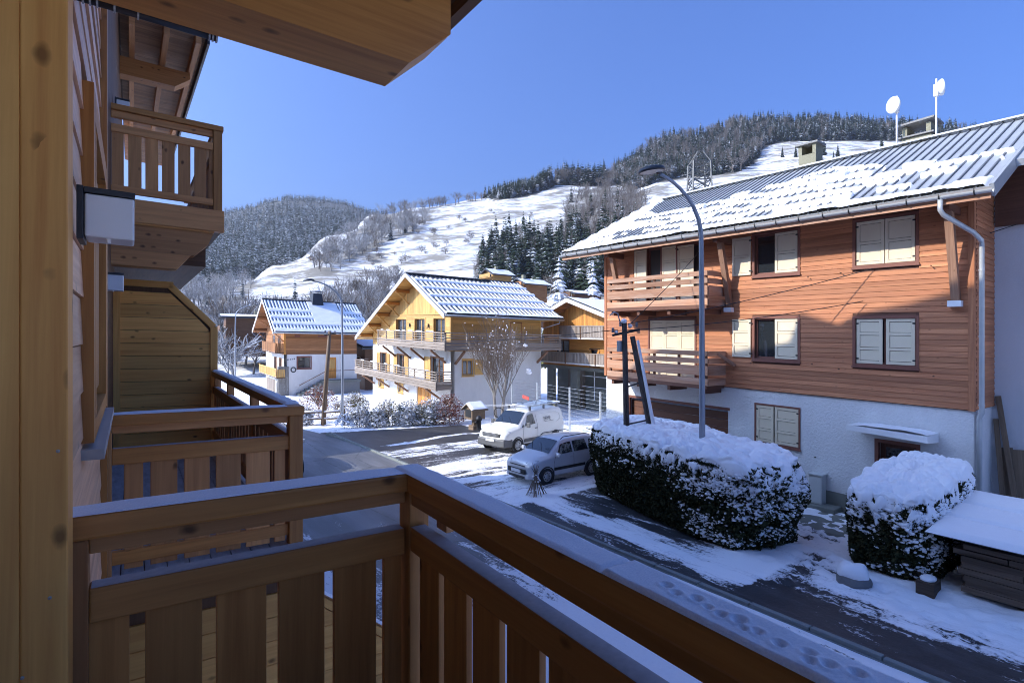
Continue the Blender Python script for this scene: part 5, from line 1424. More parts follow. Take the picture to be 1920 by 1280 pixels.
# ------------------------------------------------------------------ far small houses
def small_house(name, label, loc, ang, lx, ly, hw, pitch, mwall, over=.9, base=True, winrows=1, snow_t=.14, chim=None, group=None):
    """ridge along local x; gable at x=0 faces out."""
    fr = turned(loc, ang)
    t = thing(name, label, 'house', loc, group)
    w = MB(fr); zb = -2.5
    if base: w.box(.03, lx - .03, .03, ly - .03, zb, hw * .45); w.part('base_wall', M['plaster_cream'], t); w = MB(fr); zb = hw * .45
    zr = hw + pitch * ly / 2
    w.prism([(0, 0, zb), (0, ly, zb), (0, ly, hw), (0, ly / 2, zr), (0, 0, hw)], (lx, 0, 0)); w.part('wall', mwall, t)
    for row in range(winrows):
        z = zb + .55 + row * 1.5 if base else hw * .35 + row * 1.4
        for k in range(3):
            y = ly * (k + .6) / 3.4; f = MB(fr); f.box(-.04, -.003, y, y + ly * .16, z, z + 1.05); fo = f.part('window', M['ivory'], t)
            g = MB(fr); g.box(-.05, -.041, y + .08, y + ly * .16 - .08, z + .08, z + .97); g.part('pane', M['glass'], fo)
    f = MB(fr); f.box(-.9, -.01, .1, ly - .1, hw * .45 - .1, hw * .45); fo = f.part('balcony', mwall, t)
    f = MB(fr); f.box(-.92, -.86, .1, ly - .1, hw * .45 + .1, hw * .45 + .85); f.part('rail_board', mwall, fo)
    e = over; za = hw - pitch * e
    r = MB(fr); r.prism([(-e, -e, za - .12), (-e, -e, za + .06), (-e, ly / 2, zr + .06), (-e, ly + e, za + .06), (-e, ly + e, za - .12), (-e, ly / 2, zr - .12)], (lx + 2 * e, 0, 0)); ro = r.part('roof', M['roof_dark'], t)
    for sg, y0 in ((1, -e), (-1, ly + e)):
        L, RP = roof_plane(-e + .12, y0, za + .06, ly / 2, zr + .06)
        snow_sheet(ro, lambda l, w_, h, RP=RP: fr.P(*RP(l, w_, h + .004)), L, lx + 2 * e - .24, 8, 10, lambda l, w_: snow_t + .03 * nz(l, w_), M['snow'], 'roof_snow')
    if chim:
        c = MB(fr); x = lx * chim; c.box(x, x + .6, ly * .42, ly * .42 + .6, zr - .6, zr + .8); c.part('chimney', M['chim'], t)
    return t
def hz(px, f, dz=0.0):
    x, y = from_bearing((px - 960) / 1020, f); return (x, y, hill_z(x, y) + dz)
GA = 0.0
def at(px, row, f):
    x, y = from_bearing((px - 960) / 1020, f); return (x, y, EYE + (640 - row) / 1020 * f)
small_house('hill_chalet', 'little chalet with golden gable, highest of the houses against the dark spruces', at(925, 525, 125), .0, 5.2, 4.6, 1.6, .5, M['gold'], base=False, over=.8, chim=.4)
small_house('hill_chalet', 'low brown chalet left of the columnar thuja on the slope above the golden chalet', at(985, 541, 105), .0, 5.5, 4.0, 1.2, .45, M['brown_board'], base=False, over=.8, snow_t=.05, chim=.15)
small_house('hill_chalet', 'low dark house with a snowy roof just above the amber chalet', at(1078, 563, 88), .0, 6, 4.2, 1.2, .28, M['dark_stain'], base=False, over=.5, snow_t=.06)
small_house('hill_chalet', 'dark house with a flat snowy roof among frosted trees left of the small chalet', at(424, 640, 88), -.1, 9, 7, 4.0, .12, M['dark_stain'], base=False, chim=.5)
small_house('garage_shed', 'dark shed under thick snow between the small chalet and the golden chalet', at(684, 706, 58), .0, 7, 7, 3.1, .18, M['dark_stain'], base=False, over=.5, snow_t=.2)
small_house('hill_hut', 'tiny hut on the open white slope below the bare hillside trees', (*on_hill(588, 488)[:2], on_hill(588, 488)[2]), .3, 5, 4, 2.2, .5, M['dark_stain'], base=False)
# ------------------------------------------------------------------ the timber building we stand in
def build_own():
    # local x runs along the wall away from us, y out of the wall, z from eye level
    fr = Fr((0, 0, EYE), (.0295, .9996, .012), (.9996, -.0295, -.0169), (0, 0, 1))
    t = thing('timber_building', 'brown stained timber building at left with frosted balcony rails in the foreground', 'house', (0, 0, 0))
    S, SP, D, PW = M['stained'], M['stained_pale'], M['dark_stain'], M['post_wood']
    # wall and its siding
    w = MB(fr); w.box(2.06, 20.6, -.6, -.20, -4.6, 6.2); w.box(2.06, 20.6, -9, -.6, -4.6, 6.2); w.part('wall', D, t)  # second box: unseen mass added to keep sun off the near rail
    w = MB(fr); w.box(-3, 2.055, -9, -.2, 1.73, 7.6); w.part('upper_mass', D, t)  # unseen mass added over the loggia against sun leaking onto the rail
    w = MB(fr); w.box(-3, 2.05, -2.4, -2.1, -4.6, 1.6); w.part('loggia_wall', D, t)
    w = MB(fr); w.box(-3, 2.05, -2.1, .9, -4.6, -1.87); w.part('terrace_base', D, t)
    w = MB(fr); w.box(-3, -2.7, -9, -2.1, -4.6, 9.0); w.part('wall', D, t)
    z = -1.72; k = 0
    while z < 5.0:
        for a, b in free_spans(2.06, 4.36, [(2.74, 4.16)] if -.42 < z < .98 else []):
            m = MB(fr); j = R.uniform(0, .004); m.hexa([(a, -.19, z), (b, -.19, z), (b, -.155 + j, z), (a, -.155 + j, z), (a, -.19, z + .18), (b, -.19, z + .18), (b, -.164 + j, z + .18), (a, -.164 + j, z + .18)])
            m.part('siding_board', M['larch'], t)
        z += .186
    m = MB(fr); m.box(4.37, 4.50, -.20, -.125, -1.7, 5.6, grain=2); m.part('corner_board', S, t)
    m = MB(fr); m.box(4.53, 4.62, -.20, -.14, .3, 5.6, grain=2); m.part('trim_strip', M['ivory'], t, 'pale vertical trim strip')
    m = MB(fr); m.tube([(4.86, -.17, 5.0), (4.86, -.17, 2.35)], .04, 8); m.tube([(4.86, -.17, 2.4), (4.86, -.17, .2)], .028, 8); m.part('downpipe', M['ivory'], t, smooth=True)
    # window in the wall
    f = MB(fr)
    for a, b, c, d in ((2.74, 2.86, -.44, 1.0), (4.04, 4.16, -.44, 1.0), (2.86, 4.04, .88, 1.0), (2.86, 4.04, -.44, -.36)): f.box(a, b, -.20, -.12, c, d)
    fo = f.part('window', S, t)
    f = MB(fr); f.box(2.86, 4.04, -.199, -.185, -.36, .88); f.part('pane', M['glass'], fo)
    f = MB(fr); f.box(2.7, 4.2, -.20, -.085, -.50, -.46); f.part('sill', M['zinc'], fo)
    f = MB(fr); f.box(3.0, 3.06, -.184, -.125, -.36, .88, grain=2); f.part('frame_post', SP, fo)
    f = MB(fr); f.box(3.45, 3.95, -.184, -.150, -.30, .82, grain=2); f.part('shutter', S, fo)
    # big glued post beside us
    p = MB(fr); p.box(1.90, 2.05, -.237, -.139, -1.65, 1.15, r=.62, grain=2); po = p.part('post', PW, t, 'big square glued post nearest us', bevel=.004)
    p = MB(fr); p.box(1.903, 2.05, -.60, -.2375, -1.65, 1.15, r=.5, grain=2); p.part('post_lamella', PW, po, bevel=.003)
    for y, z in ((-.177, -.71), (-.232, -.905), (-.16, -.32)):
        m = MB(fr); m.ring((1.9, y, z), (-1, 0, 0), [(.0045, 0), (.0045, .002), (.001, .003)], 10); m.part('screw', M['galv'], po)
    # beam of the balcony above, end cut slanting
    b = MB(fr); prof = [(-.3, 1.15), (.95, 1.15), (1.145, 1.335), (1.145, 1.55), (-.3, 1.55)]
    b.prism([(2.10, y, z) for y, z in prof], (.265, 0, 0), r=.55); b.part('balcony_beam', S, t, 'thick beam over our heads with a slanting cut end', bevel=.006)
    b = MB(fr); b.box(-2.7, 2.42, -2.4, 1.22, 1.555, 1.72); b.part('upper_floor', D, t)
    b = MB(fr); b.box(-2.7, 2.42, 1.222, 1.27, 1.50, 1.8); b.part('floor_fascia', D, t)
    r_ = MB(fr); r_.tube([(2.43, -.16, 1.175), (2.43, .275, 1.175)], .016, 8); ro = r_.part('drip_rail', M['anthracite'], t, smooth=True)
    for y in (-.14, -.12, -.1, -.05, .02, .25, .262, .275):
        m = MB(fr); m.tube([(2.43, y, 1.175), (2.43, y + .006, 1.175)], .021, 8); m.part('rail_clip', M['galv'], ro)
    # roof above the upper storeys: its underside shows, its peaks throw the shadow across the street
    ov = 1.32
    sil = [(-2.5, 9.0), (2.0, 10.8), (10.9, 11.75), (12.3, 11.32), (13.3, 11.12), (13.85, 10.8), (14.85, 11.12), (15.2, 10.3), (16.2, 10.05), (17.6, 9.75), (19.6, 8.55), (20.75, 7.7)]
    th = 1.1
    r_ = MB(fr); r_.prism([(x, ov - .35, z) for x, z in sil] + [(20.75, ov - .35, 6.95), (13.1, ov - .35, 6.55), (13.0, ov - .35, 8.6), (-2.5, ov - .35, 7.6)], (0, -9.0, 0)); r_.part('upper_roof', D, t)
    def SZ(x): return 6.32 + .066 * (x - 13.1)
    EU = 28.0; EU2 = 28.02
    r_ = MB(fr); r_.prism([(13.0, -.2, SZ(13.0)), (EU, -.2, SZ(EU)), (EU, -.2, SZ(EU) + .2), (13.0, -.2, SZ(13) + .2)], (0, ov + .2, 0)); so = r_.part('eave_roof', D, t)
    n = 12
    for k in range(90):
        a, b2 = 13.0 + (EU - 13.0) * k / 90, 13.0 + (EU - 13.0) * (k + 1) / 90 - .008
        m = MB(fr); m.hexa([(a, -.18, SZ(a) - .024), (b2, -.18, SZ(b2) - .024), (b2, ov - .01, SZ(b2) - .024), (a, ov - .01, SZ(a) - .024), (a, -.18, SZ(a) - .002), (b2, -.18, SZ(b2) - .002), (b2, ov - .01, SZ(b2) - .002), (a, ov - .01, SZ(a) - .002)], grain=1); m.part('soffit_board', M['soffit'], so)
    for y in (.02, .60, 1.16):
        m = MB(fr); m.hexa([(13.0, y - .05, SZ(13) - .26), (EU, y - .05, SZ(EU) - .26), (EU, y + .05, SZ(EU) - .26), (13.0, y + .05, SZ(13) - .26), (13.0, y - .05, SZ(13) - .025), (EU, y - .05, SZ(EU) - .025), (EU, y + .05, SZ(EU) - .025), (13.0, y + .05, SZ(13) - .025)], grain=0); m.part('rafter', SP, so)
    m = MB(fr); m.hexa([(13.0, ov, SZ(13) - .22), (EU2, ov, SZ(EU2) - .22), (EU2, ov + .045, SZ(EU2) - .22), (13.0, ov + .045, SZ(13) - .22), (13.0, ov, SZ(13) + .25), (EU2, ov, SZ(EU2) + .25), (EU2, ov + .045, SZ(EU2) + .25), (13.0, ov + .045, SZ(13) + .25)], grain=0); m.part('fascia_board', M['anthracite'], so)
    b = MB(fr); b.prism([(14.9, y, z) for y, z in ((-.2, 5.78), (.85, 5.78), (1.15, 6.02), (1.15, 6.17), (-.2, 6.17))], (.34, 0, 0)); b.part('purlin', SP, so, bevel=.01)
    # ---------------- balconies
    def snow_on(parent, x0, x1, y0, y1, z, th, mat, edge=.02, nx=40, ny=8, rough=.0, name='snow_cover', marks=None):
        L, W = x1 - x0, y1 - y0
        def hf(l, w):
            e = min(min(l, L - l), min(w, W - w)); r = sstep(-.001, edge, e)
            h = th * r * (1 + .25 * nz((x0 + l) * 9, (y0 + w) * 9)) + rough * (nz((x0 + l) * 14, (y0 + w) * 14, 2) + .6 * nz((x0 + l) * 33, (y0 + w) * 33, 5)) * r
            if marks: h += marks(x0 + l, y0 + w) * r
            return max(.0012, h)
        return snow_sheet(parent, lambda l, w, h: fr.P(x0 + l, y0 + w, z + h), L, W, nx, ny, hf, mat, name, eps=-1)
    edges = [(-.112, -.003), (.039, .201), (.244, .405), (.447, .613), (.650, .820), (.854, .945)]
    def side_run(bo, x0, cap_w, dy, mats, z_floor, snow_th=.004, full=True, bottom=None):
        """railing running out of the wall at local x0; dy shifts it outwards."""
        c = MB(fr); c.box(x0, x0 + cap_w, -.165, 1.045 + dy, -.627, -.552, r=.5, grain=1); c.part('handrail', mats[0], bo, bevel=.010)
        c = MB(fr); c.box(x0 + .045, x0 + .09, -.105, .94 + dy, -.683, -.6275, grain=1); c.part('rail_board', mats[1], bo, bevel=.004)
        c = MB(fr); c.box(x0 + .035, x0 + .105, -.105, .935 + dy, -.895, -.787, r=.45, grain=1); c.part('middle_rail', mats[0], bo, bevel=.006)
        c = MB(fr); c.box(x0 + .05, x0 + .095, -.105, .935 + dy, z_floor + .08, z_floor + .17, grain=1); c.part('bottom_rail', mats[0], bo, bevel=.004)
        c = MB(fr); c.box(x0 + .01, x0 + .125, -.2, -.1055, z_floor, -.628, grain=2); c.part('end_post', mats[1], bo, bevel=.004)
        c = MB(fr); c.box(x0 + .015, x0 + .12, .946 + dy * .85, 1.035 + dy, z_floor, -.628, grain=2); c.part('corner_post', mats[0], bo, bevel=.005)
        for a, b in edges:
            a += dy * .55 + (.02 if dy else 0); b += dy * .55 + (.02 if dy else 0)
            c = MB(fr); c.box(x0 + .058, x0 + .084, a, min(b, .93 + dy * .8), z_floor + .04, -.80, grain=2); c.part('picket', mats[2], bo, bevel=.003)
    # our own balcony
    f = MB(fr); f.box(-2.6, 2.2, -2.1, 1.06, -1.86, -1.69); bo = f.part('balcony', D, t, 'nearest balcony, frosted handrail turning the corner in front of us')
    for k in range(9):
        m = MB(fr); y = -.19 + k * .138; m.box(-2.6, 2.07, y, y + .13, -1.688, -1.66, grain=0); m.part('deck_board', M['deck'], bo)
    side_run(bo, 2.075, .135, 0, (S, SP, S), -1.66)
    c = MB(fr); c.box(-2.5, 2.073, .925, 1.045, -.629, -.5525, r=.4, grain=0); c.part('handrail', S, bo, bevel=.011)
    c = MB(fr); c.box(-2.5, 2.08, .95, .995, -.685, -.6295, grain=0); c.part('rail_board', S, bo, bevel=.004)
    c = MB(fr); c.box(-2.5, 2.08, .945, 1.015, -.873, -.775, r=.4, grain=0); c.part('middle_rail', S, bo, bevel=.006)
    c = MB(fr); c.box(-2.5, 2.08, .955, 1.0, -1.58, -1.49, grain=0); c.part('bottom_rail', S, bo, bevel=.004)
    c = MB(fr); c.box(1.90, 1.985, 1.0165, 1.05, -.76, -.6295, grain=2); c.part('spacer_block', SP, bo, bevel=.003)
    x = 2.04
    while x > -2.4:
        c = MB(fr); c.box(x - .168, x, .968, .994, -1.62, -.79, grain=2); c.part('picket', S, bo, bevel=.003); x -= .2095
    snow_on(bo, 2.078, 2.207, -.155, .925, -.5525, .007, M['frost'], .008, 60, 8, .0012)
    def prints(x, y):
        d = 0.0
        for (px, py, r, k) in [(a_ + .012 * nz(a_ * 90, 1), b_ + .012 * nz(a_ * 70, 5), c_ * (.5 + .25 * nz(a_ * 50, 9)), d_) for a_, b_, c_, d_ in ((.80, .985, .022, 1), (.765, .975, .020, 1), (.73, .99, .024, 1), (.69, .982, .018, .8), (.655, .972, .020, 1), (.62, .985, .024, 1), (.575, .978, .020, .8), (.53, .97, .026, 1), (.49, .985, .022, 1), (.45, .975, .024, 1), (.41, .99, .022, 1), (.60, .962, .014, .7), (.47, .957, .016, .8))]:
            q = ((x - px) / r) ** 2 + ((y - py) / r) ** 2; d += k * (-.010 * math.exp(-q) + .004 * math.exp(-((math.sqrt(q) - 1.5) / .45) ** 2))
        return d
    snow_on(bo, .95, 2.207, .9245, 1.042, -.5525, .009, M['frost'], .010, 90, 10, .0012)
    snow_on(bo, -1.5, .95, .9245, 1.042, -.5525, .012, M['frost'], .010, 420, 26, .0016, marks=prints)
    snow_on(bo, 2.112, 2.178, -.10, .93, -.787, .003, M['frost_thin'], .006, 30, 4, .0008)
    snow_on(bo, -1.5, 2.08, .948, 1.012, -.775, .003, M['frost_thin'], .006, 60, 4, .0008)
    # the next balcony and its boarded screen
    f = MB(fr); f.box(4.5, 9.6, -.2, 1.17, -1.86, -1.69); bo = f.part('balcony', D, t, 'second balcony, farther along the wall, with a boarded screen at its end')
    for k in range(10):
        m = MB(fr); y = -.19 + k * .137; m.box(4.56, 9.5, y, y + .13, -1.688, -1.66, grain=0); m.part('deck_board', M['deck'], bo)
    side_run(bo, 4.53, .15, .1, (S, SP, SP), -1.66)
    c = MB(fr); c.box(4.682, 9.9, 1.02, 1.15, -.629, -.5535, grain=0); c.part('handrail', S, bo, bevel=.010)
    c = MB(fr); c.box(4.66, 9.9, 1.035, 1.105, -.895, -.785, grain=0); c.part('middle_rail', S, bo, bevel=.006)
    c = MB(fr); c.box(4.66, 9.9, 1.04, 1.10, -1.58, -1.46, grain=0); c.part('bottom_rail', S, bo, bevel=.006)
    for x in (6.3, 8.0, 9.3):
        c = MB(fr); c.box(x, x + .1, 1.045, 1.125, -1.66, -.63, grain=2); c.part('post', SP, bo, bevel=.004)
    x = 4.75
    while x < 9.3:
        c = MB(fr); c.box(x, x + .162, 1.062, 1.088, -1.62, -.80, grain=2); c.part('picket', SP, bo); x += .205
    snow_on(bo, 4.533, 4.677, -.155, 1.02, -.5525, .007, M['frost'], .01, 40, 6, .001)
    snow_on(bo, 4.69, 9.5, 1.022, 1.148, -.5535, .022, M['snow'], .02, 160, 10, .010)
    snow_on(bo, 4.58, 4.63, -.10, 1.0, -.787, .004, M['frost_thin'], .006, 20, 4, .0008)
    snow_on(bo, 4.7, 9.4, 1.038, 1.102, -.785, .01, M['frost'], .006, 40, 4, .002)
    poly = [(-.2, -1.66), (1.09, -1.66), (1.09, .12), (.50, .70), (-.2, .70)]
    c = MB(fr); c.prism([(9.53, y, z) for y, z in poly], (.05, 0, 0)); sc = c.part('privacy_screen', D, t, 'boarded privacy screen with one corner cut off')
    for k in range(13):
        z0 = -1.62 + k * .186; z1 = z0 + .18
        if z0 > .6: break
        def lim(z): return 1.0 if z < .08 else min(1.0, 1.0 - (z - .08) * .98)
        m = MB(fr); j = R.uniform(0, .004); zz1 = min(z1, .66)
        m.hexa([(9.505 - j, -.12, z0), (9.529, -.12, z0), (9.529, lim(z0), z0), (9.505 - j, lim(z0), z0), (9.509 - j, -.12, zz1), (9.529, -.12, zz1), (9.529, lim(zz1), zz1), (9.509 - j, lim(zz1), zz1)], grain=1)
        m.part('screen_board', PW, sc)
    m = MB(fr); m.box(9.48, 9.58, -.22, -.121, -1.66, .70, grain=2); m.part('frame_post', PW, sc, bevel=.004)
    m = MB(fr); m.box(9.48, 9.60, 1.001, 1.10, -1.66, .13, grain=2); m.part('frame_post', PW, sc, bevel=.004)
    m = MB(fr); m.bar((9.54, 1.05, .13), (9.54, .47, .725), .12, .09, up=(0, 1, 1)); m.part('frame_rail', PW, sc, bevel=.004)
    m = MB(fr); m.box(9.48, 9.60, -.22, .52, .68, .775, grain=1); m.part('frame_rail', PW, sc, bevel=.004)
    # the high balcony
    x0 = 8.4
    f = MB(fr); f.box(x0 + .02, 13.5, -.2, 1.05, 1.45, 1.70); bo = f.part('balcony', D, t, 'high balcony under the roof, bare wood')
    def bx(name, mat, x, y0, y1, z0, z1, w=.09, g=1, bv=.006):
        m = MB(fr); m.box(x, x + w, y0, y1, z0, z1, grain=g); return m.part(name, mat, bo, bevel=bv)
    bx('handrail', S, x0 - .02, -.25, 1.045, 2.79, 2.86, .14); bx('rail_board', SP, x0 + .02, -.2, .92, 2.70, 2.788, .05)
    bx('middle_rail', SP, x0, -.2, .92, 2.517, 2.615, .06); bx('bottom_rail', SP, x0, -.2, .92, 1.765, 1.853, .06)
    bx('end_post', SP, x0 - .005, -.25, -.2005, 1.0, 2.788, .1, 2); bx('corner_post', S, x0 - .01, .921, 1.03, 1.46, 2.788, .11, 2)
    for a, b in ((-.195, -.07), (-.025, .115), (.155, .295), (.335, .475), (.515, .655), (.70, .84), (.875, .92)):
        bx('picket', SP, x0 + .02, a, b, 1.84, 2.53, .024, 2, .002)
    bx('edge_beam', SP, x0 - .03, -.2, 1.052, 1.41, 1.70, .12); bx('cover_board', S, x0 - .02, -.2, .93, 1.38, 1.408, .1)
    for y1, y2, za, zb in ((.92, .86, 1.22, 1.378), (.86, .70, 1.06, 1.219), (.66, .50, .86, 1.058)):
        m = MB(fr); m.prism([(x0 + .0, -.2, zb), (x0 + .0, -.2, za), (x0 + .0, y2, za), (x0 + .0, y1, zb)], (.3, 0, 0)); m.part('corbel', SP, bo, bevel=.005)
    m = MB(fr); m.box(x0 + .3, 13.5, -.2, .86, .95, 1.44); m.part('balcony_underside', D, bo)
    c = MB(fr); c.box(x0 + .13, 13.5, .93, 1.045, 2.79, 2.86, grain=0); c.part('handrail', S, bo, bevel=.008)
    c = MB(fr); c.box(x0 + .1, 13.5, .94, 1.0, 2.517, 2.615, grain=0); c.part('middle_rail', S, bo)
    c = MB(fr); c.box(x0 + .1, 13.5, .94, 1.0, 1.765, 1.853, grain=0); c.part('bottom_rail', S, bo)
    m = MB(fr); m.box(13.3, 13.45, -.2, .62, 1.7, 2.62, grain=2); m.part('end_partition', SP, bo)
    x = x0 + .18
    while x < 13.3:
        c = MB(fr); c.box(x, x + .14, .955, .98, 1.83, 2.53, grain=2); c.part('picket', S, bo); x += .185
    # lower terrace screen under us
    poly = [(-.2, -4.5), (2.3, -4.5), (2.3, -3.0), (1.0, -1.96), (-.2, -1.96)]
    c = MB(fr); c.prism([(4.64, y, z) for y, z in poly], (.05, 0, 0)); sc = c.part('terrace_screen', D, t, 'boarded screen of the terrace below us')
    for k in range(14):
        z0 = -4.45 + k * .186; z1 = min(z0 + .178, -1.99)
        if z0 > -2.05: break
        def lim2(z): return 2.2 if z < -2.95 else 2.2 - (z + 2.95) * 1.26
        m = MB(fr); m.hexa([(4.61, -.15, z0), (4.639, -.15, z0), (4.639, lim2(z0), z0), (4.61, lim2(z0), z0), (4.616, -.15, z1), (4.639, -.15, z1), (4.639, lim2(z1), z1), (4.616, lim2(z1), z1)], grain=1); m.part('screen_board', PW, sc)
    m = MB(fr); m.bar((4.66, 2.3, -2.98), (4.66, .98, -1.93), .12, .06, up=(0, 1, 1.2)); m.part('frame_rail', PW, sc)
    snow_sheet(sc, lambda l, w, h: fr.P(4.60 + w, 2.32 - .782 * l, -2.945 + .622 * l + h), 1.68, .13, 30, 4, lambda l, w: .02 + .012 * nz(l * 8, w * 8), M['snow'])
    # next building, unseen behind the high balcony, added to shade the parking
    w = MB(fr); w.box(27, 36, -9, -.4, -4.9, 2.0); w.prism([(26.5, .3, 1.8), (36.5, .3, 1.8), (31.5, .3, 4.4)], (0, -9.4, 0)); w.part('next_building', D, t)
    # wall lamps hang on the wall
    def lamp(x, y, z, s, label):
        l = thing('wall_lamp', label, 'wall lamp', fr.P(x, y, z), 'square wall lamps')
        m = MB(fr); m.box(x - .005 * s, x + .15 * s, y - .018, y - .001, z - .01 * s, z + .155 * s); m.part('back_plate', M['anthracite'], l, bevel=.002)
        m = MB(fr); m.box(x - .008 * s, x + .155 * s, y, y + .13 * s, z + .135 * s, z + .152 * s); m.part('top_cap', M['anthracite'], l, bevel=.002)
        m = MB(fr); m.box(x, x + .15 * s, y + .001, y + .128 * s, z, z + .133 * s); m.part('diffuser', M['white_diff'], l, bevel=.006)
        if s > .9:
            m = MB(fr); m.tube([(x + .03, y + .06, z), (x + .03, y + .06, z - .012)], .006, 8); m.part('drip_screw', M['white_diff'], l)
    lamp(2.13, -.118, .298, 1.0, 'white square wall lamp nearest us, right of the big wooden post')
    lamp(6.3, -.195, .40, 1.1, 'white square wall lamp below the underside of the high balcony')
    lamp(9.2, -.16, 3.05, 1.15, 'white square wall lamp just above the handrail of the high balcony')
build_own()
# ------------------------------------------------------------------ hedges under snow
def vor(x, y, z=0.0):
    d, _ = mnoise.voronoi((x, y, z)); return d[0]
def hedge(name, label, A, B, half, hA, hB, leaves, snow_side, end_snow, nblob, cap=.14, seed=1, rnd=.45):
    rg = random.Random(seed)
    t = thing(name, label, 'hedge', ((A[0] + B[0]) / 2, (A[1] + B[1]) / 2, 0))
    ax = vnorm((B[0] - A[0], B[1] - A[1], 0)); L = math.hypot(B[0] - A[0], B[1] - A[1]); nx = (ax[1], -ax[0], 0)   # nx points to the right of A->B
    N = 2000; e = rnd; OUT = []
    for k in range(N):
        a = 2 * math.pi * k / N; OUT.append((math.copysign(abs(math.cos(a)) ** e, math.cos(a)), math.copysign(abs(math.sin(a)) ** e, math.sin(a))))
    CUM = [0.0]
    for k in range(N):
        (x0, y0), (x1, y1) = OUT[k], OUT[(k + 1) % N]; CUM.append(CUM[-1] + math.hypot((x1 - x0) * L / 2, (y1 - y0) * half))
    def foot(th):
        """outline, th 0..1 by length round the plan."""
        s = (th % 1.0) * CUM[-1]; k = min(N - 1, bisect.bisect_right(CUM, s) - 1); q = (s - CUM[k]) / max(1e-9, CUM[k + 1] - CUM[k])
        (x0, y0), (x1, y1) = OUT[k], OUT[(k + 1) % N]; return (x0 + (x1 - x0) * q, y0 + (y1 - y0) * q)
    def height(u): return lerp(hA, hB, (u + 1) / 2)
    def surf(th, v):
        """v 0..1 up the side, 1..2 over the shoulder to the middle of the top."""
        fu, fw = foot(th)
        if v <= 1: k = 1.0 - .10 * (1 - v) ** 2 - .05 * v ** 6; zf = v * .93
        else: q = v - 1; k = .95 * math.cos(q * math.pi / 2) ** .55 if q < 1 else 0.0; zf = .93 + .07 * math.sin(q * math.pi / 2)
        u, w = fu * k, fw * k; h = height(u)
        n = 1 + .05 * nz(fu * 3 + seed, fw * 3, v * 2.5) + .04 * nz(fu * 7, fw * 7 + seed, v * 6)
        x = (A[0] + B[0]) / 2 + ax[0] * u * L / 2 * n + nx[0] * w * half * n
        y = (A[1] + B[1]) / 2 + ax[1] * u * L / 2 * n + nx[1] * w * half * n
        return (x, y, zf * h * (1 + .02 * nz(fu * 4, fw * 4, seed))), u, w
    # near-black core, the shade between the branches put into its colour
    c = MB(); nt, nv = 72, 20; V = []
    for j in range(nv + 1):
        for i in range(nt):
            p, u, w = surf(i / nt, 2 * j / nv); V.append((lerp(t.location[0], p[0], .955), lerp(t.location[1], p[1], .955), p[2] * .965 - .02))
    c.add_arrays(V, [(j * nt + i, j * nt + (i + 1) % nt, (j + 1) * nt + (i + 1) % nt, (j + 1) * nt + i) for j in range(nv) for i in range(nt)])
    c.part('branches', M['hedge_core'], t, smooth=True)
    Vl, Fl, Rl = [], [], []
    for k in range(leaves):
        th, v = rg.random(), rg.uniform(0.02, 1.25)
        p, u, w = surf(th, v); s = rg.uniform(.028, .062)
        d1 = vnorm((rg.uniform(-1, 1), rg.uniform(-1, 1), rg.uniform(-.6, 1))); d2 = vnorm(vcross(d1, (rg.uniform(-1, 1), rg.uniform(-1, 1), rg.uniform(-1, 1))))
        inn = rg.uniform(-.05, .03); p = vadd(p, vmul((p[0] - t.location[0], p[1] - t.location[1], 0), inn * .5)); b = len(Vl)
        Vl += [vadd(p, vmul(d1, -s)), vadd(p, vmul(d2, s * .6)), vadd(p, vmul(d1, s * 1.3)), vadd(p, vmul(d2, -s * .6))]; Fl.append((b, b + 1, b + 2, b + 3)); Rl.append(rg.random())
    m = MB(); m.add_arrays(Vl, Fl); m.rnd = Rl; m.part('foliage', M['hedge'], t, kind='stuff')
    # snow lid: rounded cushions, ragged where it hangs over the side
    nt, nv = 420, 80; V, F, keep = [], [], []
    for j in range(nv + 1):
        q = j / nv
        for i in range(nt):
            th = i / nt; fu, fw = foot(th)
            low = .90 - snow_side * (.5 + .9 * nz(fu * 5, fw * 5, seed * 3)) - end_snow(fu, fw) * .18
            v = lerp(low, 2.0, q ** .8); p, u, w = surf(th, v)
            cx_, cy_, cz_ = p
            lump = .85 * math.sqrt(max(0.0, 1 - (vor(cx_ * 2.9, cy_ * 2.9, cz_ * 2.9) / .8) ** 2)) + .38 * math.sqrt(max(0.0, 1 - (vor(cx_ * 6.5, cy_ * 6.5, cz_ * 6.5) / .8) ** 2)) - .55 + .12 * nz(cx_ * 14, cy_ * 14, cz_ * 14)
            e = sstep(0, .10, q); gap = sstep(.25, .05, q) * (nz(cx_ * 6, cy_ * 6, cz_ * 7) > .22)
            thick = (cap * (.45 + .9 * lump + .2 * nz(cx_ * 1.1, cy_ * 1.1)) * e) * (0 if gap else 1) - .02 * (1 - e) - (.04 if gap else 0)
            out = vnorm((p[0] - t.location[0], p[1] - t.location[1], .001)); side = max(0.0, min(1.0, 1.35 - v))
            V.append((p[0] + out[0] * thick * .6 * side, p[1] + out[1] * thick * .6 * side, p[2] + thick * lerp(.25, 1, min(1, max(0, v - .75) * 2))))
    F = [(j * nt + i, j * nt + (i + 1) % nt, (j + 1) * nt + (i + 1) % nt, (j + 1) * nt + i) for j in range(nv) for i in range(nt)]
    s = MB(); s.add_arrays(V, F); s.part('snow_cover', M['snow'], t, smooth=True, kind='stuff')
    b = MB(); n = 0; tries = 0
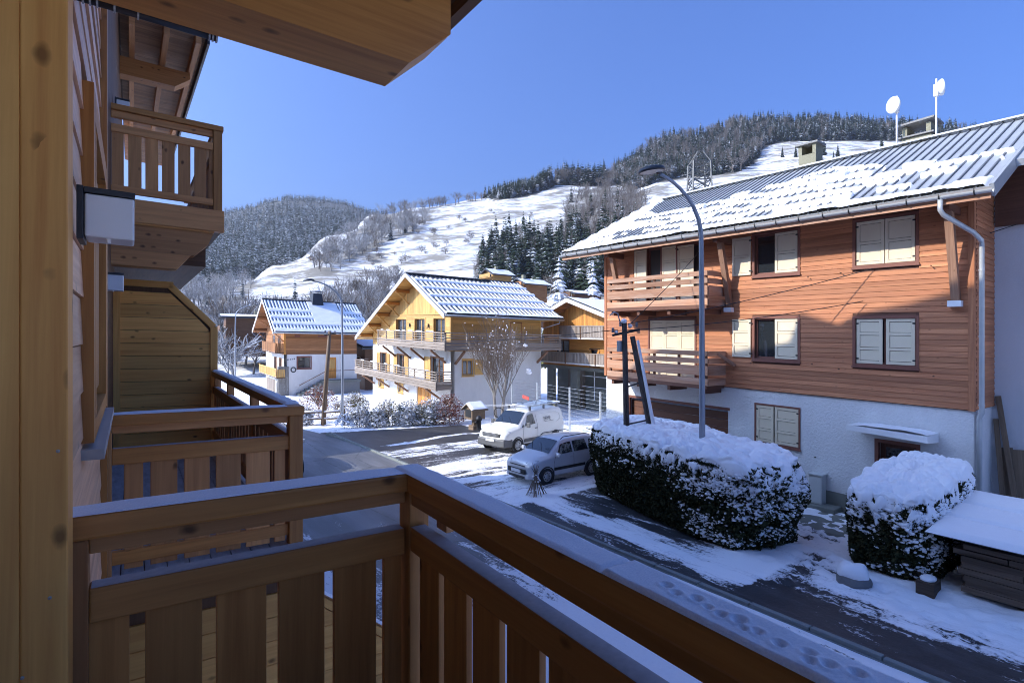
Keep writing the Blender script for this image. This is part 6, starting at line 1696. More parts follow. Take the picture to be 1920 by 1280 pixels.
    while n < nblob and tries < nblob * 40:
        tries += 1
        th, v = rg.random(), rg.uniform(.08, .97); fu, fw = foot(th)
        if rg.random() > end_snow(fu, fw) * (.35 + .65 * v) + .10 * v ** 5: continue
        if nz(fu * 4 + 9, fw * 4, v * 5) < -.12: continue
        p, u, w = surf(th, v); r = rg.uniform(.014, .045) * (1.25 if v > .7 else 1)
        n += 1
        for q in range(rg.choice((1, 2, 4, 7, 10, 12))):
            p2, _, _ = surf(th + rg.uniform(-.006, .006) * min(q, 5), min(1.0, max(.05, v + rg.uniform(-.012, .014) * min(q, 5)))); r2 = r * rg.uniform(.5, 1.05)
            b.ball(p2, r2 * rg.uniform(.9, 1.8), r2 * rg.uniform(.9, 1.8), r2 * .75, 7, 4)
    b.part('snow_clumps', M['snow'], t, smooth=True, kind='stuff')
    return t
h1 = hedge('hedge', 'large clipped hedge around the near street lamp, thick snow on top, dark shaded front', (11.80, 5.95), (13.3, 12.35), 1.26, 1.92, 2.0, 64000, .24,
      lambda u, w: (1.0 if u < -.55 else 0.0) * (.95 if (w > -.35) else .25) + (.35 * sstep(-.2, -.8, u) if w < -.5 else 0) + .03, 800, .23, 1)
hedge('hedge', 'clipped hedge before the house door, between the trodden path and the woodpile, heaped with snow', (12.2, 4.25), (15.25, 4.15), .80, 1.52, 1.95, 34000, .26,
      lambda u, w: .55 if w > .4 else (.3 if u < -.5 else .15), 420, .22, 2)
hedge('hedge', 'rounded hedge close to the white wall, behind the lamp post, dusted with snow', (14.35, 9.35), (14.6, 13.2), .68, 1.95, 2.0, 16000, .10, lambda u, w: .5 if u < -.5 else .15, 160, .10, 3)

# ------------------------------------------------------------------ street lamps
def build_lamp(loc):
    t = thing('street_lamp', '', 'street lamp', loc)
    x, y, z = loc
    m = MB(); m.tube([(x, y, z - .3), (x, y, z + .35)], [.10, .095], 12); m.part('base_sleeve', M['steel_lamp'], t, smooth=True)
    path = [(0, .3), (0, 3), (.01, 5.5), (.035, 7.1), (.06, 7.45), (.16, 7.73), (.38, 8.02), (.62, 8.21), (.9, 8.37), (1.2, 8.49), (1.48, 8.56), (1.72, 8.60)]
    rad = [.082, .075, .066, .06, .057, .054, .05, .047, .044, .041, .038, .036]
    m = MB(); m.tube([(x - d, y, z + h) for d, h in path], rad, 12); m.part('mast', M['steel_lamp'], t, smooth=True)
    c = (x - 2.0, y, z + 8.62); ax = (.14, 0, -1)
    m = MB(); m.ring(c, ax, [(.001, -.10), (.16, -.095), (.27, -.06), (.315, -.01), (.315, .03), (.275, .034)], 28); ho = m.part('lamp_head', M['anthracite'], t, smooth=True)
    m = MB(); m.ring(c, ax, [(.274, .030), (.001, .030)], 28); m.part('lens', M['cabinet'], ho)  # pale paint standing in for reflections in the glass
    m = MB(); m.bar((x - 1.66, y, z + 8.6), (x - 1.80, y, z + 8.62), .06, .05); m.part('spigot', M['anthracite'], t)
    m = MB(); m.box(x - .09, x - .076, y - .05, y + .05, z + .7, z + 1.2); m.part('hatch', M['steel_lamp'], t)
    return t
lamp1 = build_lamp((12.3, 8.3, 0)); lamp1['label'] = 'tall grey street lamp rising out of the large snowy hedge'
lamp2 = copy_tree(lamp1); lamp2.location = (11.5, 32.64, -.45); lamp2['label'] = 'grey street lamp standing between the small chalet and the golden chalet'
lamp3 = copy_tree(lamp1); xx, yy = from_bearing((441 - 960) / 1020, 62); lamp3.location = (xx, yy, .2); lamp3.rotation_euler = (0, 0, math.radians(170)); lamp3['label'] = 'pale street lamp far left among frosted trees, arm bending to the right'
for l in (lamp1, lamp2, lamp3): l['group'] = 'curved grey street lamps'

# ------------------------------------------------------------------ poles and cables
def build_poles():
    t = thing('utility_pole', 'dark double wooden utility pole with a slanting prop, standing in the large hedge', 'utility pole', (12.3, 10.85, 0))
    m = MB(); m.tube([(12.33, 10.8, -.2), (12.3, 10.85, 2.5), (12.25, 10.88, 5.15)], [.095, .088, .075], 12); m.part('pole', M['pole_wood'], t, smooth=True)
    m = MB(); m.tube([(12.98, 10.05, -.2), (12.9, 10.2, 1.0), (12.42, 10.72, 4.75)], [.09, .088, .075], 12); po = m.part('prop', M['pole_wood'], t, smooth=True)
    m = MB(); a = [(12.97, 10.02, .0), (12.9, 10.12, .9), (12.45, 10.62, 4.6)]
    m.tube([vadd(p, (.025, -.05, .04)) for p in a], [.055, .065, .04], 8); m.part('snow_cover', M['snow'], po, smooth=True, kind='stuff')
    for z in (2.3, 3.4):
        m = MB(); k = z / 4.75; p = vlerp((12.96, 10.1, 0), (12.42, 10.72, 4.75), k); m.tube([(12.3, 10.85, z - .15), p], .025, 6); m.part('tie_bar', M['iron'], t)
    m = MB(); m.bar((11.95, 11.08, 4.78), (12.6, 10.6, 4.95), .07, .07); ao = m.part('cross_arm', M['iron'], t)
    for i, (dx, dy, z) in enumerate(((-.28, .2, 4.92), (-.1, .07, 5.1), (.12, -.09, 5.05), (.28, -.22, 5.08))):
        m = MB(); c = (12.25 + dx, 10.87 + dy, z); m.ring(c, (0, 0, 1), [(.001, -.06), (.05, -.05), (.03, -.02), (.055, 0), (.03, .03), (.05, .05), (.02, .08), (.001, .085)], 12); m.part('insulator', M['ceramic'], ao, smooth=True)
    m = MB(); m.box(12.12, 12.3, 10.92, 11.06, 4.3, 4.62); m.part('junction_box', M['steel_lamp'], t, bevel=.01)
    m = MB(); m.tube([(12.16, 10.96, 5.15), (12.1, 11.0, 5.42), (12.0, 11.05, 5.47), (11.88, 11.12, 5.36)], .02, 6); m.part('hook', M['galv'], t, smooth=True)
    m = MB()
    for c, r in (((12.2, 10.85, 5.2), .09), ((12.36, 10.75, 5.06), .07), ((12.05, 11.02, 4.88), .06), ((12.28, 10.66, 1.75), .13), ((12.25, 10.64, 1.95), .10)): m.ball(c, r, r, r * .8, 8, 5)
    m.part('snow_cap', M['snow'], t, smooth=True, kind='stuff')
    t = thing('utility_pole', 'leaning grey utility pole in front of the small chalet, left of the second lamp', 'utility pole', (10.72, 33.82, -.5))
    m = MB(); m.tube([(10.72, 33.82, -.6), (10.95, 33.9, 2.5), (11.15, 33.9, 5.25)], [.15, .13, .10], 10); m.part('pole', M['plank_old'], t, smooth=True)
    m = MB(); m.bar((10.75, 33.7, 5.0), (11.6, 34.1, 5.1), .07, .07); ao = m.part('cross_arm', M['iron'], t)
    for k in range(3):
        m = MB(); c = (10.8 + .36 * k, 33.73 + .17 * k, 5.2); m.ring(c, (0, 0, 1), [(.001, -.1), (.05, -.08), (.03, -.02), (.06, 0), (.02, .1), (.001, .11)], 10); m.part('insulator', M['ceramic'], ao, smooth=True)
    def cable(a, b, sag, label, r=.011):
        pts = [vadd(vlerp(a, b, k / 24), (0, 0, -sag * 4 * (k / 24) * (1 - k / 24))) for k in range(25)]
        m = MB(); m.tube(pts, r, 5); o = m.part('power_cable', M['cable'], None, smooth=True); tag(o, label, 'cable', 'overhead cables')
    cable((12.3, 10.8, 5.12), (17.70, 3.13, 7.47), .22, 'overhead cable from the double pole rising past the drainpipe to the wing wall')
    cable((12.37, 10.78, 5.1), (15.86, 10.62, 7.75), .06, 'short cable from the double pole up to the eaves of the brown chalet')
    cable((12.05, 11.0, 4.92), (15.84, 5.9, 5.65), .12, 'thin cable from the double pole sagging across the shutters of the brown chalet')
    cable((12.1, 11.0, 4.95), (10.85, 33.75, 5.25), .5, 'long cable between the double pole and the leaning grey pole')
build_poles()

# ------------------------------------------------------------------ vehicles
def text_mesh(txt, size):
    c = bpy.data.curves.new('lettering', 'FONT'); c.body = txt; c.size = size; c.extrude = .001
    o = bpy.data.objects.new('lettering', c); COL.objects.link(o)
    dg = bpy.context.evaluated_depsgraph_get(); me = bpy.data.meshes.new_from_object(o.evaluated_get(dg))
    bpy.data.objects.remove(o); bpy.data.curves.remove(c); return me
class Veh:
    def __init__(s, loc, ang, st):
        s.fr = turned(loc, ang); s.st = st; s.loc = loc
    def at(s, x):
        st = s.st
        for i in range(len(st) - 1):
            if st[i][0] <= x <= st[i + 1][0]:
                t = (x - st[i][0]) / (st[i + 1][0] - st[i][0]); return [lerp(a, b, t) for a, b in zip(st[i], st[i + 1])]
        return list(st[0] if x < st[0][0] else st[-1])
    def sec(s, x):
        X, zb, zs, zt, ws, wt = s.at(x)
        return [(0, zb), (ws - .10, zb), (ws - .02, zb + .10), (ws + .015, (zb + zs) / 2), (ws + .01, zs - .10), (ws - .01, zs), (wt + .02, zt - .08), (wt - .03, zt - .015), (wt * .55, zt + .012), (0, zt + .02)]
    def body(s, parent, mat, name='body'):
        xs = []
        for i in range(len(s.st) - 1):
            a, b = s.st[i][0], s.st[i + 1][0]; n = max(1, round((b - a) / .16)); xs += [lerp(a, b, k / n) for k in range(n)]
        xs.append(s.st[-1][0]); V, F = [], []
        for x in xs:
            q = s.sec(x); full = q + [(-y, z) for y, z in reversed(q[1:-1])]; n = len(full); V += [(x, y, z) for y, z in full]
        for k in range(len(xs) - 1):
            for i in range(n): F.append((k * n + i, (k + 1) * n + i, (k + 1) * n + (i + 1) % n, k * n + (i + 1) % n))
        F.append(tuple(range(n))); F.append(tuple(reversed(range((len(xs) - 1) * n, len(xs) * n))))
        m = MB(s.fr); m.add_arrays(V, F); return m.part(name, mat, parent, smooth=True, subsurf=1)
    def side(s, x, t, sgn, off):
        q = s.sec(x); (y0, z0), (y1, z1) = q[5], q[6]; ny, nzv = z1 - z0, y0 - y1; l = math.hypot(ny, nzv)
        return (x, sgn * (lerp(y0, y1, t) + off * ny / l), lerp(z0, z1, t) + off * nzv / l)
    def side_window(s, parent, x0, x1, t0, t1, front=0.0, rear=0.0, sgn=-1, name='side_window', mat=None, off=.012):
        n = 7; V, F = [], []
        for k in range(n + 1):
            f = k / n
            lo = lerp(x0, x1, f); hi = lerp(x0 + front, x1 - rear, f)
            for j in range(4):
                t = lerp(t0, t1, j / 3); V.append(s.side(lerp(lo, hi, j / 3), t, sgn, off))
        for k in range(n):
            for j in range(3): F.append((k * 4 + j, (k + 1) * 4 + j, (k + 1) * 4 + j + 1, k * 4 + j + 1))
        m = MB(s.fr); m.add_arrays(V, F); return m.part(name, mat or M['car_glass'], parent, smooth=True)
    def screen(s, parent, x0, x1, inset, name='windscreen', off=.014, w0=.97, w1=.90):
        n = 8; V, F = [], []
        for k in range(n + 1):
            x = lerp(x0, x1, k / n); wt, zt = s.at(x)[5], s.at(x)[3]
            z2 = s.at(min(x + .02, s.st[-1][0]))[3]; sl = (z2 - zt) / .02; nn = vnorm((-sl, 0, 1)); ww = lerp(w0, w1, k / n) * (wt - .02)
            for j in range(9):
                f = j / 4 - 1; zz = zt + .016 - .02 * f * f
                V.append((x + nn[0] * off, f * ww, zz + nn[2] * off))
        for k in range(n):
            for j in range(8): F.append((k * 9 + j, (k + 1) * 9 + j, (k + 1) * 9 + j + 1, k * 9 + j + 1))
        m = MB(s.fr); m.add_arrays(V, F); return m.part(name, M['car_glass'], parent, smooth=True)
    def wheel(s, parent, x, sgn, r, w=.20, y=None, spokes=0):
        yy = (s.at(x)[4] - .01 if y is None else y) * sgn
        a = MB(s.fr); a.ring((x, yy + .012 * sgn, r * 1.02), (0, sgn, 0), [(r * 1.20, -.03), (r * 1.20, .012), (r * 1.02, .012), (r * 1.0, -.02), (.001, -.02)], 28); a.part('wheel_arch', M['black'], parent, smooth=False)
        m = MB(s.fr); m.ring((x, yy - .04 * sgn, r), (0, sgn, 0), [(r * .6, -.12), (r * .93, -.12), (r, -.08), (r, .05), (r * .94, .08), (r * .66, .085), (r * .62, .07)], 28); wo = m.part('wheel', M['tyre'], parent, smooth=True)
        m = MB(s.fr); m.ring((x, yy - .04 * sgn, r), (0, sgn, 0), [(r * .66, .075), (r * .60, .085), (r * .52, .05), (r * .30, .06), (r * .26, .085), (.001, .09)], 28); ro = m.part('rim', M['rim'], wo, smooth=True)
        for k in range(8):
            a = 2 * math.pi * k / 8; c = (x + r * .43 * math.cos(a), yy + .022 * sgn, r + r * .43 * math.sin(a)); m = MB(s.fr); m.ring(c, (0, sgn, 0), [(r * .075, -.005), (r * .075, .003), (.001, .003)], 8); m.part('rim_hole', M['black'], ro)
def panel_gap(v, parent, pts):
    m = MB(v.fr)
    for a, b in zip(pts, pts[1:]): m.bar(a, b, .007, .007)
    m.part('panel_gap', M['black'], parent)
def build_van():
    st = [(0.0, .30, .70, .82, .70, .55), (.06, .27, .86, .98, .80, .64), (.22, .25, .95, 1.07, .87, .72), (.55, .25, 1.02, 1.13, .905, .75), (.92, .25, 1.07, 1.18, .915, .76), (1.05, .25, 1.08, 1.26, .915, .755),
          (1.62, .25, 1.11, 1.72, .92, .70), (1.85, .25, 1.12, 1.80, .92, .71), (2.5, .25, 1.13, 1.84, .925, .73), (3.6, .25, 1.13, 1.84, .925, .74), (4.22, .26, 1.13, 1.81, .91, .73), (4.36, .30, 1.12, 1.70, .88, .70), (4.40, .34, 1.05, 1.62, .85, .68)]
    ang = math.radians(12); loc = (12.80, 18.62, 0)
    v = Veh(loc, ang, st); fr = v.fr
    t = thing('van', 'white panel van with ladder rack on its roof and grey lettering on its side', 'van', loc)
    v.body(t, M['van_white']); v.screen(t, 1.02, 1.64, .05)
    for sg in (-1, 1):
        v.side_window(t, 1.30, 2.08, .10, .88, .36, .06, sg)
        v.side_window(t, 1.10, 1.27, .08, .42, .10, -.04, sg, 'quarter_window')
        for x in (.80, 3.60): v.wheel(t, x, sg, .325)
        m = MB(fr); m.box(1.28, 1.36, sg * 1.12 - .09, sg * 1.12 + .09, 1.10, 1.32); m.box(1.28, 1.34, min(sg * .93, sg * 1.05), max(sg * .93, sg * 1.05), 1.12, 1.17); m.part('mirror', M['bumper'], t, bevel=.03)
        m = MB(fr); m.box(2.0, 2.18, min(sg * .925, sg * .965), max(sg * .925, sg * .965), .97, 1.01); m.part('door_handle', M['bumper'], t, bevel=.006)
        m = MB(fr); y0, y1 = sorted((sg * .925, sg * .95)); m.box(1.22, 3.18, y0, y1, .40, .56); m.part('side_moulding', M['bumper'], t, bevel=.01)
        m = MB(fr); m.hexa([(.03, sg * .50, .80), (.30, sg * .875, .86), (.36, sg * .88, .88), (.06, sg * .5, .82), (.03, sg * .50, .93), (.33, sg * .87, 1.00), (.40, sg * .875, 1.01), (.08, sg * .5, .96)]); m.part('headlight', M['headlight'], t, bevel=.015)
        m = MB(fr); m.ring((.07, sg * .66, .47), (-1, 0, 0), [(.075, -.02), (.075, .02), (.001, .025)], 14); m.part('fog_lamp', M['headlight'], t)
        panel_gap(v, t, [(1.14, sg * .932, .40), (1.16, sg * .938, .80), (1.22, sg * .922, 1.08)]); panel_gap(v, t, [(2.22, sg * .938, .40), (2.22, sg * .943, .8), (2.2, sg * .93, 1.12), (2.16, sg * .80, 1.66)])
        panel_gap(v, t, [(2.28, sg * .936, .62), (3.3, sg * .938, .62)])
        # the pressed panel outline round the lettering
        pts = [(2.34, sg * .925, 1.14), (3.7, sg * .925, 1.14), (3.95, sg * .912, 1.2), (4.02, sg * .89, 1.32), (3.93, sg * .855, 1.52), (3.7, sg * .83, 1.62), (2.34, sg * .83, 1.62)]
        m = MB(fr)
        for a, b in zip(pts[1:6], pts[2:7]): m.bar(a, b, .012, .012)
        m.part('panel_crease', M['cabinet'], t)
    m = MB(fr); m.hexa([(-.05, -.84, .30), (.5, -.925, .28), (.5, .925, .28), (-.05, .84, .30), (-.04, -.82, .66), (.46, -.925, .68), (.46, .925, .68), (-.04, .82, .66)]); bo = m.part('bumper', M['bumper'], t, bevel=.06)
    m = MB(fr); m.box(-.075, -.051, -.26, .26, .53, .64); m.part('number_plate', M['plate'], bo)
    m = MB(fr); m.hexa([(-.02, -.52, .74), (.05, -.52, .74), (.05, .52, .74), (-.02, .52, .74), (.01, -.56, .90), (.08, -.56, .90), (.08, .56, .90), (.01, .56, .90)]); go = m.part('grille', M['black'], t, bevel=.01)
    for z in (.78, .82, .86):
        m = MB(fr); m.box(-.026, .0, -.48, .48, z, z + .012); m.part('grille_bar', M['rim'], go)
    for y in (-.35, .15):
        m = MB(fr); m.bar((.98, y, 1.235), (1.3, y + .38, 1.49), .02, .015); m.part('wiper', M['black'], t)
    m = MB(fr); m.tube([(1.75, .05, 1.80), (1.68, .05, 1.98)], .008, 6); m.part('aerial', M['black'], t)
    # ladder rack
    m = MB(fr)
    for sg in (-1, 1): m.box(1.75, 4.25, sg * .66 - .025, sg * .66 + .025, 1.98, 2.03)
    ra = m.part('roof_rack', M['galv'], t)
    for x in (1.78, 2.15, 2.55, 2.95, 3.35, 3.75, 4.2):
        m = MB(fr); m.box(x - .022, x + .022, -.64, .64, 1.985, 2.012); m.part('rack_bar', M['white_paint'], ra)
    for x in (1.95, 3.0, 4.05):
        for sg in (-1, 1):
            m = MB(fr); m.box(x - .05, x + .05, sg * .66 - .03, sg * .66 + .03, 1.80, 1.98); m.part('rack_foot', M['bumper'], ra)
    m = MB(fr); m.tube([(4.3, -.68, 2.02), (4.3, .68, 2.02)], .03, 8); m.part('rack_roller', M['galv'], ra)
    # lettering lies on the leaning side panel
    me = text_mesh('SEME', .25)
    def stick(me, x, t0, name, mat):
        p0 = v.side(x, t0, -1, .028); p1 = v.side(x, t0 + .4, -1, .034)
        ex = (1, 0, 0); ey = vnorm(vsub(p1, p0)); ez = vcross(ex, ey)
        o = bpy.data.objects.new(name, me); COL.objects.link(o); o.parent = t
        A = vsub(fr.P(*p0), loc); X, Yv, Zv = vnorm(fr.V(*ex)), vnorm(fr.V(*ey)), vnorm(fr.V(*ez))
        o.matrix_local = Matrix(((X[0], Yv[0], Zv[0], A[0]), (X[1], Yv[1], Zv[1], A[1]), (X[2], Yv[2], Zv[2], A[2]), (0, 0, 0, 1)))
        me.materials.clear(); me.materials.append(mat)
    stick(me, 2.72, .22, 'lettering', M['print_grey'])
    m = MB(fr)
    q = [v.side(2.76, .12, -1, .015), v.side(3.50, .12, -1, .015), v.side(3.50, .145, -1, .015), v.side(2.76, .145, -1, .015)]; m.quad(q); m.part('lettering_line', M['print_grey'], t)
    t.scale = (.92, .92, .90)
build_van()
CAR_ST = [(0.0, .28, .62, .70, .62, .46), (.05, .24, .74, .82, .70, .55), (.2, .20, .84, .93, .77, .63), (.5, .19, .90, 1.0, .81, .68), (.8, .19, .95, 1.04, .825, .70), (.92, .19, .96, 1.09, .825, .695),
          (1.45, .19, .99, 1.46, .83, .62), (1.7, .19, 1.0, 1.52, .83, .62), (2.3, .19, 1.01, 1.56, .835, .63), (2.9, .19, 1.02, 1.545, .83, .62), (3.4, .20, 1.03, 1.50, .815, .60), (3.58, .24, 1.02, 1.38, .80, .58), (3.65, .30, .95, 1.15, .77, .56)]
def build_car(loc, ang, label, mat, group=None):
    v = Veh(loc, ang, CAR_ST); fr = v.fr
    t = thing('parked_car', label, 'car', loc, group)
    v.body(t, mat); v.screen(t, .90, 1.47, .05)
    for sg in (-1, 1):
        v.side_window(t, 1.16, 1.98, .08, .90, .30, .0, sg); v.side_window(t, 2.06, 2.80, .08, .90, .0, .06, sg); v.side_window(t, 2.90, 3.32, .10, .86, .06, .12, sg, 'quarter_window')
        for x in (.70, 2.98): v.wheel(t, x, sg, .30)
        m = MB(fr); m.box(1.06, 1.16, sg * .98 - .10, sg * .98 + .10, .98, 1.12); m.part('mirror', mat, t, bevel=.035)
        for x in (1.86, 2.72):
            m = MB(fr); y0, y1 = sorted((sg * .83, sg * .868)); m.box(x, x + .15, y0, y1, .88, .915); m.part('door_handle', mat, t, bevel=.008)
        m = MB(fr); y0, y1 = sorted((sg * .835, sg * .862)); m.box(1.05, 2.62, y0, y1, .46, .57); m.part('side_moulding', M['black'], t, bevel=.01)
        m = MB(fr); m.hexa([(.02, sg * .42, .70), (.30, sg * .745, .74), (.36, sg * .75, .76), (.06, sg * .42, .72), (.05, sg * .42, .83), (.33, sg * .74, .90), (.40, sg * .74, .91), (.09, sg * .42, .85)]); m.part('headlight', M['headlight'], t, bevel=.02)
        m = MB(fr); y0 = sg * .56; m.tube([(1.6, y0, 1.53), (1.75, y0, 1.60), (2.9, y0, 1.62), (3.1, y0, 1.56)], .016, 6); m.part('roof_rail', M['black'], t, smooth=True)
        panel_gap(v, t, [(1.04, sg * .845, .3), (1.02, sg * .85, .7), (1.1, sg * .84, .97)]); panel_gap(v, t, [(2.02, sg * .85, .3), (2.02, sg * .856, .7), (2.02, sg * .84, 1.0)])
    m = MB(fr); m.hexa([(-.04, -.62, .24), (.35, -.80, .22), (.35, .80, .22), (-.04, .62, .24), (-.02, -.60, .44), (.32, -.80, .46), (.32, .80, .46), (-.02, .60, .44)]); bo = m.part('bumper', mat, t, bevel=.05)
    m = MB(fr); m.box(-.06, -.02, -.50, .50, .40, .58); m.part('grille', M['black'], t, bevel=.012)
    m = MB(fr); m.box(-.055, .02, -.45, .45, .24, .33); m.part('lower_grille', M['black'], bo, bevel=.01)
    m = MB(fr); m.box(-.085, -.062, -.26, .26, .44, .55); m.part('number_plate', M['plate'], bo)
    m = MB(fr); m.box(-.0, .05, -.42, .42, .665, .70); m.part('nose_slot', M['black'], t, bevel=.005)
    for y in (-.3, .2):
        m = MB(fr); m.bar((.90, y, 1.10), (1.22, y + .40, 1.34), .018, .014); m.part('wiper', M['black'], t)
    m = MB(fr); m.box(3.6, 3.66, -.70, -.56, .95, 1.2); m.box(3.6, 3.66, .56, .70, .95, 1.2); m.part('tail_lights', M['red_sign'], t)
    return t
c_ = build_car((10.72, 14.08, 0), math.radians(1.5), 'silver white hatchback parked in the shade next to the big hedge', M['car_silver'])
c_.scale = (.90, .90, .88)
build_car((4.62, 18.95, 0), math.radians(89), 'white car on the street, all but hidden behind the post of the second balcony', M['van_white'])

# ------------------------------------------------------------------ things round the brown chalet
def build_small():
    t = thing('meter_cabinet', 'narrow grey meter cabinet on a concrete plinth against the white wall', 'cabinet', (15.7, 7.02, 0))
    m = MB(); m.box(15.66, 15.93, 6.85, 7.19, .14, .92); co = m.part('cabinet', M['cabinet'], t, bevel=.008)
    for z0, z1 in ((.17, .50), (.53, .88)):
        m = MB(); m.box(15.648, 15.658, 6.87, 7.17, z0, z1); m.part('cabinet_door', M['cabinet'], co, bevel=.003)
    m = MB(); m.box(15.62, 15.97, 6.83, 7.21, .92, .95); m.part('cabinet_lid', M['cabinet'], co)
    m = MB(); m.box(15.45, 15.95, 6.45, 7.6, -.1, .14); m.part('plinth', M['concrete'], t, bevel=.015)
    m = MB(); m.box(13.9, 15.95, 5.4, 9.0, -.05, .012); m.part('paving', M['concrete'], None, kind='structure')
    t = thing('rock', 'rounded rock with a snow cap at the foot of the hedge by the path', 'rock', (11.45, 4.42, 0))
    def lumpy(m): m.v = [(x + .12 * nz(x * 3, y * 3, z * 3), y + .12 * nz(y * 3, x * 3, z * 3 + 3), z + .10 * nz(x * 4, y * 4, z * 4 + 7)) for x, y, z in m.v]
    m = MB(); m.ball((11.45, 4.42, .06), .36, .28, .25, 20, 12); lumpy(m); m.part('stone', M['rock'], t, smooth=True)
    m = MB(); m.ball((11.47, 4.42, .22), .33, .25, .14, 20, 12); lumpy(m); m.part('snow_cover', M['snow'], t, smooth=True, kind='stuff')
    # woodpile
    t = thing('woodpile', 'dark stack of old sawn timber under snow covered sheets in the right foreground', 'woodpile', (13.4, 1.2, 0))
    for lay in range(8):
        z = .08 + lay * .110
        for col in range(6):
            x = 12.42 + col * .30 + R.uniform(-.03, .03); y = 3.12 + R.uniform(-.12, .06)
            while y > -2.6:
                l = R.uniform(1.0, 2.2) if col else R.uniform(.6, 1.7); m = MB(); h = R.uniform(.085, .112); dx = R.uniform(-.03, .02)
                m.box(x + dx, x + dx + R.uniform(.2, .27), max(-2.6, y - l), y - .02, z, z + h, grain=1); m.part('board', M['old_log'], t); y -= l
        if lay % 3 == 2:
            for y in (2.8, .8, -1.2):
                m = MB(); m.box(12.45, 14.2, y - .03, y + .03, z + .112, z + .118); m.part('spacer_stick', M['old_log'], t)
    for k in range(3):
        x0 = 12.12 + k * .88; z0 = 1.06 + k * .10; m = MB(); m.hexa([(x0, -2.8, z0), (x0 + .86, -2.8, z0 + .09), (x0 + .86, 3.5, z0 + .11), (x0, 3.5, z0 + .02), (x0, -2.8, z0 + .02), (x0 + .86, -2.8, z0 + .11), (x0 + .86, 3.5, z0 + .13), (x0, 3.5, z0 + .04)]); so = m.part('cover_sheet', M['roof_seam'], t)
        snow_sheet(so, lambda l, w, h, x0=x0, z0=z0: (x0 - .03 * (l < .1) + l, -2.8 + w, z0 + .022 + .105 * l + .0032 * w + h), .85, 6.28, 14, 70, lambda l, w: (.085 + .02 * nz(l * 3, w * 1.4, k)) * sstep(-.01, .07, min(l, .85 - l)) * sstep(-.01, .06, 6.28 - w) + .004 - (.09 if (nz(w * .8, l * 5, k + 5) > .40 and l > .66) else 0) - (.2 if min(l, .85 - l) < .035 + .03 * nz(w * 1.3, k * 3.0) else 0), M['snow'])
    for x, y, s in ((12.15, 3.45, .2), (12.55, 3.75, .16)):
        o = MB(); o.box(x - s, x + s, y - s * .7, y + s * .7, -.05, .22); b = o.part('timber_block', M['old_log'], None, bevel=.01); tag(b, 'short timber block with snow on top beside the woodpile' if s > .18 else 'smaller timber block half under the hedge by the woodpile', 'block')
        o = MB(); o.ball((x, y, .24), s * .95, s * .65, .05, 10, 5); o.part('snow_cover', M['snow'], b, smooth=True, kind='stuff')
    # planks leaning on the wing wall
    for i, (xa, ya, za, xb, yb, zb, w, lab) in enumerate(((17.70, 3.60, 3.25, 17.25, 3.10, .05, .11, 'longest plank leaning to the right, reaching above the others'), (17.70, 3.64, 2.68, 17.30, 3.38, .05, .10, 'narrow plank left of the others, leaning by the white corner'),
                                             (17.71, 3.45, 2.0, 17.4, 3.28, .05, .24, 'wide dark board leaning behind the narrow planks'), (17.71, 3.20, 1.98, 17.42, 3.02, .05, .26, 'wide dark board leaning rightmost against the wing wall'))):
        m = MB(); m.bar((xb, yb, zb), (xa, ya, za), w, .05, up=(1, 0, 0)); o = m.part('leaning_plank', M['plank_old'], None, bevel=.004); tag(o, lab, 'plank', 'planks leaning on the wing wall')
    # bundle of tied stems beside the car
    t = thing('tied_shrub', 'small shrub tied into a cone of bare stems, in the snow before the parked car', 'shrub', (10.3, 12.62, 0))
    m = MB()
    for k in range(30):
        a = R.uniform(0, 6.28); r = R.uniform(.12, .34); b = (10.3 + r * math.cos(a), 12.62 + r * math.sin(a), .02); ap = (10.3 + R.uniform(-.02, .02), 12.62 + R.uniform(-.02, .02), .62); tip = (10.3 - .2 * math.cos(a) * r * 2, 12.62 - .2 * math.sin(a) * r * 2, R.uniform(.72, .98))
        m.tube([b, ap, tip], [.012, .009, .004], 4)
    m.part('stems', M['twig'], t, kind='stuff')
    m = MB(); m.ring((10.3, 12.62, .62), (0, 0, 1), [(.045, -.03), (.06, 0), (.045, .03)], 12); m.part('tie', M['plank_old'], t, smooth=True)
    m = MB()
    for k in range(34):
        a = R.uniform(0, 6.28); q = R.random(); r = lerp(.30, .03, q); m.ball((10.3 + r * math.cos(a), 12.62 + r * math.sin(a), .05 + .62 * q), R.uniform(.015, .04), None, .02, 6, 4)
    m.part('snow_clumps', M['snow'], t, smooth=True, kind='stuff')
build_small()

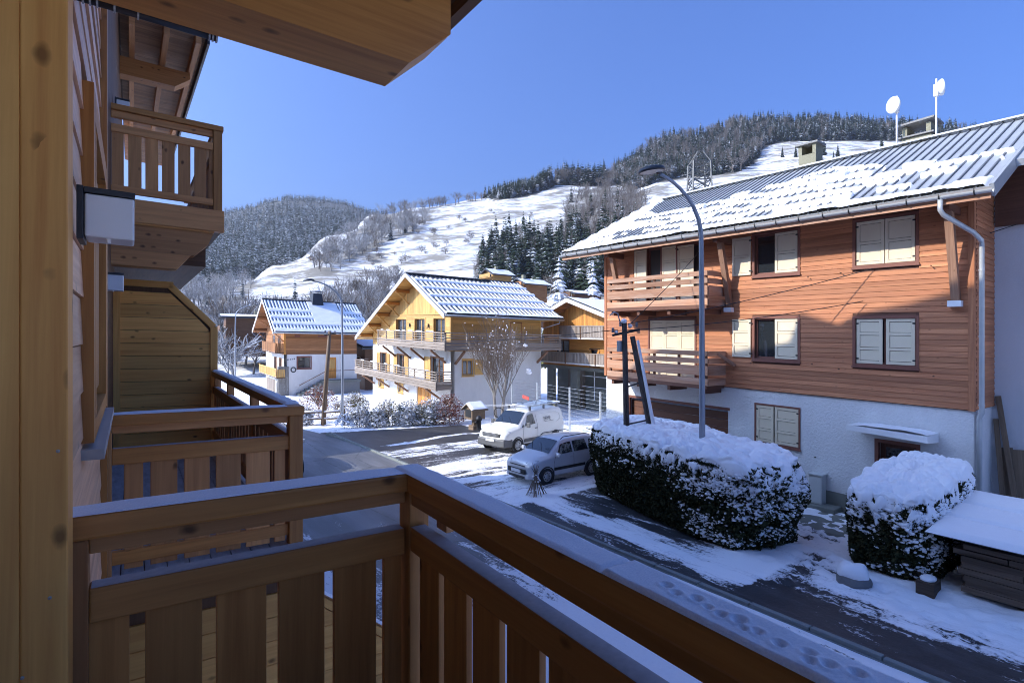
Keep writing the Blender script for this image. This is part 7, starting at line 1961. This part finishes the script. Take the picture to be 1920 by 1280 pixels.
# ------------------------------------------------------------------ fence, shelter, gate, tree and garden by the golden chalet
def build_garden():
    P = [(20.78, 27.86, -.3), (19.95, 24.3, -.1), (19.07, 20.62, 0), (18.5, 17.9, 0), (18.2, 16.2, 0)]
    t = thing('wire_fence', 'tall galvanised wire mesh fence running behind the white van', 'fence', P[2])
    for i, p in enumerate(P):
        m = MB(); m.box(p[0] - .035, p[0] + .035, p[1] - .035, p[1] + .035, p[2] - .1, 2.25); m.part('fence_post', M['galv'], t)
    for i in range(len(P) - 1):
        a, b = P[i], P[i + 1]; L = math.hypot(b[0] - a[0], b[1] - a[1]); m = MB()
        for k in range(11):
            z = lerp(.25, 2.2, k / 10); m.bar((a[0], a[1], z), (b[0], b[1], z), .011, .011)
        n = int(L / .22)
        for k in range(1, n):
            q = vlerp(a, b, k / n); m.bar((q[0], q[1], .22), (q[0], q[1], 2.22), .007, .007)
        m.part('mesh_panel', M['galv'], t, kind='stuff')
    m = MB(); m.box(19.55, 19.6, 19.0, 19.01, 0, .01)
    o = MB(); o.bar((19.35, 21.9, .95), (19.35, 22.25, .95), .02, .42); s = o.part('warning_sign', M['yellow'], None); tag(s, 'small yellow warning sign hanging low on the wire fence', 'sign')
    o = MB(); o.bar((20.2, 26.0, 1.28), (20.05, 25.2, 1.22), .03, .20); s = o.part('red_sign', M['red_sign'], None); tag(s, 'long red sign on the fence just above the van roof', 'sign')
    # low iron railing beside the car roof
    t = thing('iron_railing', 'low black iron railing with pointed bars behind the parked car', 'railing', (17.6, 17.0, 0))
    a, b = (18.0, 18.3, .05), (17.2, 15.6, .05); m = MB(); m.bar(vadd(a, (0, 0, .5)), vadd(b, (0, 0, .5)), .03, .03); m.bar(vadd(a, (0, 0, .12)), vadd(b, (0, 0, .12)), .03, .03); ro = m.part('rail', M['iron'], t)
    for k in range(15):
        q = vlerp(a, b, k / 14); m = MB(); m.bar(q, vadd(q, (0, 0, .68)), .025, .025); m.part('railing_bar', M['iron'], ro)
    # little shelter with a snow roof
    c = (16.65, 25.84, -.25)
    t = thing('box_shelter', 'little wooden box on a post with a snowy gable roof by the white house wall', 'shelter', c)
    m = MB(); m.box(c[0] - .12, c[0] + .12, c[1] - .12, c[1] + .12, -.4, .25, grain=2); m.box(c[0] - .25, c[0] + .25, c[1] - .25, c[1] + .25, -.4, -.1); m.part('post', M['plank_old'], t)
    m = MB(); m.prism([(c[0] - .42, c[1] - .42, .25), (c[0] - .42, c[1] + .42, .25), (c[0] - .42, c[1] + .42, .82), (c[0] - .42, c[1], 1.06), (c[0] - .42, c[1] - .42, .82)], (.84, 0, 0)); bo = m.part('box', M['plank_old'], t)
    m = MB(); m.box(c[0] - .44, c[0] - .425, c[1] - .28, c[1] + .28, .38, .8); m.part('opening_sheet', M['black'], bo)  # black sheet painted in for the shade inside the box
    for sg in (-1, 1):
        m = MB(); y0 = c[1] + sg * .56
        m.hexa([(c[0] - .56, y0, .74), (c[0] + .56, y0, .74), (c[0] + .56, c[1], 1.07), (c[0] - .56, c[1], 1.07), (c[0] - .56, y0, .79), (c[0] + .56, y0, .79), (c[0] + .56, c[1], 1.12), (c[0] - .56, c[1], 1.12)]); ro = m.part('roof', M['plank_old'], t)
        snow_sheet(ro, lambda l, w, h, sg=sg, y0=y0: (c[0] - .56 + w, y0 - sg * l, .795 + l * .59 + h), .56, 1.12, 8, 14, lambda l, w: .10 * sstep(-.01, .12, min(l + .05, w, 1.12 - w)) + .004, M['snow'])
    m = MB(); x, y = 16.25, 24.8; m.ring((x, y, -.2), (0, 0, 1), [(.13, 0), (.12, .5), (.17, .52), (.17, .62), (.10, .74), (.001, .78)], 12); m.ring((x - .16, y, .22), (-1, 0, 0), [(.06, 0), (.07, .08), (.001, .09)], 10); o = m.part('water_hydrant', M['iron'], None, smooth=True); tag(o, 'black hydrant beside the little box shelter', 'hydrant')
    t = thing('white_gate', 'low white metal gate between the box shelter and the van', 'gate', (17.9, 25.9, -.2))
    m = MB(); a, b = (17.35, 26.35, -.1), (18.9, 25.1, -.1)
    for z in (.25, 1.0): m.bar(vadd(a, (0, 0, z)), vadd(b, (0, 0, z)), .05, .05)
    go = m.part('gate_frame', M['white_paint'], t)
    for k in range(6):
        q = vlerp(a, b, k / 5); m = MB(); m.bar(vadd(q, (0, 0, .05)), vadd(q, (0, 0, 1.02)), .04, .04); m.part('gate_bar', M['white_paint'], go)
    m = MB(); q = vlerp(a, b, .55); m.ring(vadd(q, (-.03, -.03, .6)), (1, .8, 0), [(.26, -.01), (.31, -.01), (.31, .01), (.26, .01)], 18); m.part('gate_ring', M['iron'], go)
    # bare tree with lumps of snow
    rg = random.Random(23); loc = (19.3, 27.3, -.35)
    t = thing('bare_tree', 'slender bare tree with snow in its upright twigs before the golden chalet', 'tree', loc)
    def bough(p, d, l, r, k, S):
        q = p; n = 3
        for i in range(n):
            d = vnorm(vadd(d, (rg.uniform(-.10, .10), rg.uniform(-.10, .10), rg.uniform(-.02, .12)))); e = vadd(q, vmul(d, l / n)); S[0 if k > 2 else 1].append((q, e, r, r * .8)); r *= .8; q = e
        if k == 0: S[2].append(q); return
        for i in range(4 if k > 1 else 5):
            tt = rg.uniform(.25, 1.0); b = vlerp(p, q, tt); a = rg.uniform(0, 6.28); s = rg.uniform(.35, .75)
            nd = vnorm(vadd(d, (s * math.cos(a), s * math.sin(a), .35))); bough(b, nd, l * rg.uniform(.55, .85), r * .75, k - 1, S)
        bough(q, d, l * .75, r * .9, k - 1, S)
    S = [[], [], []]
    for sx, sy, h in ((-.10, .06, 1.75), (.14, -.10, 1.6)):
        p = (loc[0] + sx, loc[1] + sy, loc[2]); top = (p[0] + sx * 1.2, p[1] + sy * 1.2, p[2] + h); S[0].append((p, top, .10, .085))
        for k in range(5):
            a = 6.28 * k / 5 + rg.random(); bough(vlerp(p, top, rg.uniform(.75, 1)), vnorm((.45 * math.cos(a), .45 * math.sin(a), 1)), 1.8, .045, 3, S)
        bough(top, (sx, sy, 1), 2.25, .07, 3, S)
    for nm, seg, sd, rm, mt in (('trunk', S[0], 6, .012, 'pale_bark'), ('twigs', S[1], 3, .0062, 'twig')):
        V, F = seg_mesh(seg, sd, rm); m = MB(); m.add_arrays(V.tolist(), F.tolist()); m.part(nm, M[mt], t, smooth=(nm == 'trunk'), kind='stuff' if nm == 'twigs' else None)
    m = MB()
    for q in rg.sample(S[2], min(150, len(S[2]))): m.ball(q, rg.uniform(.02, .06), None, rg.uniform(.02, .05), 6, 4)
    for dx, dz, r in ((1.5, 3.2, .16), (1.55, 3.05, .18), (1.3, 4.7, .12)): m.ball((loc[0] + dx, loc[1] - 1.1, loc[2] + dz), r, r, r * .7, 8, 5)
    m.part('snow_clumps', M['snow'], t, smooth=True, kind='stuff')
    # snowy garden shrubs
    kinds = [('shrub_dark', 'dark evergreen shrub under snow'), ('shrub_olive', 'olive leaved shrub dusted with snow'), ('shrub_red', 'reddish dry garden shrub'), ('twig_frost', 'bare frosted garden shrub')]
    spots = [(10.9, 30.6, .7, 3, 'nearest the second lamp post'), (11.9, 30.9, .95, 0, 'just right of the second lamp post'), (12.7, 30.3, .85, 0, 'in the middle of the snowy bed left of the balconies'), (13.6, 30.6, 1.25, 1, 'tallest of the snowy bed, left of the balcony struts'), (14.3, 30.0, .9, 0, 'low in front of the tall olive one'),
             (14.9, 30.5, 1.2, 0, 'below the left end of the lower balcony'), (15.6, 29.9, 1.0, 1, 'below the lower balcony, right of the middle'), (16.2, 30.2, 1.3, 0, 'closest to the orange cellar door'), (16.9, 29.6, 1.15, 2, 'by the corner of the golden chalet'), (17.5, 30.2, 1.4, 2, 'against the white corner of the golden chalet'),
             (10.3, 35.5, 1.0, 3, 'behind the rail fence at left'), (11.6, 37.5, 1.7, 2, 'tall, before the stair of the small chalet'), (12.6, 36.0, 1.1, 3, 'before the stone pier of the small chalet'), (13.9, 37.0, 1.3, 1, 'below the landing of the small chalet'), (9.6, 34.2, .8, 0, 'at the left end of the rail fence')]
    for i, (x, y, h, k, where) in enumerate(spots):
        h *= 1.3
        z = ground_z(x, y); t = thing('garden_shrub', kinds[k][1] + ', ' + where, 'shrub', (x, y, z))
        V, F = seg_mesh([(p, q, a, b) for p, q, a, b in bare_segments(rg, 3, 4, up=.3, spread=.9, l0=.25, shrink=.78)], 3, .006); V = scale_unit(V) * np.array([h * .95, h * .95, h], dtype=np.float32) + np.array([x, y, z], dtype=np.float32)
        m = MB(); m.add_arrays(V.tolist(), F.tolist()); m.part('stems', M['twig'], t, kind='stuff')
        lv, lf, lr = [], [], []
        for q in range(2300 if k < 3 else 120):
            a = rg.uniform(0, 6.28); rr = h * .6 * math.sqrt(rg.random()); zz = rg.random() ** .7 * h * (1.05 - .5 * (rr / (h * .6)) ** 2); p = (x + rr * math.cos(a), y + rr * math.sin(a), z + zz); s = rg.uniform(.03, .075)
            d1 = vnorm((rg.uniform(-1, 1), rg.uniform(-1, 1), rg.uniform(-.4, .8))); d2 = vnorm(vcross(d1, (rg.random(), rg.random(), 1))); b = len(lv)
            lv += [vadd(p, vmul(d1, -s)), vadd(p, vmul(d2, s * .6)), vadd(p, vmul(d1, s)), vadd(p, vmul(d2, -s * .6))]; lf.append((b, b + 1, b + 2, b + 3)); lr.append(rg.random())
        m = MB(); m.add_arrays(lv, lf); m.rnd = lr; m.part('leaves', M[kinds[k][0]], t, kind='stuff')
        m = MB()
        for q in range(64 if k != 2 else 16):
            a = rg.uniform(0, 6.28); rr = h * .62 * math.sqrt(rg.random()); zz = h * (1.0 - .55 * (rr / (h * .6)) ** 2) * rg.uniform(.45, 1.05); m.ball((x + rr * math.cos(a), y + rr * math.sin(a), z + zz), rg.uniform(.04, .12), rg.uniform(.04, .12), rg.uniform(.025, .06), 7, 4)
        m.part('snow_clumps', M['snow'], t, smooth=True, kind='stuff')
    t = thing('rail_fence', 'rustic wooden rail fence topped with snow beside the leaning pole', 'fence', (10.6, 33.0, -.5))
    pts = [(9.3, 34.0, -.5), (10.5, 33.2, -.5), (11.7, 32.9, -.5)]
    for p in pts:
        m = MB(); m.tube([p, vadd(p, (0, 0, .95))], .07, 8); m.part('fence_post', M['plank_old'], t, smooth=True)
    for a, b in zip(pts, pts[1:]):
        for z in (.40, .80):
            m = MB(); m.tube([vadd(a, (0, 0, z)), vadd(b, (0, 0, z + .03))], .055, 8); o = m.part('fence_rail', M['plank_old'], t, smooth=True)
            m = MB(); m.tube([vadd(a, (0, 0, z + .05)), vadd(b, (0, 0, z + .08))], .05, 7); m.part('snow_cover', M['snow'], o, smooth=True, kind='stuff')
    # lattice pylon on the slope
    f = 150; x, y = from_bearing((1311 - 960) / 1020, f); z0 = EYE + (640 - 372) / 1020 * f
    t = thing('lattice_pylon', 'grey steel lattice pylon on the slope above the brown chalet roof', 'pylon', (x, y, z0))
    H = 14.2
    def leg(i, j, k): w = lerp(2.7, 2.3, k); return vadd((x, y, z0), (RGT[0] * i * w + FWD[0] * j * w, RGT[1] * i * w + FWD[1] * j * w, -3 + (H - 1.5) * k))
    cs = ((-1, -1), (1, -1), (1, 1), (-1, 1))
    for i, j in cs:
        m = MB(); m.bar(leg(i, j, 0), leg(i, j, 1), .36, .36); m.part('leg', M['lattice'], t)
    for lv in range(5):
        k0, k1 = lv / 5, (lv + 1) / 5
        for q in range(4):
            a, b = cs[q], cs[(q + 1) % 4]
            m = MB(); m.bar(leg(*a, k0), leg(*b, k1), .2, .2); m.bar(leg(*b, k0), leg(*a, k1), .2, .2); m.bar(leg(*a, k1), leg(*b, k1), .22, .22); m.part('lattice_brace', M['lattice'], t)
    tp = vadd((x, y, z0), (0, 0, H - 1.0)); tq = vadd(tp, (RGT[0] * .9, RGT[1] * .9, 0)); tr = vadd(tp, (-RGT[0] * .2, -RGT[1] * .2, 0))
    m = MB()
    for i, j in cs: m.bar(leg(i, j, 1), tq if i > 0 else tr, .16, .16)
    m.bar(tr, tq, .3, .2); m.part('peak_frame', M['lattice'], t)
build_garden()
# ------------------------------------------------------------------ mountain air
HAZE = True
def build_haze():
    me = bpy.data.meshes.new('haze')
    x0, x1, y0, y1, z0, z1 = -400, 1700, -250, 1750, -8, 430
    me.from_pydata([(x0, y0, z0), (x1, y0, z0), (x1, y1, z0), (x0, y1, z0), (x0, y0, z1), (x1, y0, z1), (x1, y1, z1), (x0, y1, z1)], [], [(0, 3, 2, 1), (4, 5, 6, 7), (0, 1, 5, 4), (1, 2, 6, 5), (2, 3, 7, 6), (3, 0, 4, 7)])
    mat = bpy.data.materials.new('mountain_air'); mat.use_nodes = True; nt = mat.node_tree; nt.nodes.clear()
    out = nt.nodes.new('ShaderNodeOutputMaterial'); v = nt.nodes.new('ShaderNodeVolumePrincipled')
    v.inputs['Color'].default_value = (.80, .86, .95, 1); v.inputs['Density'].default_value = .00015; v.inputs['Anisotropy'].default_value = .3
    nt.links.new(v.outputs[0], out.inputs['Volume'])
    me.materials.append(mat); o = bpy.data.objects.new('haze', me); COL.objects.link(o); o['kind'] = 'stuff'; tag(o, 'thin cold mountain air paling the far hill', 'haze', None, 'stuff')
if HAZE: build_haze()
